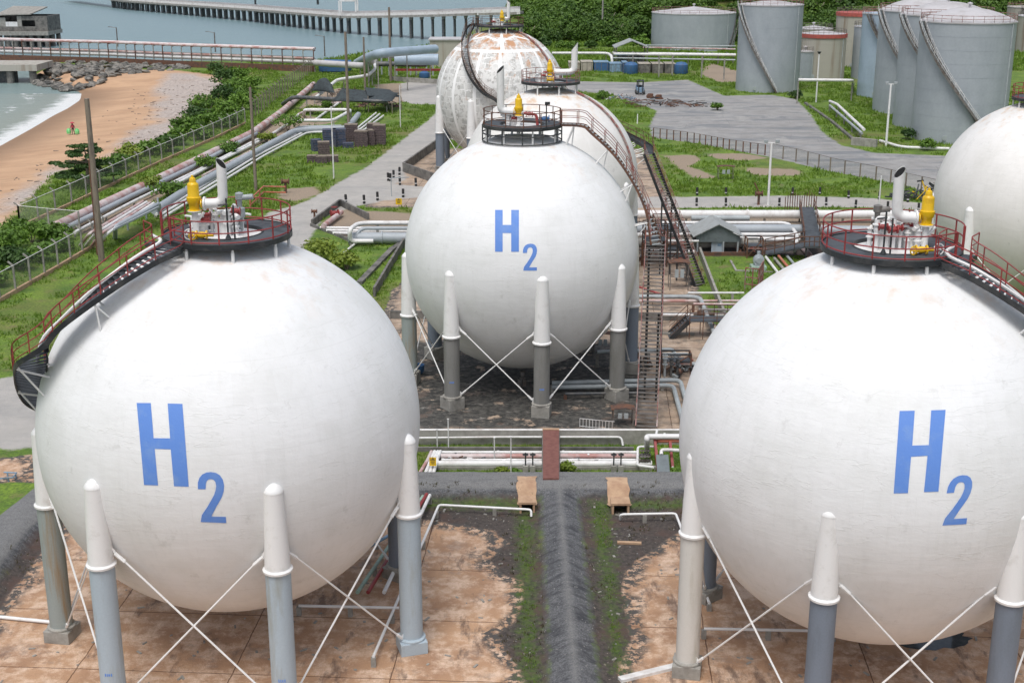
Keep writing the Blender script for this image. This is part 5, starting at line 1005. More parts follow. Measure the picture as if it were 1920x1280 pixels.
fence('far end of the beach fence with closely spaced dark posts', [(474, 224), (520, 185), (560, 155), (588, 133)], 3.0, 3.6, .5, post='wood', base=False)
fence('short link fence closing the corner at the left', [(38, 428), (95, 434), (158, 440)], 2.6, 4.2, 0, base=False)
fence('low broken fence along the near edge of the paved yard', [(1225, 258), (1300, 268), (1372, 282), (1440, 292)], 1.6, 1.4, 0, post='rust', base=False, group='low yard fences')
fence('low post fence continuing right toward the tank', [(1444, 293), (1500, 305), (1560, 322), (1640, 338), (1700, 352), (1760, 366)], 1.9, 2.9, 0, post='wood', base=False, group='low yard fences')
railing('thin metal hoop frame at the road junction', [(734, 368), (768, 366)], 2.3, 4.5, 'pipe_grey', (1.0,), .06)
# ---- pipes of the left field
pipe('fattest faded pink pipe running along the beach fence', [(92, 430, .8), (312, 328, .8), (475, 248, .8), (530, 208, .8), (588, 158, .8)], .55, M['pipe_pink'], posts=8, group='field pipes along the fence', n=14)
MB_ = None
pipe('grey pipe next to the fattest pink one', [(128, 426, .6), (242, 370, .6), (362, 313, .6), (480, 250, .6)], .32, M['tank'], posts=8, group='field pipes along the fence')
for k in range(5):
    o_ = k * 9
    pipe('thin %s pipe of the rack bundle, %s' % (('pink', 'white', 'pink', 'white', 'grey')[k], ('outermost', 'second', 'third', 'fourth', 'innermost')[k]), [(150 + o_ * 1.2, 460 + o_ * .1, .2), (168 + o_ * 1.2, 438, 2.4 - .2 * k), (268 + o_ * .75, 378 + k, 2.2)] if k < 4 else [(216, 446, .1), (216, 425, 2.1), (298, 382, 2.1), (298, 400, .1)], .16 if k < 4 else .25, M[('pipe_pink', 'pipe_white', 'pipe_pink', 'pipe_white', 'tank')[k]], group='thin pipes on the low rack', rad=.9)
for k, (pts_, r_, mt) in enumerate((([(140, 436, .5), (250, 378, .5), (370, 320, .5), (490, 258, .5)], .2, 'pipe_white'), ([(330, 345, .4), (420, 298, .4), (500, 258, .4), (540, 232, .4), (560, 215, .4)], .22, 'pipe_white'), ([(560, 214, .5), (600, 198, .5), (640, 192, .5)], .22, 'pipe_pink'), ([(590, 226, .4), (618, 205, .4), (640, 190, .4)], .22, 'pipe_white'), ([(440, 300, .4), (500, 272, .4), (560, 238, .4), (640, 236, .4)], .18, 'tank'), ([(380, 330, .3), (470, 284, .3)], .2, 'pipe_pink'))):
    pipe('%s pipe %s' % (('white', 'white', 'faded pink', 'chalky white', 'thin grey', 'short pink')[k], ('between the grey fence pipe and the rack bundle', 'threading the weeds toward the loop pipes', 'short, behind the white loops', 'slanting up behind the loop pipes', 'hugging the widest bend of the big grey pipe', 'half buried in the field weeds')[k]), pts_, r_, M[mt], posts=9, group='extra slim field pipes', rad=1.5)
m = thing('pipe_rack', 'low grey pipe rack frame at the left fence corner', 'pipe rack', tuple(G(235, 440)))
for x, y in ((216, 444), (240, 432), (298, 402), (275, 412)): q = G(x, y); MB().bar((q.x, q.y, 0), (q.x, q.y, 2.0), .18).build('leg', M['tank'], m)
MB().bar(G(214, 430, 2.0), G(298, 388, 2.0), .2).build('beam', M['tank'], m); MB().bar(G(180, 430, 2.0), G(262, 385, 2.0), .2).build('beam', M['tank'], m)
pipe('big grey pipe wandering through the weeds, widest bend', [(290, 395, .8), (340, 362, .8), (482, 284, .8), (552, 246, .8), (592, 242, .8), (650, 242, .8), (672, 215, .8)], .50, M['tank'], posts=9, group='field pipes through the weeds', rad=3)
for k, (dx, dy) in enumerate(((0, 0), (-7, -2), (7, 3))):
    pipe('%s of the three slim white pipes bending past the crates' % ('middle', 'farthest', 'nearest')[k], [(300 + dx, 404 + dy, .4), (405 + dx, 340 + dy, .4), (486 + dx, 290 + dy, .4), (575 + dx * .3, 245 + dy, .4), (672 + dx, 245 + dy * .4, .4), (712 + dx, 214 + dy, .4)], .17, M['pipe_white'], posts=10, group='slim white field pipes', rad=2)
pipe('white pipe loop standing up in the weeds, rear one', [(570, 215, .3), (571, 206, 2.0), (660, 206, 2.0), (625, 226, 1.2), (548, 226, 1.2)], .28, M['pipe_white'], posts=8, rad=1.2)
pipe('dark pipe raised on posts in front of the shade nets', [(530, 195, .4), (550, 182, 2.3), (640, 187, 2.3), (700, 190, 2.3), (724, 191, 2.2), (728, 205, .3)], .38, M['pipe_dark'], posts=9, rad=1.6)
pipe('white pipe climbing over the shade nets toward the trestle', [(590, 185, 1.0), (632, 150, 2.4), (690, 142, 2.6), (703, 130, 3.2), (703, 105, 3.2)], .35, M['pipe_white'], posts=12, rad=2)
# big silver pipes of the jetty head
pipe('long silver pipe lying above the trestle', [(590, 118, 2.4), (686, 124, 2.4), (700, 112, 6)], .75, M['tank_roof'], posts=14, n=14, rad=2)
pipe('fattest silver pipe rising and bending right to the jetty head', [(690, 128, 2.0), (690, 108, 6.5), (712, 100, 8.5), (816, 92, 8.0)], .95, M['tank_blue'], posts=12, n=16, rad=4)
pipe('silver pipe with a flanged open end by the white block house', [(740, 112, 5.0), (822, 112, 5.0)], 1.25, M['tank_blue'], posts=8, n=16)
pipe('dark grey pipe sloping down to the sea behind the silver pipes', [(668, 118, 0), (690, 106, 4.5)], .9, M['leg_blue'], n=14)
pipe('dark grey horizontal pipe under the silver ones', [(700, 120, 3.2), (800, 121, 3.2)], .6, M['pipe_dark'], posts=10)
m = thing('jetty_scaffold', 'steel frame of posts and beams under the silver jetty pipes', 'pipe frame', tuple(G(760, 140)))
for x in (716, 730, 744, 770, 781, 800, 812): q = G(x, 142); MB().bar((q.x, q.y, 0), (q.x, q.y, 6.5 if x < 790 else 5.5), .35).build('post', M['tank'], m)
for z_ in (2.6, 4.2): q = G(716, 142); w_ = G(812, 142); MB().bar((q.x, q.y, z_), (w_.x, w_.y, z_), .3).build('beam', M['steel'], m)
q = G(742, 146); MB().bar((q.x, q.y - 2, 2.0), (q.x + 12, q.y - 2, 2.0), .5).build('red_pipe', M['red'], m)
a_, b_ = G(735, 152), G(860, 160); solo(MB().bar((a_.x, a_.y, .5), (b_.x, b_.y, .5), .6, 1.0), 'low_wall', M['conc'], 'low pale wall in front of the jetty pipe frame', 'wall')
a_ = G(838, 128); root = thing('block_house', 'stained white block house behind the patched tank', 'building', (a_.x, a_.y, 0)); MB().box((a_.x, a_.y + 4, 3.4), (8.5, 8, 6.8)).build('wall', M['tank_old'], root); MB().box((a_.x, a_.y + 4, 6.95), (9.1, 8.6, .3)).build('roof', M['tank_roof'], root); MB().box((a_.x + 1, a_.y - .02, 1.3), (1.4, .1, 2.4)).build('door', M['pipe_dark'], root)
# shade nets, scrap
def net(lb, corners, peak, mat='netting', name='shade_net', posts=True):
    P3 = [G(x, y, z) for x, y, z in corners]; root = thing(name, lb, 'shade net', tuple(G(corners[0][0], corners[0][1])), 'dark shade nets'); n = 10; vs = []
    for j in range(n + 1):
        for i in range(n + 1):
            u, v = i / n, j / n; p = P3[0] * (1 - u) * (1 - v) + P3[1] * u * (1 - v) + P3[2] * u * v + P3[3] * (1 - u) * v
            sag = math.sin(PI * u) * math.sin(PI * v); p = p + Vector((0, 0, peak * sag + .25 * math.sin(7 * u + 3 * v) * sag)); vs.append(p)
    up = MB().add(vs, [(j * (n + 1) + i, j * (n + 1) + i + 1, (j + 1) * (n + 1) + i + 1, (j + 1) * (n + 1) + i) for j in range(n) for i in range(n)]); o = up.build('net', M[mat], root, smooth=True); s = o.modifiers.new('th', 'SOLIDIFY'); s.thickness = .05
    for p in P3: MB().bar((p.x, p.y, 0), (p.x, p.y, p.z), .14).build('pole', M['wood'], root)
    return root
net('dark peaked shade net left of the grey poles', [(583, 170, 2.0), (628, 174, 2.2), (622, 158, 3.2), (596, 154, 3.6)], 2.0); net('wide dark shade net sagging between the two grey poles', [(624, 190, 2.2), (735, 190, 2.4), (748, 174, 3.0), (640, 166, 4.4)], .6); net('dark shade net sloping up behind the wide one', [(690, 180, 3.2), (752, 182, 2.4), (730, 168, 2.6), (684, 164, 4.4)], .4)
def heap(lb, px, py, w, d, h, mat, seed, name='scrap_heap', cat='scrap heap', group=None, k=26):
    rnd = random.Random(seed); p = G(px, py); m = MB()
    for i in range(k):
        u, v = rnd.uniform(-1, 1), rnd.uniform(-1, 1); hh = h * max(0.15, 1 - u * u * .8) * rnd.uniform(.4, 1)
        m.bar((p.x + u * w / 2, p.y + v * d / 2, rnd.uniform(0, hh)), (p.x + u * w / 2 + rnd.uniform(-w / 4, w / 4), p.y + v * d / 2 + rnd.uniform(-.6, .6), rnd.uniform(0, hh)), rnd.uniform(.08, .3))
    return solo(m, name, [M[q] for q in mat] if isinstance(mat, tuple) else M[mat], lb, cat, group)
def heapm(lb, px, py, w, d, h, mats, seed, k=30, **kw):
    root = thing('scrap_heap', lb, 'scrap heap', tuple(G(px, py)), kw.get('group')); 
    rnd = random.Random(seed); p = G(px, py)
    for j, mt in enumerate(mats):
        m = MB()
        for i in range(k // len(mats)):
            u, v = rnd.uniform(-1, 1), rnd.uniform(-1, 1); hh = h * max(.15, 1 - u * u * .8) * rnd.uniform(.4, 1)
            m.bar((p.x + u * w / 2, p.y + v * d / 2, rnd.uniform(0, hh)), (p.x + u * w / 2 + rnd.uniform(-1, 1) * w / 6, p.y + v * d / 2 + rnd.uniform(-.6, .6), rnd.uniform(0, hh)), rnd.uniform(.06, .2))
        tag(m.build('scrap_metal', M[mt], root), kind='stuff')
heapm('tangle of small pipes and valves in the corridor beside the walkway', 1105, 868, 3.2, .8, .7, ('steel', 'rust', 'pipe_white', 'pipe_dark'), 41, 40); heapm('small pipes and fittings at the left end of the corridor', 868, 866, 3.4, .8, .6, ('steel', 'rust', 'pipe_white', 'pipe_dark'), 42, 44); heapm('dark machinery and fittings behind the right rear leg of the middle tank', 1195, 690, 2.4, 2, 1.6, ('black', 'rust', 'steel'), 43, 40); heapm('rusty fittings and pipe ends beyond the standing valves', 1285, 700, 2.2, 2, 1.2, ('rust', 'pipe_grey', 'black'), 44, 36); heapm('rusty clutter beneath the rear stairs near the big pipes', 1262, 474, 3.6, 2.5, 1.6, ('rust', 'black', 'rustred', 'steel'), 45, 60); heapm('rusty clutter between the pump house and crossover stairs', 1405, 470, 3.0, 2, 1.3, ('rust', 'steel', 'rustred'), 46, 45)
heapm('jumble of drums and scrap under the peaked shade net', 598, 168, 5, 4, 2.2, ('black', 'rust', 'steel', 'conc_tan'), 3, 60); heapm('rusty machinery under the wide shade net', 655, 178, 8, 3, 2.0, ('rust', 'black', 'steel'), 5, 60)
heapm('rusty frame and scrap in front of the wide shade net', 710, 200, 8, 3, 2.2, ('rust', 'rustred', 'black'), 6, 70); heapm('small scrap pile with white sheets on the yard', 1165, 187, 6, 3, 1.2, ('pipe_white', 'bluelight', 'rustred', 'steel'), 8, 60)
heapm('scattered rusty pipe pieces lying on the paved yard', 1250, 196, 15, 9, 1.3, ('rust', 'black', 'steel', 'rust'), 9, 80); heapm('scrap with yellow frame beside the far right tank', 1738, 372, 9, 4, 2.6, ('black', 'pipe_dark', 'steel', 'pipe_dark', 'black', 'yellow', 'steel', 'pipe_dark', 'black', 'pipe_dark'), 10, 110)
p = G(698, 172, 1.6); m = MB().add([(p.x - 1.8, p.y, .9), (p.x + 2.2, p.y, 1.0), (p.x + .3, p.y + .8, 2.3), (p.x - 1.5, p.y + 1.8, .9), (p.x + 2.4, p.y + 1.8, .9)], [(0, 1, 2), (0, 2, 3), (1, 4, 2), (3, 2, 4)]); solo(m, 'teal_tarpaulin', M['teal'], 'bright teal tarpaulin under the wide shade net', 'tarpaulin')
p = G(629, 136); solo(MB().add([(p.x - 4, p.y, 1.6), (p.x + 3, p.y, 1.4), (p.x + 3.5, p.y + 4, 2.6), (p.x - 3, p.y + 4, 2.8), (p.x - 4, p.y, .2), (p.x + 3, p.y, .2), (p.x + 3.5, p.y + 4, .2), (p.x - 3, p.y + 4, .2)], [(0, 1, 2, 3), (0, 4, 5, 1), (1, 5, 6, 2), (3, 7, 4, 0), (2, 6, 7, 3)]), 'blue_tarpaulin', M['bluebox'], 'blue tarpaulin over a heap near the trestle end', 'tarpaulin')
p = G(796, 148); m = MB().lathe([(0, 0), (1.1, 0), (1.3, .5), (1.2, 1.4), (.6, 1.7), (0, 1.8)], (p.x, p.y, 0), 14); solo(m, 'covered_skip', M['bluebox'], 'dark blue covered bundle before the jetty pipe frame', 'bundle', smooth=True)
# crates
def crate_stack(lb, px, py, w, d, h, rz, mat, rows):
    p = G(px, py); root = thing('crate_stack', lb, 'crate stack', (p.x, p.y, 0), 'stacks of crates on the grass'); R = Matrix.Rotation(rz, 3, 'Z')
    for j in range(rows):
        z = h * (j + .5) / rows; k = random.uniform(-.05, .05); m = MB()
        m.box((p.x + k, p.y + d / 2, z), (w, d, h / rows * .86), rz=rz)
        for i in range(4): q = R @ Vector((w * (i / 3 - .5) * .98, -d / 2 - .01, 0)); m.box((p.x + k + q.x, p.y + d / 2 + q.y, z), (.1, .06, h / rows * .98), rz=rz)
        m.build('layer', M[mat], root)
    MB().box((p.x, p.y + d / 2, h + .03), (w * 1.04, d * 1.04, .08), rz=rz).build('top_board', M['wood'] if mat == 'brickpile' else M['brickpile_blue'], root)
for a in (('lowest front crate stack at the left of the heap', 585, 306, 1.5, 1.4, 1.0, .1, 'brickpile', 3), ('low crate stack right of the lowest one', 602, 307, 1.5, 1.4, 1.0, .1, 'brickpile', 3), ('crate stack with a grey top, front middle', 606, 290, 1.7, 1.6, 1.8, .15, 'brickpile', 5), ('rightmost stack of the low front row', 623, 305, 1.6, 1.4, .9, .1, 'brickpile', 3),
          ('dark leaning crate stack at the far left', 592, 284, 1.4, 1.4, 1.7, .4, 'brickpile_blue', 4), ('dark blue crate stack in the middle of the heap', 617, 277, 2.0, 1.8, 2.7, .1, 'brickpile_blue', 7), ('dark blue crate stack right beside the other dark one', 636, 276, 1.9, 1.8, 2.7, .1, 'brickpile_blue', 7),
          ('tall crate stack with a blue corner at the back', 658, 269, 2.0, 1.8, 2.9, .05, 'brickpile', 8), ('low dark crate in front of the right stacks', 652, 278, 1.6, 1.3, .7, .1, 'brickpile_blue', 2), ('square purple crate stack, centre right', 677, 276, 2.0, 1.8, 2.4, .02, 'brickpile', 7), ('crate stack between the two right ones', 694, 274, 1.4, 1.8, 2.4, .02, 'brickpile', 6), ('tallest crate stack at the right end', 711, 273, 1.9, 1.8, 3.1, .02, 'brickpile', 8), ('crate stack hidden at the back right', 700, 262, 2.0, 1.5, 2.5, .02, 'brickpile', 7)): crate_stack(*a)
# ---- coast: trestle, rocks, quay, ruin, pier
root = thing('pipe_trestle', 'long rusty pipe trestle running along the shore at the left', 'pipe trestle', tuple(G(0, 113)))
TL = [(-260, 96), (-100, 106), (0, 113), (95, 116), (200, 119), (330, 125), (460, 130), (590, 135)]
P3 = [G(x, y) for x, y in TL]
for h, dy, r, mt in ((5.4, 0, .32, 'pipe_pink'), (5.4, 1.4, .32, 'pipe_white'), (5.4, 2.6, .3, 'pipe_pink'), (3.2, 0, .35, 'pipe_pink'), (2.4, 0, .4, 'pipe_white')): MB().tube([p + Vector((0, dy, h)) for p in P3], r, 8).build('pipe', M[mt], root, smooth=True)
for i, q in enumerate(resample(P3, 2.9)[4:102]): MB().bar((q.x, q.y - .5, 1.4), (q.x, q.y - .5, 5.2), .22).bar((q.x, q.y - .6, 5.0), (q.x, q.y + 2.2, 5.0), .2).build('frame', M[('conc', 'rust', 'conc')[i % 3]], root)
m = MB()
for a, b in zip(P3, P3[1:]): m.bar(a + Vector((0, -.6, .55)), b + Vector((0, -.6, .55)), .5, 1.9)
m.build('base_wall', M['rust'], root)
m = MB()
for a, b in zip(P3, P3[1:]): m.bar(a + Vector((0, -.7, 3.6)), b + Vector((0, -.7, 3.6)), .1).bar(a + Vector((0, -.7, 2.0)), b + Vector((0, -.7, 2.0)), .1)
m.build('guard_rail', M['steel'], root)
rnd = random.Random(4); k = 0
RP = [(66, 150), (60, 128), (120, 124), (240, 127), (330, 130), (370, 138), (300, 141), (240, 147), (200, 156), (120, 162)]
rk = []
while len(rk) < 290:
    px, py = rnd.uniform(50, 380), rnd.uniform(120, 163); inside = False; n = len(RP)
    for i in range(n):
        (x0, y0), (x1, y1) = RP[i], RP[(i + 1) % n]
        if (y0 > py) != (y1 > py) and px < (x1 - x0) * (py - y0) / (y1 - y0) + x0: inside = not inside
    if inside: rk.append((px, py))
protos = []
for v in range(6):
    bm = bmesh.new(); bmesh.ops.create_icosphere(bm, subdivisions=2, radius=1)
    for q in bm.verts: q.co *= 1 + .45 * (noise.noise(q.co * 1.3 + Vector((v * 7, 0, 0)))); q.co.z *= .65
    for q in bm.verts: q.co = Vector([round(c * 3) / 3 * .5 + c * .5 for c in q.co])
    me = bpy.data.meshes.new('rock'); bm.to_mesh(me); bm.free(); me.materials.append(M['rock']); protos.append(me)
for i, (px, py) in enumerate(rk):
    o = bpy.data.objects.new('rock', protos[i % 6]); COL.objects.link(o); p = G(px, py, -.9); zz = max(gz(p.x, p.y), -2.2)
    s = rnd.uniform(.65, 1.35); o.location = (p.x, p.y, zz + .2 * s); o.scale = (s * rnd.uniform(.8, 1.4), s, s * rnd.uniform(.55, .9)); o.rotation_euler = (rnd.uniform(-.4, .4), rnd.uniform(-.4, .4), rnd.uniform(0, 6)); tag(o, 'grey boulder in the rock bank under the pipe trestle', 'rock', 'boulders of the rock bank')
def quay():
    a = G(-120, 157, SEA); b = G(72, 157, SEA); root = thing('quay', 'stained concrete quay on piles at the left end of the rocks', 'quay', tuple(b)); y = a.y
    MB().box(((a.x + b.x) / 2, y + 6, 1.5), (b.x - a.x, 12, 1.5)).build('deck', M['tank_old'], root)
    for i in range(8): x = b.x - 1.5 - i * 5.5; MB().lathe([(.9, -4), (.9, .8)], (x, y + 1.2, 0), 10).build('pile', M['conc_dark'], root)
    MB().box(((a.x + b.x) / 2 - 2, y + 3, -2.5), (b.x - a.x - 8, 1, 6.4)).build('back_wall', M['pipe_dark'], root)
quay()
def ruin():
    c = G(45, 89, SEA); X, Y = c.x, c.y; s = 2472 / (Y * CP + H * SP); root = thing('ruined_house', 'ruined grey concrete house on a cluster of piles in the sea', 'ruin', (X, Y, SEA)); w = 100 / s
    z0 = SEA + 22 / s * 1.0; z1 = z0 + 7 / s; z2 = z0 + 35 / s; zr = z0 + 45 / s
    MB().box((X, Y + 6, (z0 + z1) / 2), (w, 14, z1 - z0)).build('floor_slab', M['conc'], root)
    for i in range(7):
        for j in range(3): MB().lathe([(.75, SEA - 2), (.75, z0)], (X - w * .44 + w * .88 * i / 6, Y + j * 5.5 + .5, 0), 10).build('pile', M['conc_dark'], root)
    f = Y + .4
    def panel(x0, x1, za, zb, mt='conc_dark', nm='wall'): MB().box((X + (x0 + x1) / 2 * w, f, (za + zb) / 2), ((x1 - x0) * w, .5, zb - za)).build(nm, M[mt], root)
    hh = z2 - z1
    panel(-.48, .48, z1, z1 + hh * .32); panel(-.48, -.30, z1 + hh * .32, z2 - .5, 'conc'); panel(-.08, .0, z1 + hh * .32, z2, 'conc'); panel(.25, .48, z1 + hh * .32, z2); panel(.0, .25, z1 + hh * .72, z2); panel(-.3, -.08, z1 + hh * .32, z1 + hh * .62, 'pipe_white')
    for sx in (-1, 1): MB().box((X + sx * w * .47, Y + 6.5, (z1 + z2) / 2), (.5, 12, hh - .1)).build('side_wall', M['conc_dark'], root)
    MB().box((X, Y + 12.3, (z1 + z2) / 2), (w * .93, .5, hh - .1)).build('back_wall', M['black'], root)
    m = MB(); m.add([(X - w * .46, Y - .5, z2 + .2), (X + w * .2, Y - .5, z2 + .4), (X + w * .26, Y + 13, z2 + 2.0), (X - w * .4, Y + 13, z2 + 2.2), (X - w * .46, Y - .5, z2 + .5), (X + w * .2, Y - .5, z2 + .7), (X + w * .26, Y + 13, z2 + 2.3), (X - w * .4, Y + 13, z2 + 2.5)], [(3, 2, 1, 0), (4, 5, 6, 7), (0, 1, 5, 4), (1, 2, 6, 5), (2, 3, 7, 6), (3, 0, 4, 7)]); m.build('roof_sheet', M['conc'], root)
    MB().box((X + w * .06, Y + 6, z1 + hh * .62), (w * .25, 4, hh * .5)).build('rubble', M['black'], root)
ruin()
def pier():
    W_ = [(130, 3, -14), (250, 19, -1), (370, 30, 7), (480, 41, 14), (560, 52, 20), (655, 63, 27), (740, 69, 26), (830, 76, 24), (905, 82, 21), (975, 84, 19)]
    base = [G(x, y, SEA) for x, y, _ in W_]
    # deck level: keep one level road, 6.2 m above the water
    root = thing('pier', 'long concrete pier on dark piles crossing the water', 'pier', tuple(base[5])); top = []
    for b, w_ in zip(base, W_): top.append(Vector((b.x, b.y, H - b.y * math.tan(P + math.atan((w_[2] - 640) / F)) - .9)))
    m = MB(); c = MB(); 
    for a, b in zip(top, top[1:]): m.bar(a, b, 7.0, .8); c.bar(a + Vector((0, -3.4, .75)), b + Vector((0, -3.4, .75)), .3, .9)
    m.build('deck', M['conc'], root); c.build('parapet', M['pipe_white'], root)
    c = MB()
    for a, b in zip(top, top[1:]): c.bar(a + Vector((0, -3.45, .0)), b + Vector((0, -3.45, 0)), .25, .5).bar(a + Vector((0, 3.4, .9)), b + Vector((0, 3.4, .9)), .3, 1.0)
    c.build('far_parapet', M['pipe_white'], root)
    m = MB()
    for a, b in zip(top, top[1:]): m.bar(a + Vector((0, -1, 1.6)), b + Vector((0, -1, 1.6)), .3).bar(a + Vector((0, 1, 1.7)), b + Vector((0, 1, 1.7)), .5)
    m.build('service_pipe', M['tank_roof'], root)
    for i, q in enumerate(resample(top, 5.6)[14:112]):
        bt = MB(); bt.box((q.x, q.y, q.z - .75), (1.0, 6.6, .8)).build('cross_beam', M['conc'], root)
        m = MB()
        for s in (-2.6, .2, 2.6): m.lathe([(.34 if i % 3 else .5, SEA - 3), (.34 if i % 3 else .5, q.z - 1.1)], (q.x, q.y + s, 0), 8)
        tag(m.build('pile_row', M['conc_dark'] if i % 2 else M['pipe_dark'], root), kind='stuff') if 0 else m.build('pile_row', M['pipe_dark'], root)
    q = top[5]; m = MB()
    for sx in (-3, 3):
        for sy in (-3, 3): m.bar((q.x + sx, q.y + sy, 5), (q.x + sx, q.y + sy, 9.5), .5)
    for s in (-3, 3): m.bar((q.x - 3, q.y + s, 9.5), (q.x + 3, q.y + s, 9.5), .5)
    m.build('gantry', M['pipe_white'], root)
pier()
pole('dark channel marker standing in the sea beyond the pier', 596, 9, -30, .6, 'black', 'channel_marker', None); pole('dark mast in the sea at the upper middle', 479, 10, -20, .5, 'black', 'channel_marker', None)
# ---- person on the beach
def person():
    p = G(137, 250, -1.0); z = gz(p.x, p.y); o = Vector((p.x, p.y, z)); sc = 1.18
    me = bpy.data.meshes.new('person'); V = [(0, 0, .95), (0, 0, 1.2), (0, .02, 1.42), (0, .02, 1.55), (0, 0, 1.68), (-.1, 0, .9), (-.11, .03, .5), (-.11, 0, .08), (-.11, -.14, .03), (.1, 0, .9), (.13, .10, .5), (.12, .22, .08), (.12, .08, .03), (-.2, .02, 1.40), (-.28, 0, 1.12), (-.38, -.03, .88), (.2, .02, 1.40), (.28, 0, 1.12), (.38, -.03, .88)]
    E = [(0, 1), (1, 2), (2, 3), (3, 4), (0, 5), (5, 6), (6, 7), (7, 8), (0, 9), (9, 10), (10, 11), (11, 12), (2, 13), (13, 14), (14, 15), (2, 16), (16, 17), (17, 18)]
    rad = [.15, .15, .14, .065, .11, .10, .07, .05, .045, .10, .07, .05, .045, .07, .05, .035, .07, .05, .035]
    me.from_pydata([tuple(Vector(v) * sc) for v in V], E, []); ob = bpy.data.objects.new('person', me); COL.objects.link(ob); ob.location = o
    sk_ = ob.modifiers.new('skin', 'SKIN'); 
    for i, v in enumerate(me.skin_vertices[0].data): v.radius = (rad[i] * sc, rad[i] * sc * .85)
    me.skin_vertices[0].data[0].use_root = True; ss = ob.modifiers.new('sub', 'SUBSURF'); ss.levels = 1; ss.render_levels = 1; me.materials.append(M['cloth_dark'])
    tag(ob, 'person in dark clothes and red headwear walking the beach, green bag each side', 'person')
    h = MB().lathe([(0, 1.52), (.1, 1.56), (.13, 1.66), (.12, 1.76), (0, 1.82)], (0, 0, 0), 14).build('head', M['skin'], ob, smooth=True); h.scale = (sc,) * 3
    h = MB().lathe([(.12, 1.70), (.34, 1.72), (.30, 1.78), (.16, 1.86), (.0, 1.92)], (0, 0, 0), 16).build('sun_hat', M['cloth_red'], ob, smooth=True); h.scale = (sc,) * 3
    h = MB().lathe([(.20, 1.05), (.21, 1.2), (.2, 1.42), (.1, 1.5)], (0, 0, 0), 14).build('shirt', M['cloth_red'], ob, smooth=True); h.scale = (sc, sc * .8, sc)
    for s, lb in ((-1, 'green and white bag carried at the left of the person'), (1, 'green and white bag carried at the right of the person')):
        m = MB(); c = o + Vector((s * .72, 0, .62)) ; m.lathe([(0, -.45), (.34, -.42), (.40, -.1), (.36, .25), (.2, .42), (.05, .5)], c, 12); m.tube([c + Vector((0, 0, .45)), o + Vector((s * .46, 0, 1.06))], .02, 5); solo(m, 'carried_bag', M['green_bag'], lb, 'bag', 'bags carried on the beach', smooth=True)
person()
# ================================================================ STORAGE TANKS AND THE FAR YARD
def storage(lb, px0, px1, rim, base, mat='tank', roof='cone', stair=None, rimmat=None, apex=None, group='grey storage tanks', seam=True):
    xc = (px0 + px1) / 2; g = G(xc, base); d = g.y * CP + H * SP; r = (px1 - px0) / 2 * d / F; X = g.x * (g.y + r) / g.y; Y = g.y + r
    z = H - g.y * math.tan(P + math.atan((rim - 640) / F)); root = thing('storage_tank', lb, 'storage tank', (X, Y, 0), group); c = (X, Y, 0)
    w = MB().lathe([(r, -.3), (r, z)], c, 72).build('wall', M[mat], root, smooth=True)
    nb = max(3, int(z / 2.0)); 
    for k in range(1, nb): MB().lathe([(r + .005, z * k / nb - .02), (r + .02, z * k / nb - .02), (r + .02, z * k / nb + .02), (r + .005, z * k / nb + .02)], c, 72).build('weld_band', M[mat], w, smooth=True)
    if roof == 'dome': pr = [(r + .12, z), (r + .12, z + .12)] + [(r * math.cos(a) , z + .1 + r * .30 * math.sin(a)) for a in [PI / 2 * i / 10 for i in range(11)]]; pr = [(r + .12, z - .1), (r + .12, z + .1)] + [(r * (1 - (i / 10)), z + .1 + r * .27 * (1 - (1 - i / 10) ** 2)) for i in range(11)]
    elif roof == 'cone': pr = [(r + .1, z - .1), (r + .1, z + .12), (0, z + .12 + r * .13)]
    else: pr = [(r + .1, z - .1), (r + .1, z + .1), (r - .3, z + .1), (r - .3, z - .4), (0, z - .4)]
    rf = MB().lathe(pr, c, 72).build('roof', M['tank_roof'], root, smooth=True)
    if rimmat: MB().lathe([(r + .02, z - .7), (r + .2, z - .7), (r + .2, z + .15), (r + .02, z + .15)], c, 72).build('rim', M[rimmat], root)
    rr = MB()
    for h in (.5, 1.0): rr.ring((X, Y, z + .1 + h), r - .05, .04, 48, 4)
    for i in range(28): a = 2 * PI * i / 28; rr.tube([(X + math.sin(a) * (r - .05), Y - math.cos(a) * (r - .05), z), (X + math.sin(a) * (r - .05), Y - math.cos(a) * (r - .05), z + 1.1)], .035, 4)
    rr.build('roof_railing', M['rustred'] if stair else M['steel'], root)
    MB().lathe([(.2, 0), (.2, .5), (.45, .55), (.45, .75), (0, .9)], (X, Y, pr[-1][1] - .05), 10).build('roof_vent', M['tank_roof'], root)
    m = MB().box((X + r * .72, Y - r * .70, z * .5), (.18, .18, z * .98)).build('down_pipe', M['pipe_grey'], root)
    if stair:
        a0, a1, z0_, st_ = stair; pts = []
        for i in range(13): t = i / 12; a = math.radians(a0 + (a1 - a0) * t); pts.append((X + math.sin(a) * (r + .55), Y - math.cos(a) * (r + .55), z0_ + (z + .1 - z0_) * t))
        stairs(root, pts, rail=M['pipe_white'] if st_ == 'w' else M['steel'], string_m=M['steel'], width=.8, smooth_path=True, mid=(.55,), flip=1)
    dr = MB().lathe([(.0, 0), (.45, 0), (.45, .12), (0, .12)], (X - r * .55, Y - r * .835 - .05, .9), 14, axis=Matrix.Rotation(PI / 2, 3, 'X')).build('manhole', M['pipe_grey'], root)
    return c, r, z
storage('tallest grey storage tank in the middle with a dark spiral stair at its left', 1378, 1497, 12, 175, 'tank', 'cone', (5, -78, .1, 'w')); storage('wide low pale grey storage tank at the foot of the wooded hill', 1218, 1378, 28, 97, 'tank', 'cone', (48, 82, .1, 's'))
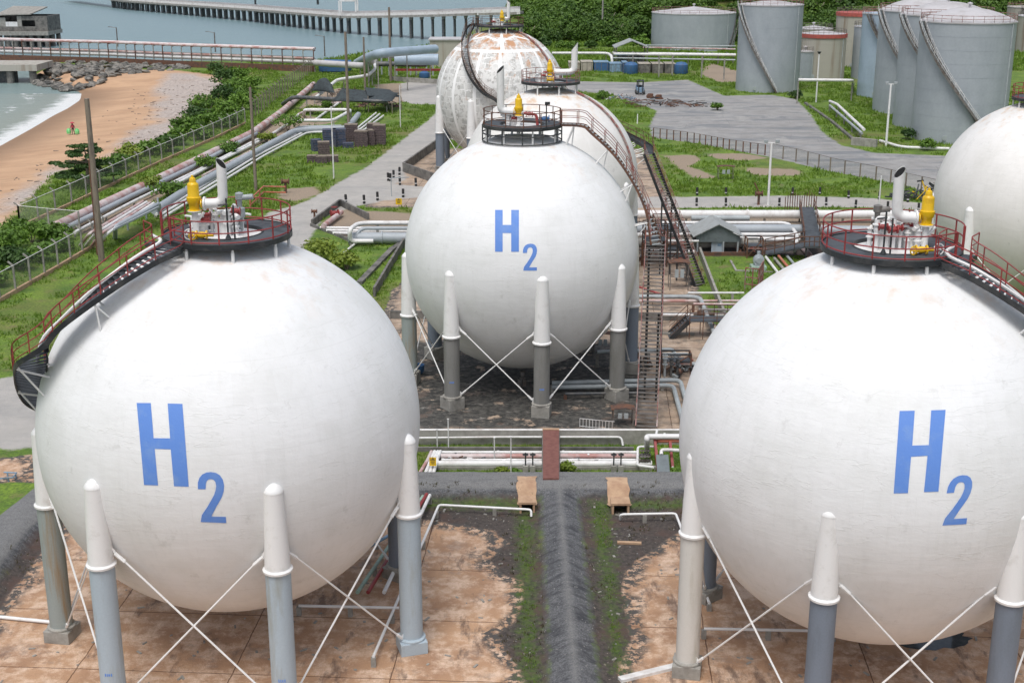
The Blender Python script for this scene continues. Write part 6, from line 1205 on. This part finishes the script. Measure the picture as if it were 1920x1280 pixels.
storage('domed grey storage tank nearest of the row of three, its stair wrapping low', 1706, 1880, 45, 272, 'tank', 'dome', (22, -82, .1, 'w')); storage('middle domed grey storage tank of the row of three', 1672, 1840, 32, 246, 'tank', 'dome', (-14, -84, 7.2, 'w'))
storage('rearmost domed grey storage tank of the row of three', 1634, 1800, 24, 218, 'tank', 'dome', (-28, -84, 7.2, 'w')); storage('pale blue banded storage tank left of the domed row', 1606, 1700, 28, 185, 'tank_blue', 'flat', (2, -60, 6.5, 's'))
storage('plain grey storage tank peeking left of the pale blue one', 1595, 1660, 52, 150, 'tank', 'flat'); storage('rusty streaked cream storage tank with a red rim, tall', 1562, 1662, 27, 130, 'tank_old', 'flat', None, 'roof_red', group='cream storage tanks')
storage('streaked cream storage tank with a red top beside the tallest tank', 1496, 1581, 67, 152, 'tank_old', 'cone', None, 'roof_red', group='cream storage tanks'); storage('white topped storage tank behind the red topped one', 1485, 1556, 56, 128, 'tank_old', 'cone', group='cream storage tanks')
storage('smallest grey storage tank at the foot of the tallest one', 1490, 1523, 98, 152, 'tank', 'cone'); storage('cream storage tank at the right edge, rear one', 1884, 1990, 16, 78, 'tank_old', 'flat', (5, -50, .1, 's'), group='cream storage tanks'); storage('cream storage tank cut by the right edge, front one', 1903, 2020, 34, 103, 'tank_old', 'cone', group='cream storage tanks')
# pipe rack across the far yard
def rack():
    root = thing('pipe_rack', 'long pipe rack crossing the far yard to the tallest tank', 'pipe rack', tuple(G(1200, 128)))
    for k, (a, b, z, r, mt) in enumerate((((1148, 118), (1378, 122), 2.6, .28, 'pipe_white'), ((1205, 112), (1378, 116), 3.2, .2, 'pipe_pink'), ((1148, 124), (1378, 128), 2.0, .2, 'pipe_grey'), ((1205, 106), (1378, 108), 3.0, .18, 'pipe_grey'))):
        MB().tube([G(*a), G(*b)] if 0 else [G(a[0], a[1] , 0) + Vector((0, 0, z)), G(b[0], b[1], 0) + Vector((0, 0, z))], r, 8).build('pipe', M[mt], root, smooth=True)
    for i in range(9): q = G(1150 + i * 28, 122); MB().bar((q.x, q.y, 0), (q.x, q.y, 3.0), .25).bar((q.x, q.y - .5, 2.2), (q.x, q.y + 12, 2.2), .2).build('frame', M['steel'], root)
    for x, y in ((1260, 142), (1235, 146), (1315, 146), (1357, 150), (1186, 134)): q = G(x, y); MB().bar((q.x, q.y, 0), (q.x, q.y, 4.8), .3).build('post', M['conc'], root)
    MB().tube([G(1150, 134) + Vector((0, 0, 4.2)), G(1258, 137) + Vector((0, 0, 4.4)), G(1378, 140) + Vector((0, 0, 4.6))], .3, 8).build('pipe', M['pipe_white'], root, smooth=True)
rack()
pipe('white pipe raised on hoops behind the patched tank', [(1035, 100, 2.8), (1140, 100, 2.8), (1147, 106, 2.4), (1148, 122, .3)], .35, M['pipe_white'], posts=14, rad=2); pipe('white pipe linking the tallest tank to the cream ones', [(1497, 150, 4.6), (1598, 151, 4.6), (1600, 160, .5)], .3, M['pipe_white'], posts=16, rad=1.5)
pipe('white pair of pipes on trestles in the grass before the domed tanks', [(1556, 190, 1.4), (1570, 196, 1.6), (1620, 243, 1.6)], .25, M['pipe_white'], posts=9); pipe('grey pipe beside the white one before the domed tanks', [(1556, 198, 1.2), (1616, 250, 1.2)], .22, M['pipe_grey'], posts=9)
pipe('white pipe along the foot of the nearest domed tank', [(1650, 264, .4), (1690, 276, .4), (1780, 279, .4)], .22, M['pipe_white'], posts=7, rad=1.5)
wall('low grey block wall in the grass before the domed tanks', [(1600, 272), (1640, 276)], 1.2, .6, M['conc']); wall('dark earth kerb curving along the yard grass', [(1510, 195), (1560, 230), (1610, 272)], .35, .5, M['conc_dark'], name='earth_kerb', cat='kerb')
def shed():
    a = G(1155, 122); b = G(1213, 122); cx = (a.x + b.x) / 2; w = b.x - a.x; y0 = a.y; root = thing('open_shed', 'open shed with a grey gabled roof before the hill', 'shed', (cx, y0, 0))
    for s in (-1, 1):
        vs = [(cx + s * (w / 2 + .5), y0 - .5, 4.2), (cx, y0 - .5, 6.0), (cx, y0 + 8, 6.0), (cx + s * (w / 2 + .5), y0 + 8, 4.2)]; vs += [(x, y, z + .2) for x, y, z in vs]; MB().add(vs, [(0, 1, 2, 3), (7, 6, 5, 4), (0, 4, 5, 1), (1, 5, 6, 2), (2, 6, 7, 3), (3, 7, 4, 0)]).build('roof', M['roofgrey'], root)
        for yy in (0, 7): MB().bar((cx + s * w / 2, y0 + yy, 0), (cx + s * w / 2, y0 + yy, 4.3), .3).build('post', M['steel'], root)
    for i in range(5): MB().lathe([(.7, 0), (.7, 2.6), (0, 3)], (cx - w * .35 + i * w * .17, y0 + 3, 0), 10).build('machine', M['pipe_dark'], root)
shed()
def box_unit(lb, x0, x1, yb, h, mat, d=5, name='storage_crate'):
    a = G(x0, yb); b = G(x1, yb); w = b.x - a.x; root = thing(name, lb, 'crate', (a.x, a.y, 0), 'row of crates along the far yard'); MB().box((a.x + w / 2, a.y + d / 2, h / 2), (w * .94, d, h)).build('body', M[mat], root, bevel=.05)
    MB().box((a.x + w / 2, a.y + d / 2, h + .06), (w * .97, d + .15, .12)).build('lid', M['beige'] if mat in ('beige', 'conc_dark') else M['bluelight'], root)
    for k in range(3): MB().box((a.x + w * (.12 + .38 * k), a.y - .04, h / 2), (.12, .06, h * .96)).build('rib', M['steel'], root)
for a in (('beige crate at the left end of the row, partly hidden', 1066, 1088, 133, 1.9, 'beige'), ('wide beige crate left of the blue ones', 1089, 1112, 134, 2.2, 'beige'), ('blue crate with a torn cover, left of the pale one', 1113, 1142, 134, 2.1, 'bluebox'), ('pale blue crate in the middle of the row', 1143, 1166, 136, 2.0, 'bluelight'), ('small dark blue crate stacked tight in the row', 1167, 1177, 137, 2.4, 'bluebox'),
          ('beige crate right of the blue tank, first of three', 1197, 1220, 138, 2.2, 'conc_dark'), ('beige crate, second of three at the right of the row', 1222, 1244, 138, 2.2, 'conc_dark'), ('beige crate, third of three at the right of the row', 1246, 1267, 138, 2.2, 'conc_dark')): box_unit(*a)
for lb, px in (('bright blue covered tank in the middle of the crate row', 1184), ('blue covered tank closing the right end of the crate row', 1278)):
    p = G(px, 140); solo(MB().lathe([(0, 0), (1.5, 0), (1.7, .4), (1.6, 2.2), (1.1, 2.7), (0, 2.9)], (p.x, p.y + 1.5, 0), 14), 'covered_tank', M['bluebox'], lb, 'covered tank', 'row of crates along the far yard', smooth=True)
def forklift():
    p = G(1201, 178); X, Y = p.x, p.y; root = thing('forklift', 'blue forklift parked on the paved yard', 'forklift', (X, Y, 0))
    b = MB().box((X, Y + 1.4, .95), (1.5, 2.6, 1.0)).build('body', M['bluelight'], root, bevel=.1); MB().box((X, Y + 2.6, 1.0), (1.6, .7, 1.3)).build('counterweight', M['bluebox'], root, bevel=.15)
    for sx in (-.6, .6):
        for sy in (.5, 2.2): MB().tube([(X + sx, Y + sy, 1.3), (X + sx, Y + sy, 2.7)], .07, 6).build('cab_post', M['black'], root)
        MB().bar((X + sx * .7, Y, .1), (X + sx * .7, Y, 3.2), .16).build('mast', M['black'], root); MB().bar((X + sx * .6, Y - 1.5, .25), (X + sx * .6, Y, .25), .18, .08).build('fork', M['steel'], root)
        for sy, r in ((.5, .5), (2.4, .4)): MB().lathe([(r * .4, -.18), (r, -.18), (r, .18), (r * .4, .18)], (X + sx * 1.3, Y + sy, r), 16, axis=Matrix.Rotation(PI / 2, 3, 'Y')).build('wheel', M['black'], root)
    MB().box((X, Y + 1.35, 2.75), (1.5, 2.1, .1)).build('cab_roof', M['black'], root); MB().box((X, Y + 1.5, 1.6), (.6, .6, .5)).build('seat', M['black'], root, bevel=.05)
forklift()
p = G(1222, 186); 
for k, (px, py) in enumerate(((1219, 188), (1235, 190))):
    p = G(px, py); m = MB()
    for i in range(7): a = i * .9; m.ring((p.x + .1 * math.cos(a), p.y, .5 + .12 * i), .8 - .05 * i, .09, 12, 5)
    solo(m, 'hose_coil', M['rust'], ('dark coil of hose on the yard, nearer the forklift', 'dark coil of hose on the yard, right of the other')[k], 'hose coil', 'hose coils on the yard')
p = G(536, 362); m = MB().tube([(p.x, p.y, 0), (p.x, p.y, 1.2)], .16, 8); valve(m, (p.x, p.y, 1.5), (1, 0, 0), .3); solo(m, 'fire_monitor', M['rust'], 'rusty fire monitor standing by the left road', 'fire monitor', smooth=True)
p = G(1422, 384); m = MB().tube([(p.x, p.y, 0), (p.x, p.y, 1.2)], .16, 8); valve(m, (p.x, p.y, 1.4), (1, 0, 0), .28); m.tube([(p.x, p.y, 1.5), (p.x - .6, p.y, 2.7)], .09, 6); solo(m, 'fire_monitor', M['rust'], 'rusty fire monitor by the cross road and floodlight mast', 'fire monitor', smooth=True)
railing('orange-red pipe rails by the left road behind the left platform', [(470, 392), (495, 367), (536, 368)], 1.2, 6, 'orange', (1.0, .4), .10); railing('blue metal rack lying in the grass at the left edge', [(-10, 905), (25, 902), (32, 893), (8, 892)], .25, .8, 'bluelight', (1.0,), .05)
# ================================================================ VEGETATION
rs = np.random.default_rng(11)
def clump_mesh(name, centers, radii, per, leaf, mat, squash=.8, lumps=7, droop=0.0, kind=None, shell=.55):
    """leaf clusters spread through lumpy crowns; centers N x 3, radii N"""
    allv = []
    for c, r in zip(centers, radii):
        k = lumps; lc = rs.normal(size=(k, 3)); lc /= np.linalg.norm(lc, axis=1)[:, None]; lc[:, 2] = np.abs(lc[:, 2]) * .8 - .15; lc *= (rs.uniform(.25, .7, (k, 1))); lr = rs.uniform(.32, .6, k)
        n = per; idx = rs.integers(0, k, n); d = rs.normal(size=(n, 3)); d /= np.linalg.norm(d, axis=1)[:, None]; rad = lr[idx] * (shell + (1 - shell) * rs.uniform(0, 1, n))
        p = (lc[idx] + d * rad[:, None]) * r; p[:, 2] *= squash; p += c
        s = leaf * rs.uniform(.6, 1.4, n); a = rs.normal(size=(n, 3)); a /= np.linalg.norm(a, axis=1)[:, None]; nrm = d * .6 + rs.normal(size=(n, 3)) * .5 + np.array([0, 0, .5]); nrm /= np.linalg.norm(nrm, axis=1)[:, None]
        u = np.cross(nrm, a); u /= np.linalg.norm(u, axis=1)[:, None] + 1e-9; v = np.cross(nrm, u)
        q = np.stack([p - u * s[:, None] - v * s[:, None] * .5, p + u * s[:, None] * .9 - v * s[:, None] * .6, p + u * s[:, None] + v * s[:, None] * .6, p - u * s[:, None] * .8 + v * s[:, None] * .6], 1)
        allv.append(q.reshape(-1, 3))
    V = np.concatenate(allv).astype(np.float32); nq = len(V) // 4; me = bpy.data.meshes.new(name); me.vertices.add(len(V)); me.vertices.foreach_set('co', V.ravel()); me.loops.add(nq * 4); me.loops.foreach_set('vertex_index', np.arange(nq * 4, dtype=np.int32))
    me.polygons.add(nq); me.polygons.foreach_set('loop_start', np.arange(nq, dtype=np.int32) * 4); me.polygons.foreach_set('loop_total', np.full(nq, 4, np.int32)); me.update(calc_edges=True); me.materials.append(mat)
    return me
def link(me, name, parent=None, loc=None):
    o = bpy.data.objects.new(name, me); COL.objects.link(o)
    if parent: o.parent = parent
    if loc is not None: o.location = loc
    return o
# ---- wooded hill: individual trees in front, one mass behind
M['leaf_hill'] = leaf_mat('hill_leaves', (.02, .065, .012), (.14, .25, .028))
tps = []
for v in range(5):
    cr = clump_mesh('crown', np.array([[0, 0, 3.4], [(-1.5, 1.8, .5, -2, 1)[v], -.8, 2.0]]), [4.4, 3.4], 1000, .30, M['leaf_hill'], (.85, 1.0, .75, .9, 1.1)[v], (11, 7, 14, 9, 6)[v])
    tk = MB().tube([(0, 0, -1), (.1, 0, 1.5), (.2, .1, 4.0)], .3, 7, radii=[.4, .3, .15]); 
    for q in range(4): a = q * 1.6 + v; tk.tube([(.15, .05, 2.6), (math.cos(a) * 1.4, math.sin(a) * 1.4, 4.6)], .12, 5, radii=[.16, .06])
    tm = tk.build('trunk', M['wood']); tps.append((cr, tm.data)); bpy.data.objects.remove(tm)
cnt = 0; pts = []
for row, yy in enumerate(np.arange(424, 520, 7.0)):
    for xx in np.arange(-2, 250, 7.4):
        x = xx + rs.uniform(-2.5, 2.5); y = yy + rs.uniform(-2.5, 2.5)
        d = y * CP + H * SP; px = 960 + F * x / d
        if px < 975 + row * 2 or px > 1960: continue
        if any(abs(x - tx) < tr + 5 and abs(y - ty) < tr + 5 for tx, ty, tr in ((53.6, 399.7, 12.3), (165.3, 429.7, 8), (153, 385, 8.7))): continue
        pts.append((x, y))
for i, (x, y) in enumerate(pts):
    k = int(rs.integers(0, 5)); s = rs.uniform(.6, 1.5)
    if i < 210:
        t = thing('hill_tree', 'dark green leafy tree in the wood covering the hill', 'tree', (x, y, gz(x, y) - .5), 'trees of the hill wood'); link(tps[k][0], 'crown', t); link(tps[k][1], 'trunk', t); t.scale = (s, s, s * rs.uniform(.8, 1.1)); t.rotation_euler = (0, 0, rs.uniform(0, 6))
pts2 = [(x, y) for x, y in pts[210:]] + [(x + rs.uniform(-3, 3), y + rs.uniform(-3, 3)) for y in np.arange(520, 640, 9.0) for x in np.arange(4, 330, 9.0)]
C2 = np.array([[x, y, gz(x, y) + 3.5] for x, y in pts2]); me = clump_mesh('woodland', C2, rs.uniform(4, 6.2, len(C2)), 260, .62, M['leaf_hill'], .85, 9); tag(link(me, 'woodland'), kind='stuff')
# ---- bushes: things of their own
def bush(lb, px, py, r, mat='leaf', per=900, leaf=.16, squash=.7, name='shrub', cat='shrub', group=None, h=None, z=None, stem=True, wide=1.0):
    p = G(px, py, z if z is not None else 0); zz = gz(p.x, p.y); root = thing(name, lb, cat, (p.x, p.y, zz), group)
    me = clump_mesh('foliage', np.array([[0, 0, h if h is not None else r * .5]]), [r], per, leaf, M[mat], squash, 9, shell=.35); o = link(me, 'foliage', root); o.scale = (wide, 1, 1)
    if stem:
        m = MB()
        for q in range(4): a = q * 1.57 + px; m.tube([(0, 0, -.1), (math.cos(a) * r * .25, math.sin(a) * r * .25, r * .5)], .06, 5, radii=[.09, .03])
        s = m.build('stem', M['wood']); s.parent = root
    return root
BU = [(352, 255, 3.4, 'leaf'), (372, 235, 3.6, 'leaf_dark'), (392, 214, 3.8, 'leaf'), (400, 240, 3.2, 'leaf'), (418, 196, 3.8, 'leaf_dark'), (425, 222, 3.4, 'leaf'), (440, 178, 4.2, 'leaf'), (452, 206, 3.2, 'leaf'), (425, 160, 3.8, 'leaf_dark'), (446, 152, 3.4, 'leaf'), (335, 272, 2.8, 'leaf'), (315, 284, 2.6, 'leaf_dark'), (285, 292, 2.4, 'leaf'), (245, 304, 2.4, 'leaf_lime'), (470, 168, 3.0, 'leaf'), (404, 140, 3.2, 'leaf_dark'), (464, 190, 2.6, 'leaf'), (225, 318, 2.2, 'leaf'), (372, 262, 2.6, 'leaf'), (432, 238, 2.4, 'leaf')]
WH = ['at the seaward tip of the hedge', 'third up the beach hedge, dark', 'halfway along the beach hedge', 'behind the hedge middle by the fence', 'dark, below the pebble corner', 'by the fence beside the pebble corner', 'tall, beside the pebbles', 'by the fence near its far turn', 'dark, at the top of the pebbles', 'at the upper end of the hedge', 'low, in front of the hedge tip', 'dark, low on the sand edge', 'on the sand edge near the fence', 'yellow-green, on the sand edge', 'round, behind the upper hedge', 'dark, by the end of the rocks', 'by the far fence turn', 'right of the spreading tree', 'squeezed between hedge tip and fence', 'last before the fence turn']
for (x, y, r, mt), w in zip(BU, WH): bush('beach bush ' + w, x, y, r, mt, 800, .22, .75, 'beach_bush', 'bush', 'bushes between beach and fence')
for a in (('dense round shrub growing over the field pipes near the crates', 540, 246, 3.4, 'leaf'), ('shrub growing between the pipes behind the left vent pipe', 320, 372, 2.6, 'leaf'), ('yellow-green weeds swallowing the pipes left of the vent', 285, 358, 2.2, 'leaf_lime'), ('small shrub beside the grey field pipe', 432, 290, 2.2, 'leaf'), ('low weeds between the field pipes, far', 500, 268, 2.0, 'leaf_lime'), ('green weeds by the loop pipes', 585, 215, 2.0, 'leaf_lime'), ('shrub behind the white pipe loops', 615, 205, 1.8, 'leaf'),
          ('shrub by the vent pipe of the left tank', 385, 320, 2.2, 'leaf'), ('big yellow-green shrub at the corner of the pipe pit', 598, 492, 2.6, 'leaf_lime'), ('lower part of the yellow-green shrub patch by the left tank', 650, 505, 2.0, 'leaf_lime'), ('tiny shrub beside the pump house', 1284, 462, 1.0, 'leaf_lime'), ('weeds at the base of the domed tank', 1738, 282, 1.8, 'leaf'), ('dark weeds before the middle domed tank', 1700, 262, 2.0, 'leaf_dark'), ('green tuft island in the paved yard', 1345, 207, 1.6, 'leaf'), ('weeds sprouting on the scrap grass mound', 1130, 186, 1.8, 'leaf'), ('dark bush at the foot of the tallest tank', 1492, 185, 1.8, 'leaf_dark'), ('weeds right of the walkway by the corridor pipes', 1062, 884, .7, 'leaf_lime'), ('leafy weeds left of the walkway', 944, 890, .6, 'leaf_lime'), ('small weeds behind the left twin valves', 968, 891, .5, 'leaf'), ('weeds at the foot of the red beams', 1266, 898, .5, 'leaf')): bush(*a, per=700, leaf=.15 if a[3] > 1.2 else .07, squash=.6)
# hedge bushes left foreground, outside the front fence
k = 0
for x, y, r, mt in ((20, 470, 2.6, 'leaf'), (60, 455, 2.4, 'leaf'), (105, 452, 2.0, 'leaf'), (5, 500, 2.4, 'leaf_dark'), (38, 505, 2.2, 'leaf_dark'), (75, 490, 2.0, 'leaf'), (-15, 540, 2.2, 'leaf'), (115, 470, 1.6, 'leaf'), (30, 440, 1.8, 'leaf')):
    bush('leafy bush outside the front fence, ' + ('by its left end', 'second from the left, bright', 'near the fence corner', 'dark, at the photo edge', 'dark, behind the third post', 'behind the fourth post', 'lowest at the photo edge', 'beside the fence corner post', 'topmost near the sand')[k], x, y, r, mt, 750, .17, .7, 'fence_bush', 'bush', 'bushes outside the front fence'); k += 1
# spreading sea-almond with flat tiers
def tier_tree():
    p = G(165, 346); root = thing('spreading_tree', 'dark tree with flat spreading tiers of leaves beside the beach', 'tree', (p.x, p.y, 0))
    cs, rr = [], []
    for tz, tr, n in ((1.6, 4.6, 12), (2.8, 3.9, 9), (4.2, 2.6, 6), (5.2, 1.4, 3)):
        for i in range(n): a = 2 * PI * i / n + tz; q = rs.uniform(.45, 1) * tr; cs.append((math.cos(a) * q, math.sin(a) * q, tz + rs.uniform(-.2, .2))); rr.append(1.25)
    link(clump_mesh('crown', np.array(cs), rr, 330, .15, M['leaf_dark'], .3, 6), 'crown', root); m = MB().tube([(0, 0, -.3), (.1, 0, 2.5), (0, 0, 5)], .2, 8, radii=[.28, .18, .05])
    for i in range(9): a = i * .8; m.tube([(0, 0, 1.2 + .35 * i), (math.cos(a) * 2.6, math.sin(a) * 2.6, 1.6 + .38 * i)], .07, 5, radii=[.1, .03])
    s = m.build('trunk', M['wood']); s.parent = root
tier_tree()
bush('tufts of green on the trestle beyond the ruin', 128, 97, 4.0, 'leaf_dark', 500, .3, .5); bush('small green tuft on the trestle right of the ruin', 152, 98, 2.6, 'leaf', 400, .3, .5)
# ---- grass and weeds as stuff
def blades(name, n, region, mat, hgt, w, dens_fn, per=5):
    out = []; (xa, xb, ya, yb) = region; X = rs.uniform(xa, xb, n); Y = rs.uniform(ya ** .0 * ya, yb, n); keep = dens_fn(X, Y); X, Y = X[keep], Y[keep]
    Z = height(X, Y); n = len(X); X = np.repeat(X, per) + rs.normal(0, w * 2.2, n * per); Y = np.repeat(Y, per) + rs.normal(0, w * 2.2, n * per); Z = np.repeat(Z, per); a = rs.uniform(0, 2 * PI, n * per); h = hgt * rs.uniform(.4, 1.3, n * per) * np.repeat(rs.uniform(.5, 1.3, n), per); ww = w * rs.uniform(.5, 1.2, n * per)
    lx, ly = rs.normal(0, .35, n * per) * h, rs.normal(0, .35, n * per) * h
    A = np.stack([X - np.cos(a) * ww, Y - np.sin(a) * ww, Z - .02], 1); B = np.stack([X + np.cos(a) * ww, Y + np.sin(a) * ww, Z - .02], 1); T = np.stack([X + lx, Y + ly, Z + h], 1)
    V = np.stack([A, B, T], 1).reshape(-1, 3).astype(np.float32); m = len(V) // 3; me = bpy.data.meshes.new(name); me.vertices.add(len(V)); me.vertices.foreach_set('co', V.ravel()); me.loops.add(m * 3); me.loops.foreach_set('vertex_index', np.arange(m * 3, dtype=np.int32)); me.polygons.add(m); me.polygons.foreach_set('loop_start', np.arange(m, dtype=np.int32) * 3); me.polygons.foreach_set('loop_total', np.full(m, 3, np.int32)); me.update(calc_edges=True); me.materials.append(mat); return tag(link(me, name), kind='stuff')
def free(X, Y, pad=.3): return (np.max([sdf(p, X, Y) for p in ROADS], axis=0) < -pad) & (np.max([sdf(p, X, Y) for p in CONCS], axis=0) < -pad) & (np.max([sdf(p, X, Y) for p in DIRT], axis=0) < -pad) & (lined(BERM[0], X, Y) > 1.3) & (lined(BERM[1], X, Y) > 1.5) & (sdf(VEG, X, Y) < 0)
blades('grass', 16000, (-22, 40, 73.5, 80), M['blade'], .16, .03, lambda X, Y: free(X, Y, .0)); blades('grass', 42000, (-75, 45, 80, 175), M['blade'], .30, .07, lambda X, Y: free(X, Y) & (vnoise(X, Y, 2.5, 4) > .35))
blades('grass', 60000, (-80, 110, 150, 330), M['blade'], .42, .13, lambda X, Y: free(X, Y) & (vnoise(X, Y, 4, 6) > .35)); blades('grass', 6000, (-.5, 6.5, 45, 71), M['blade'], .10, .025, lambda X, Y: (np.max([sdf(p, X, Y) for p in MOSS[:2]], axis=0) > 0) & (vnoise(X, Y, .8, 2) > .45))
blades('grass', 26000, (-70, 190, 330, 436), M['blade'], .8, .28, lambda X, Y: free(X, Y) & (vnoise(X, Y, 7, 6) > .3)); blades('dry_weeds', 9000, (-27, 32, 45, 71.5), M['blade_dry'], .14, .03, lambda X, Y: (np.max([sdf(p, X, Y) for p in DIRT[:2]], axis=0) > 0) & (np.max([sdf(p, X, Y) for p in CONCS], axis=0) < .0) & (vnoise(X, Y, 1.4, 8) > .5) & (lined(BERM[0], X, Y) > 1.2))
for i in range(26):
    px = 1010 + i * 36 + rs.uniform(-12, 12)
    if 1205 < px < 1510 or px > 1570: continue
    bush('low bush at the foot of the wooded hill', px, 90 + rs.uniform(-4, 4), float(rs.uniform(2.2, 4.2)), 'leaf' if i % 3 else 'leaf_dark', 420, .42, .7, 'hill_foot_bush', 'bush', 'low bushes at the foot of the hill')
nb_ = 700; X = rs.uniform(-110, -45, nb_); Y = rs.uniform(150, 300, nb_); kp = (sdf(VEG, X, Y) > .5) & (sdf(LAND, X, Y) > 6) & ((sdf(PEB, X, Y) > -6) | (sdf(PEB2, X, Y) > -4) | (rs.uniform(0, 1, nb_) < .12)); X, Y = X[kp], Y[kp]; Z = height(X, Y); m = MB()
for x, y, z in zip(X, Y, Z): m.box((x, y, z + .04), (float(rs.uniform(.1, .9)), float(rs.uniform(.06, .25)), .1), rz=float(rs.uniform(0, 3)))
tag(m.build('beach_debris', M['wood']), kind='stuff')
nb_ = 420; X = rs.uniform(-25, 30, nb_); Y = rs.uniform(46, 70, nb_); m = MB()
for x, y in zip(X, Y):
    if gz(x, y) < .2: s = float(rs.uniform(.03, .12)); m.box((x, y, .02), (s * float(rs.uniform(1, 4)), s, .05), rz=float(rs.uniform(0, 3)))
tag(m.build('loose_debris', M['conc']), kind='stuff')
# ---- small stones on the soil and berm crest
n = 5000; X = rs.uniform(-26, 32, n); Y = rs.uniform(46, 74, n); keep = ((np.max([sdf(p, X, Y) for p in CONCS[:2]], axis=0) < -.1) & (rs.uniform(0, 1, n) < .35)) | (lined(BERM[0], X, Y) < 1.2); X, Y = X[keep], Y[keep]; Z = height(X, Y); m = MB()
for x, y, z in zip(X, Y, Z):
    s = float(rs.uniform(.02, .055)); m.add([(x - s, y, z), (x, y - s, z), (x + s, y, z), (x, y + s, z), (x, y, z + s)], [(0, 1, 4), (1, 2, 4), (2, 3, 4), (3, 0, 4)])
M['stone'] = paint('pale_stone', (.25, .25, .25), (.12, .12, .12), .9, sc=6); tag(m.build('loose_stones', M['stone']), kind='stuff')
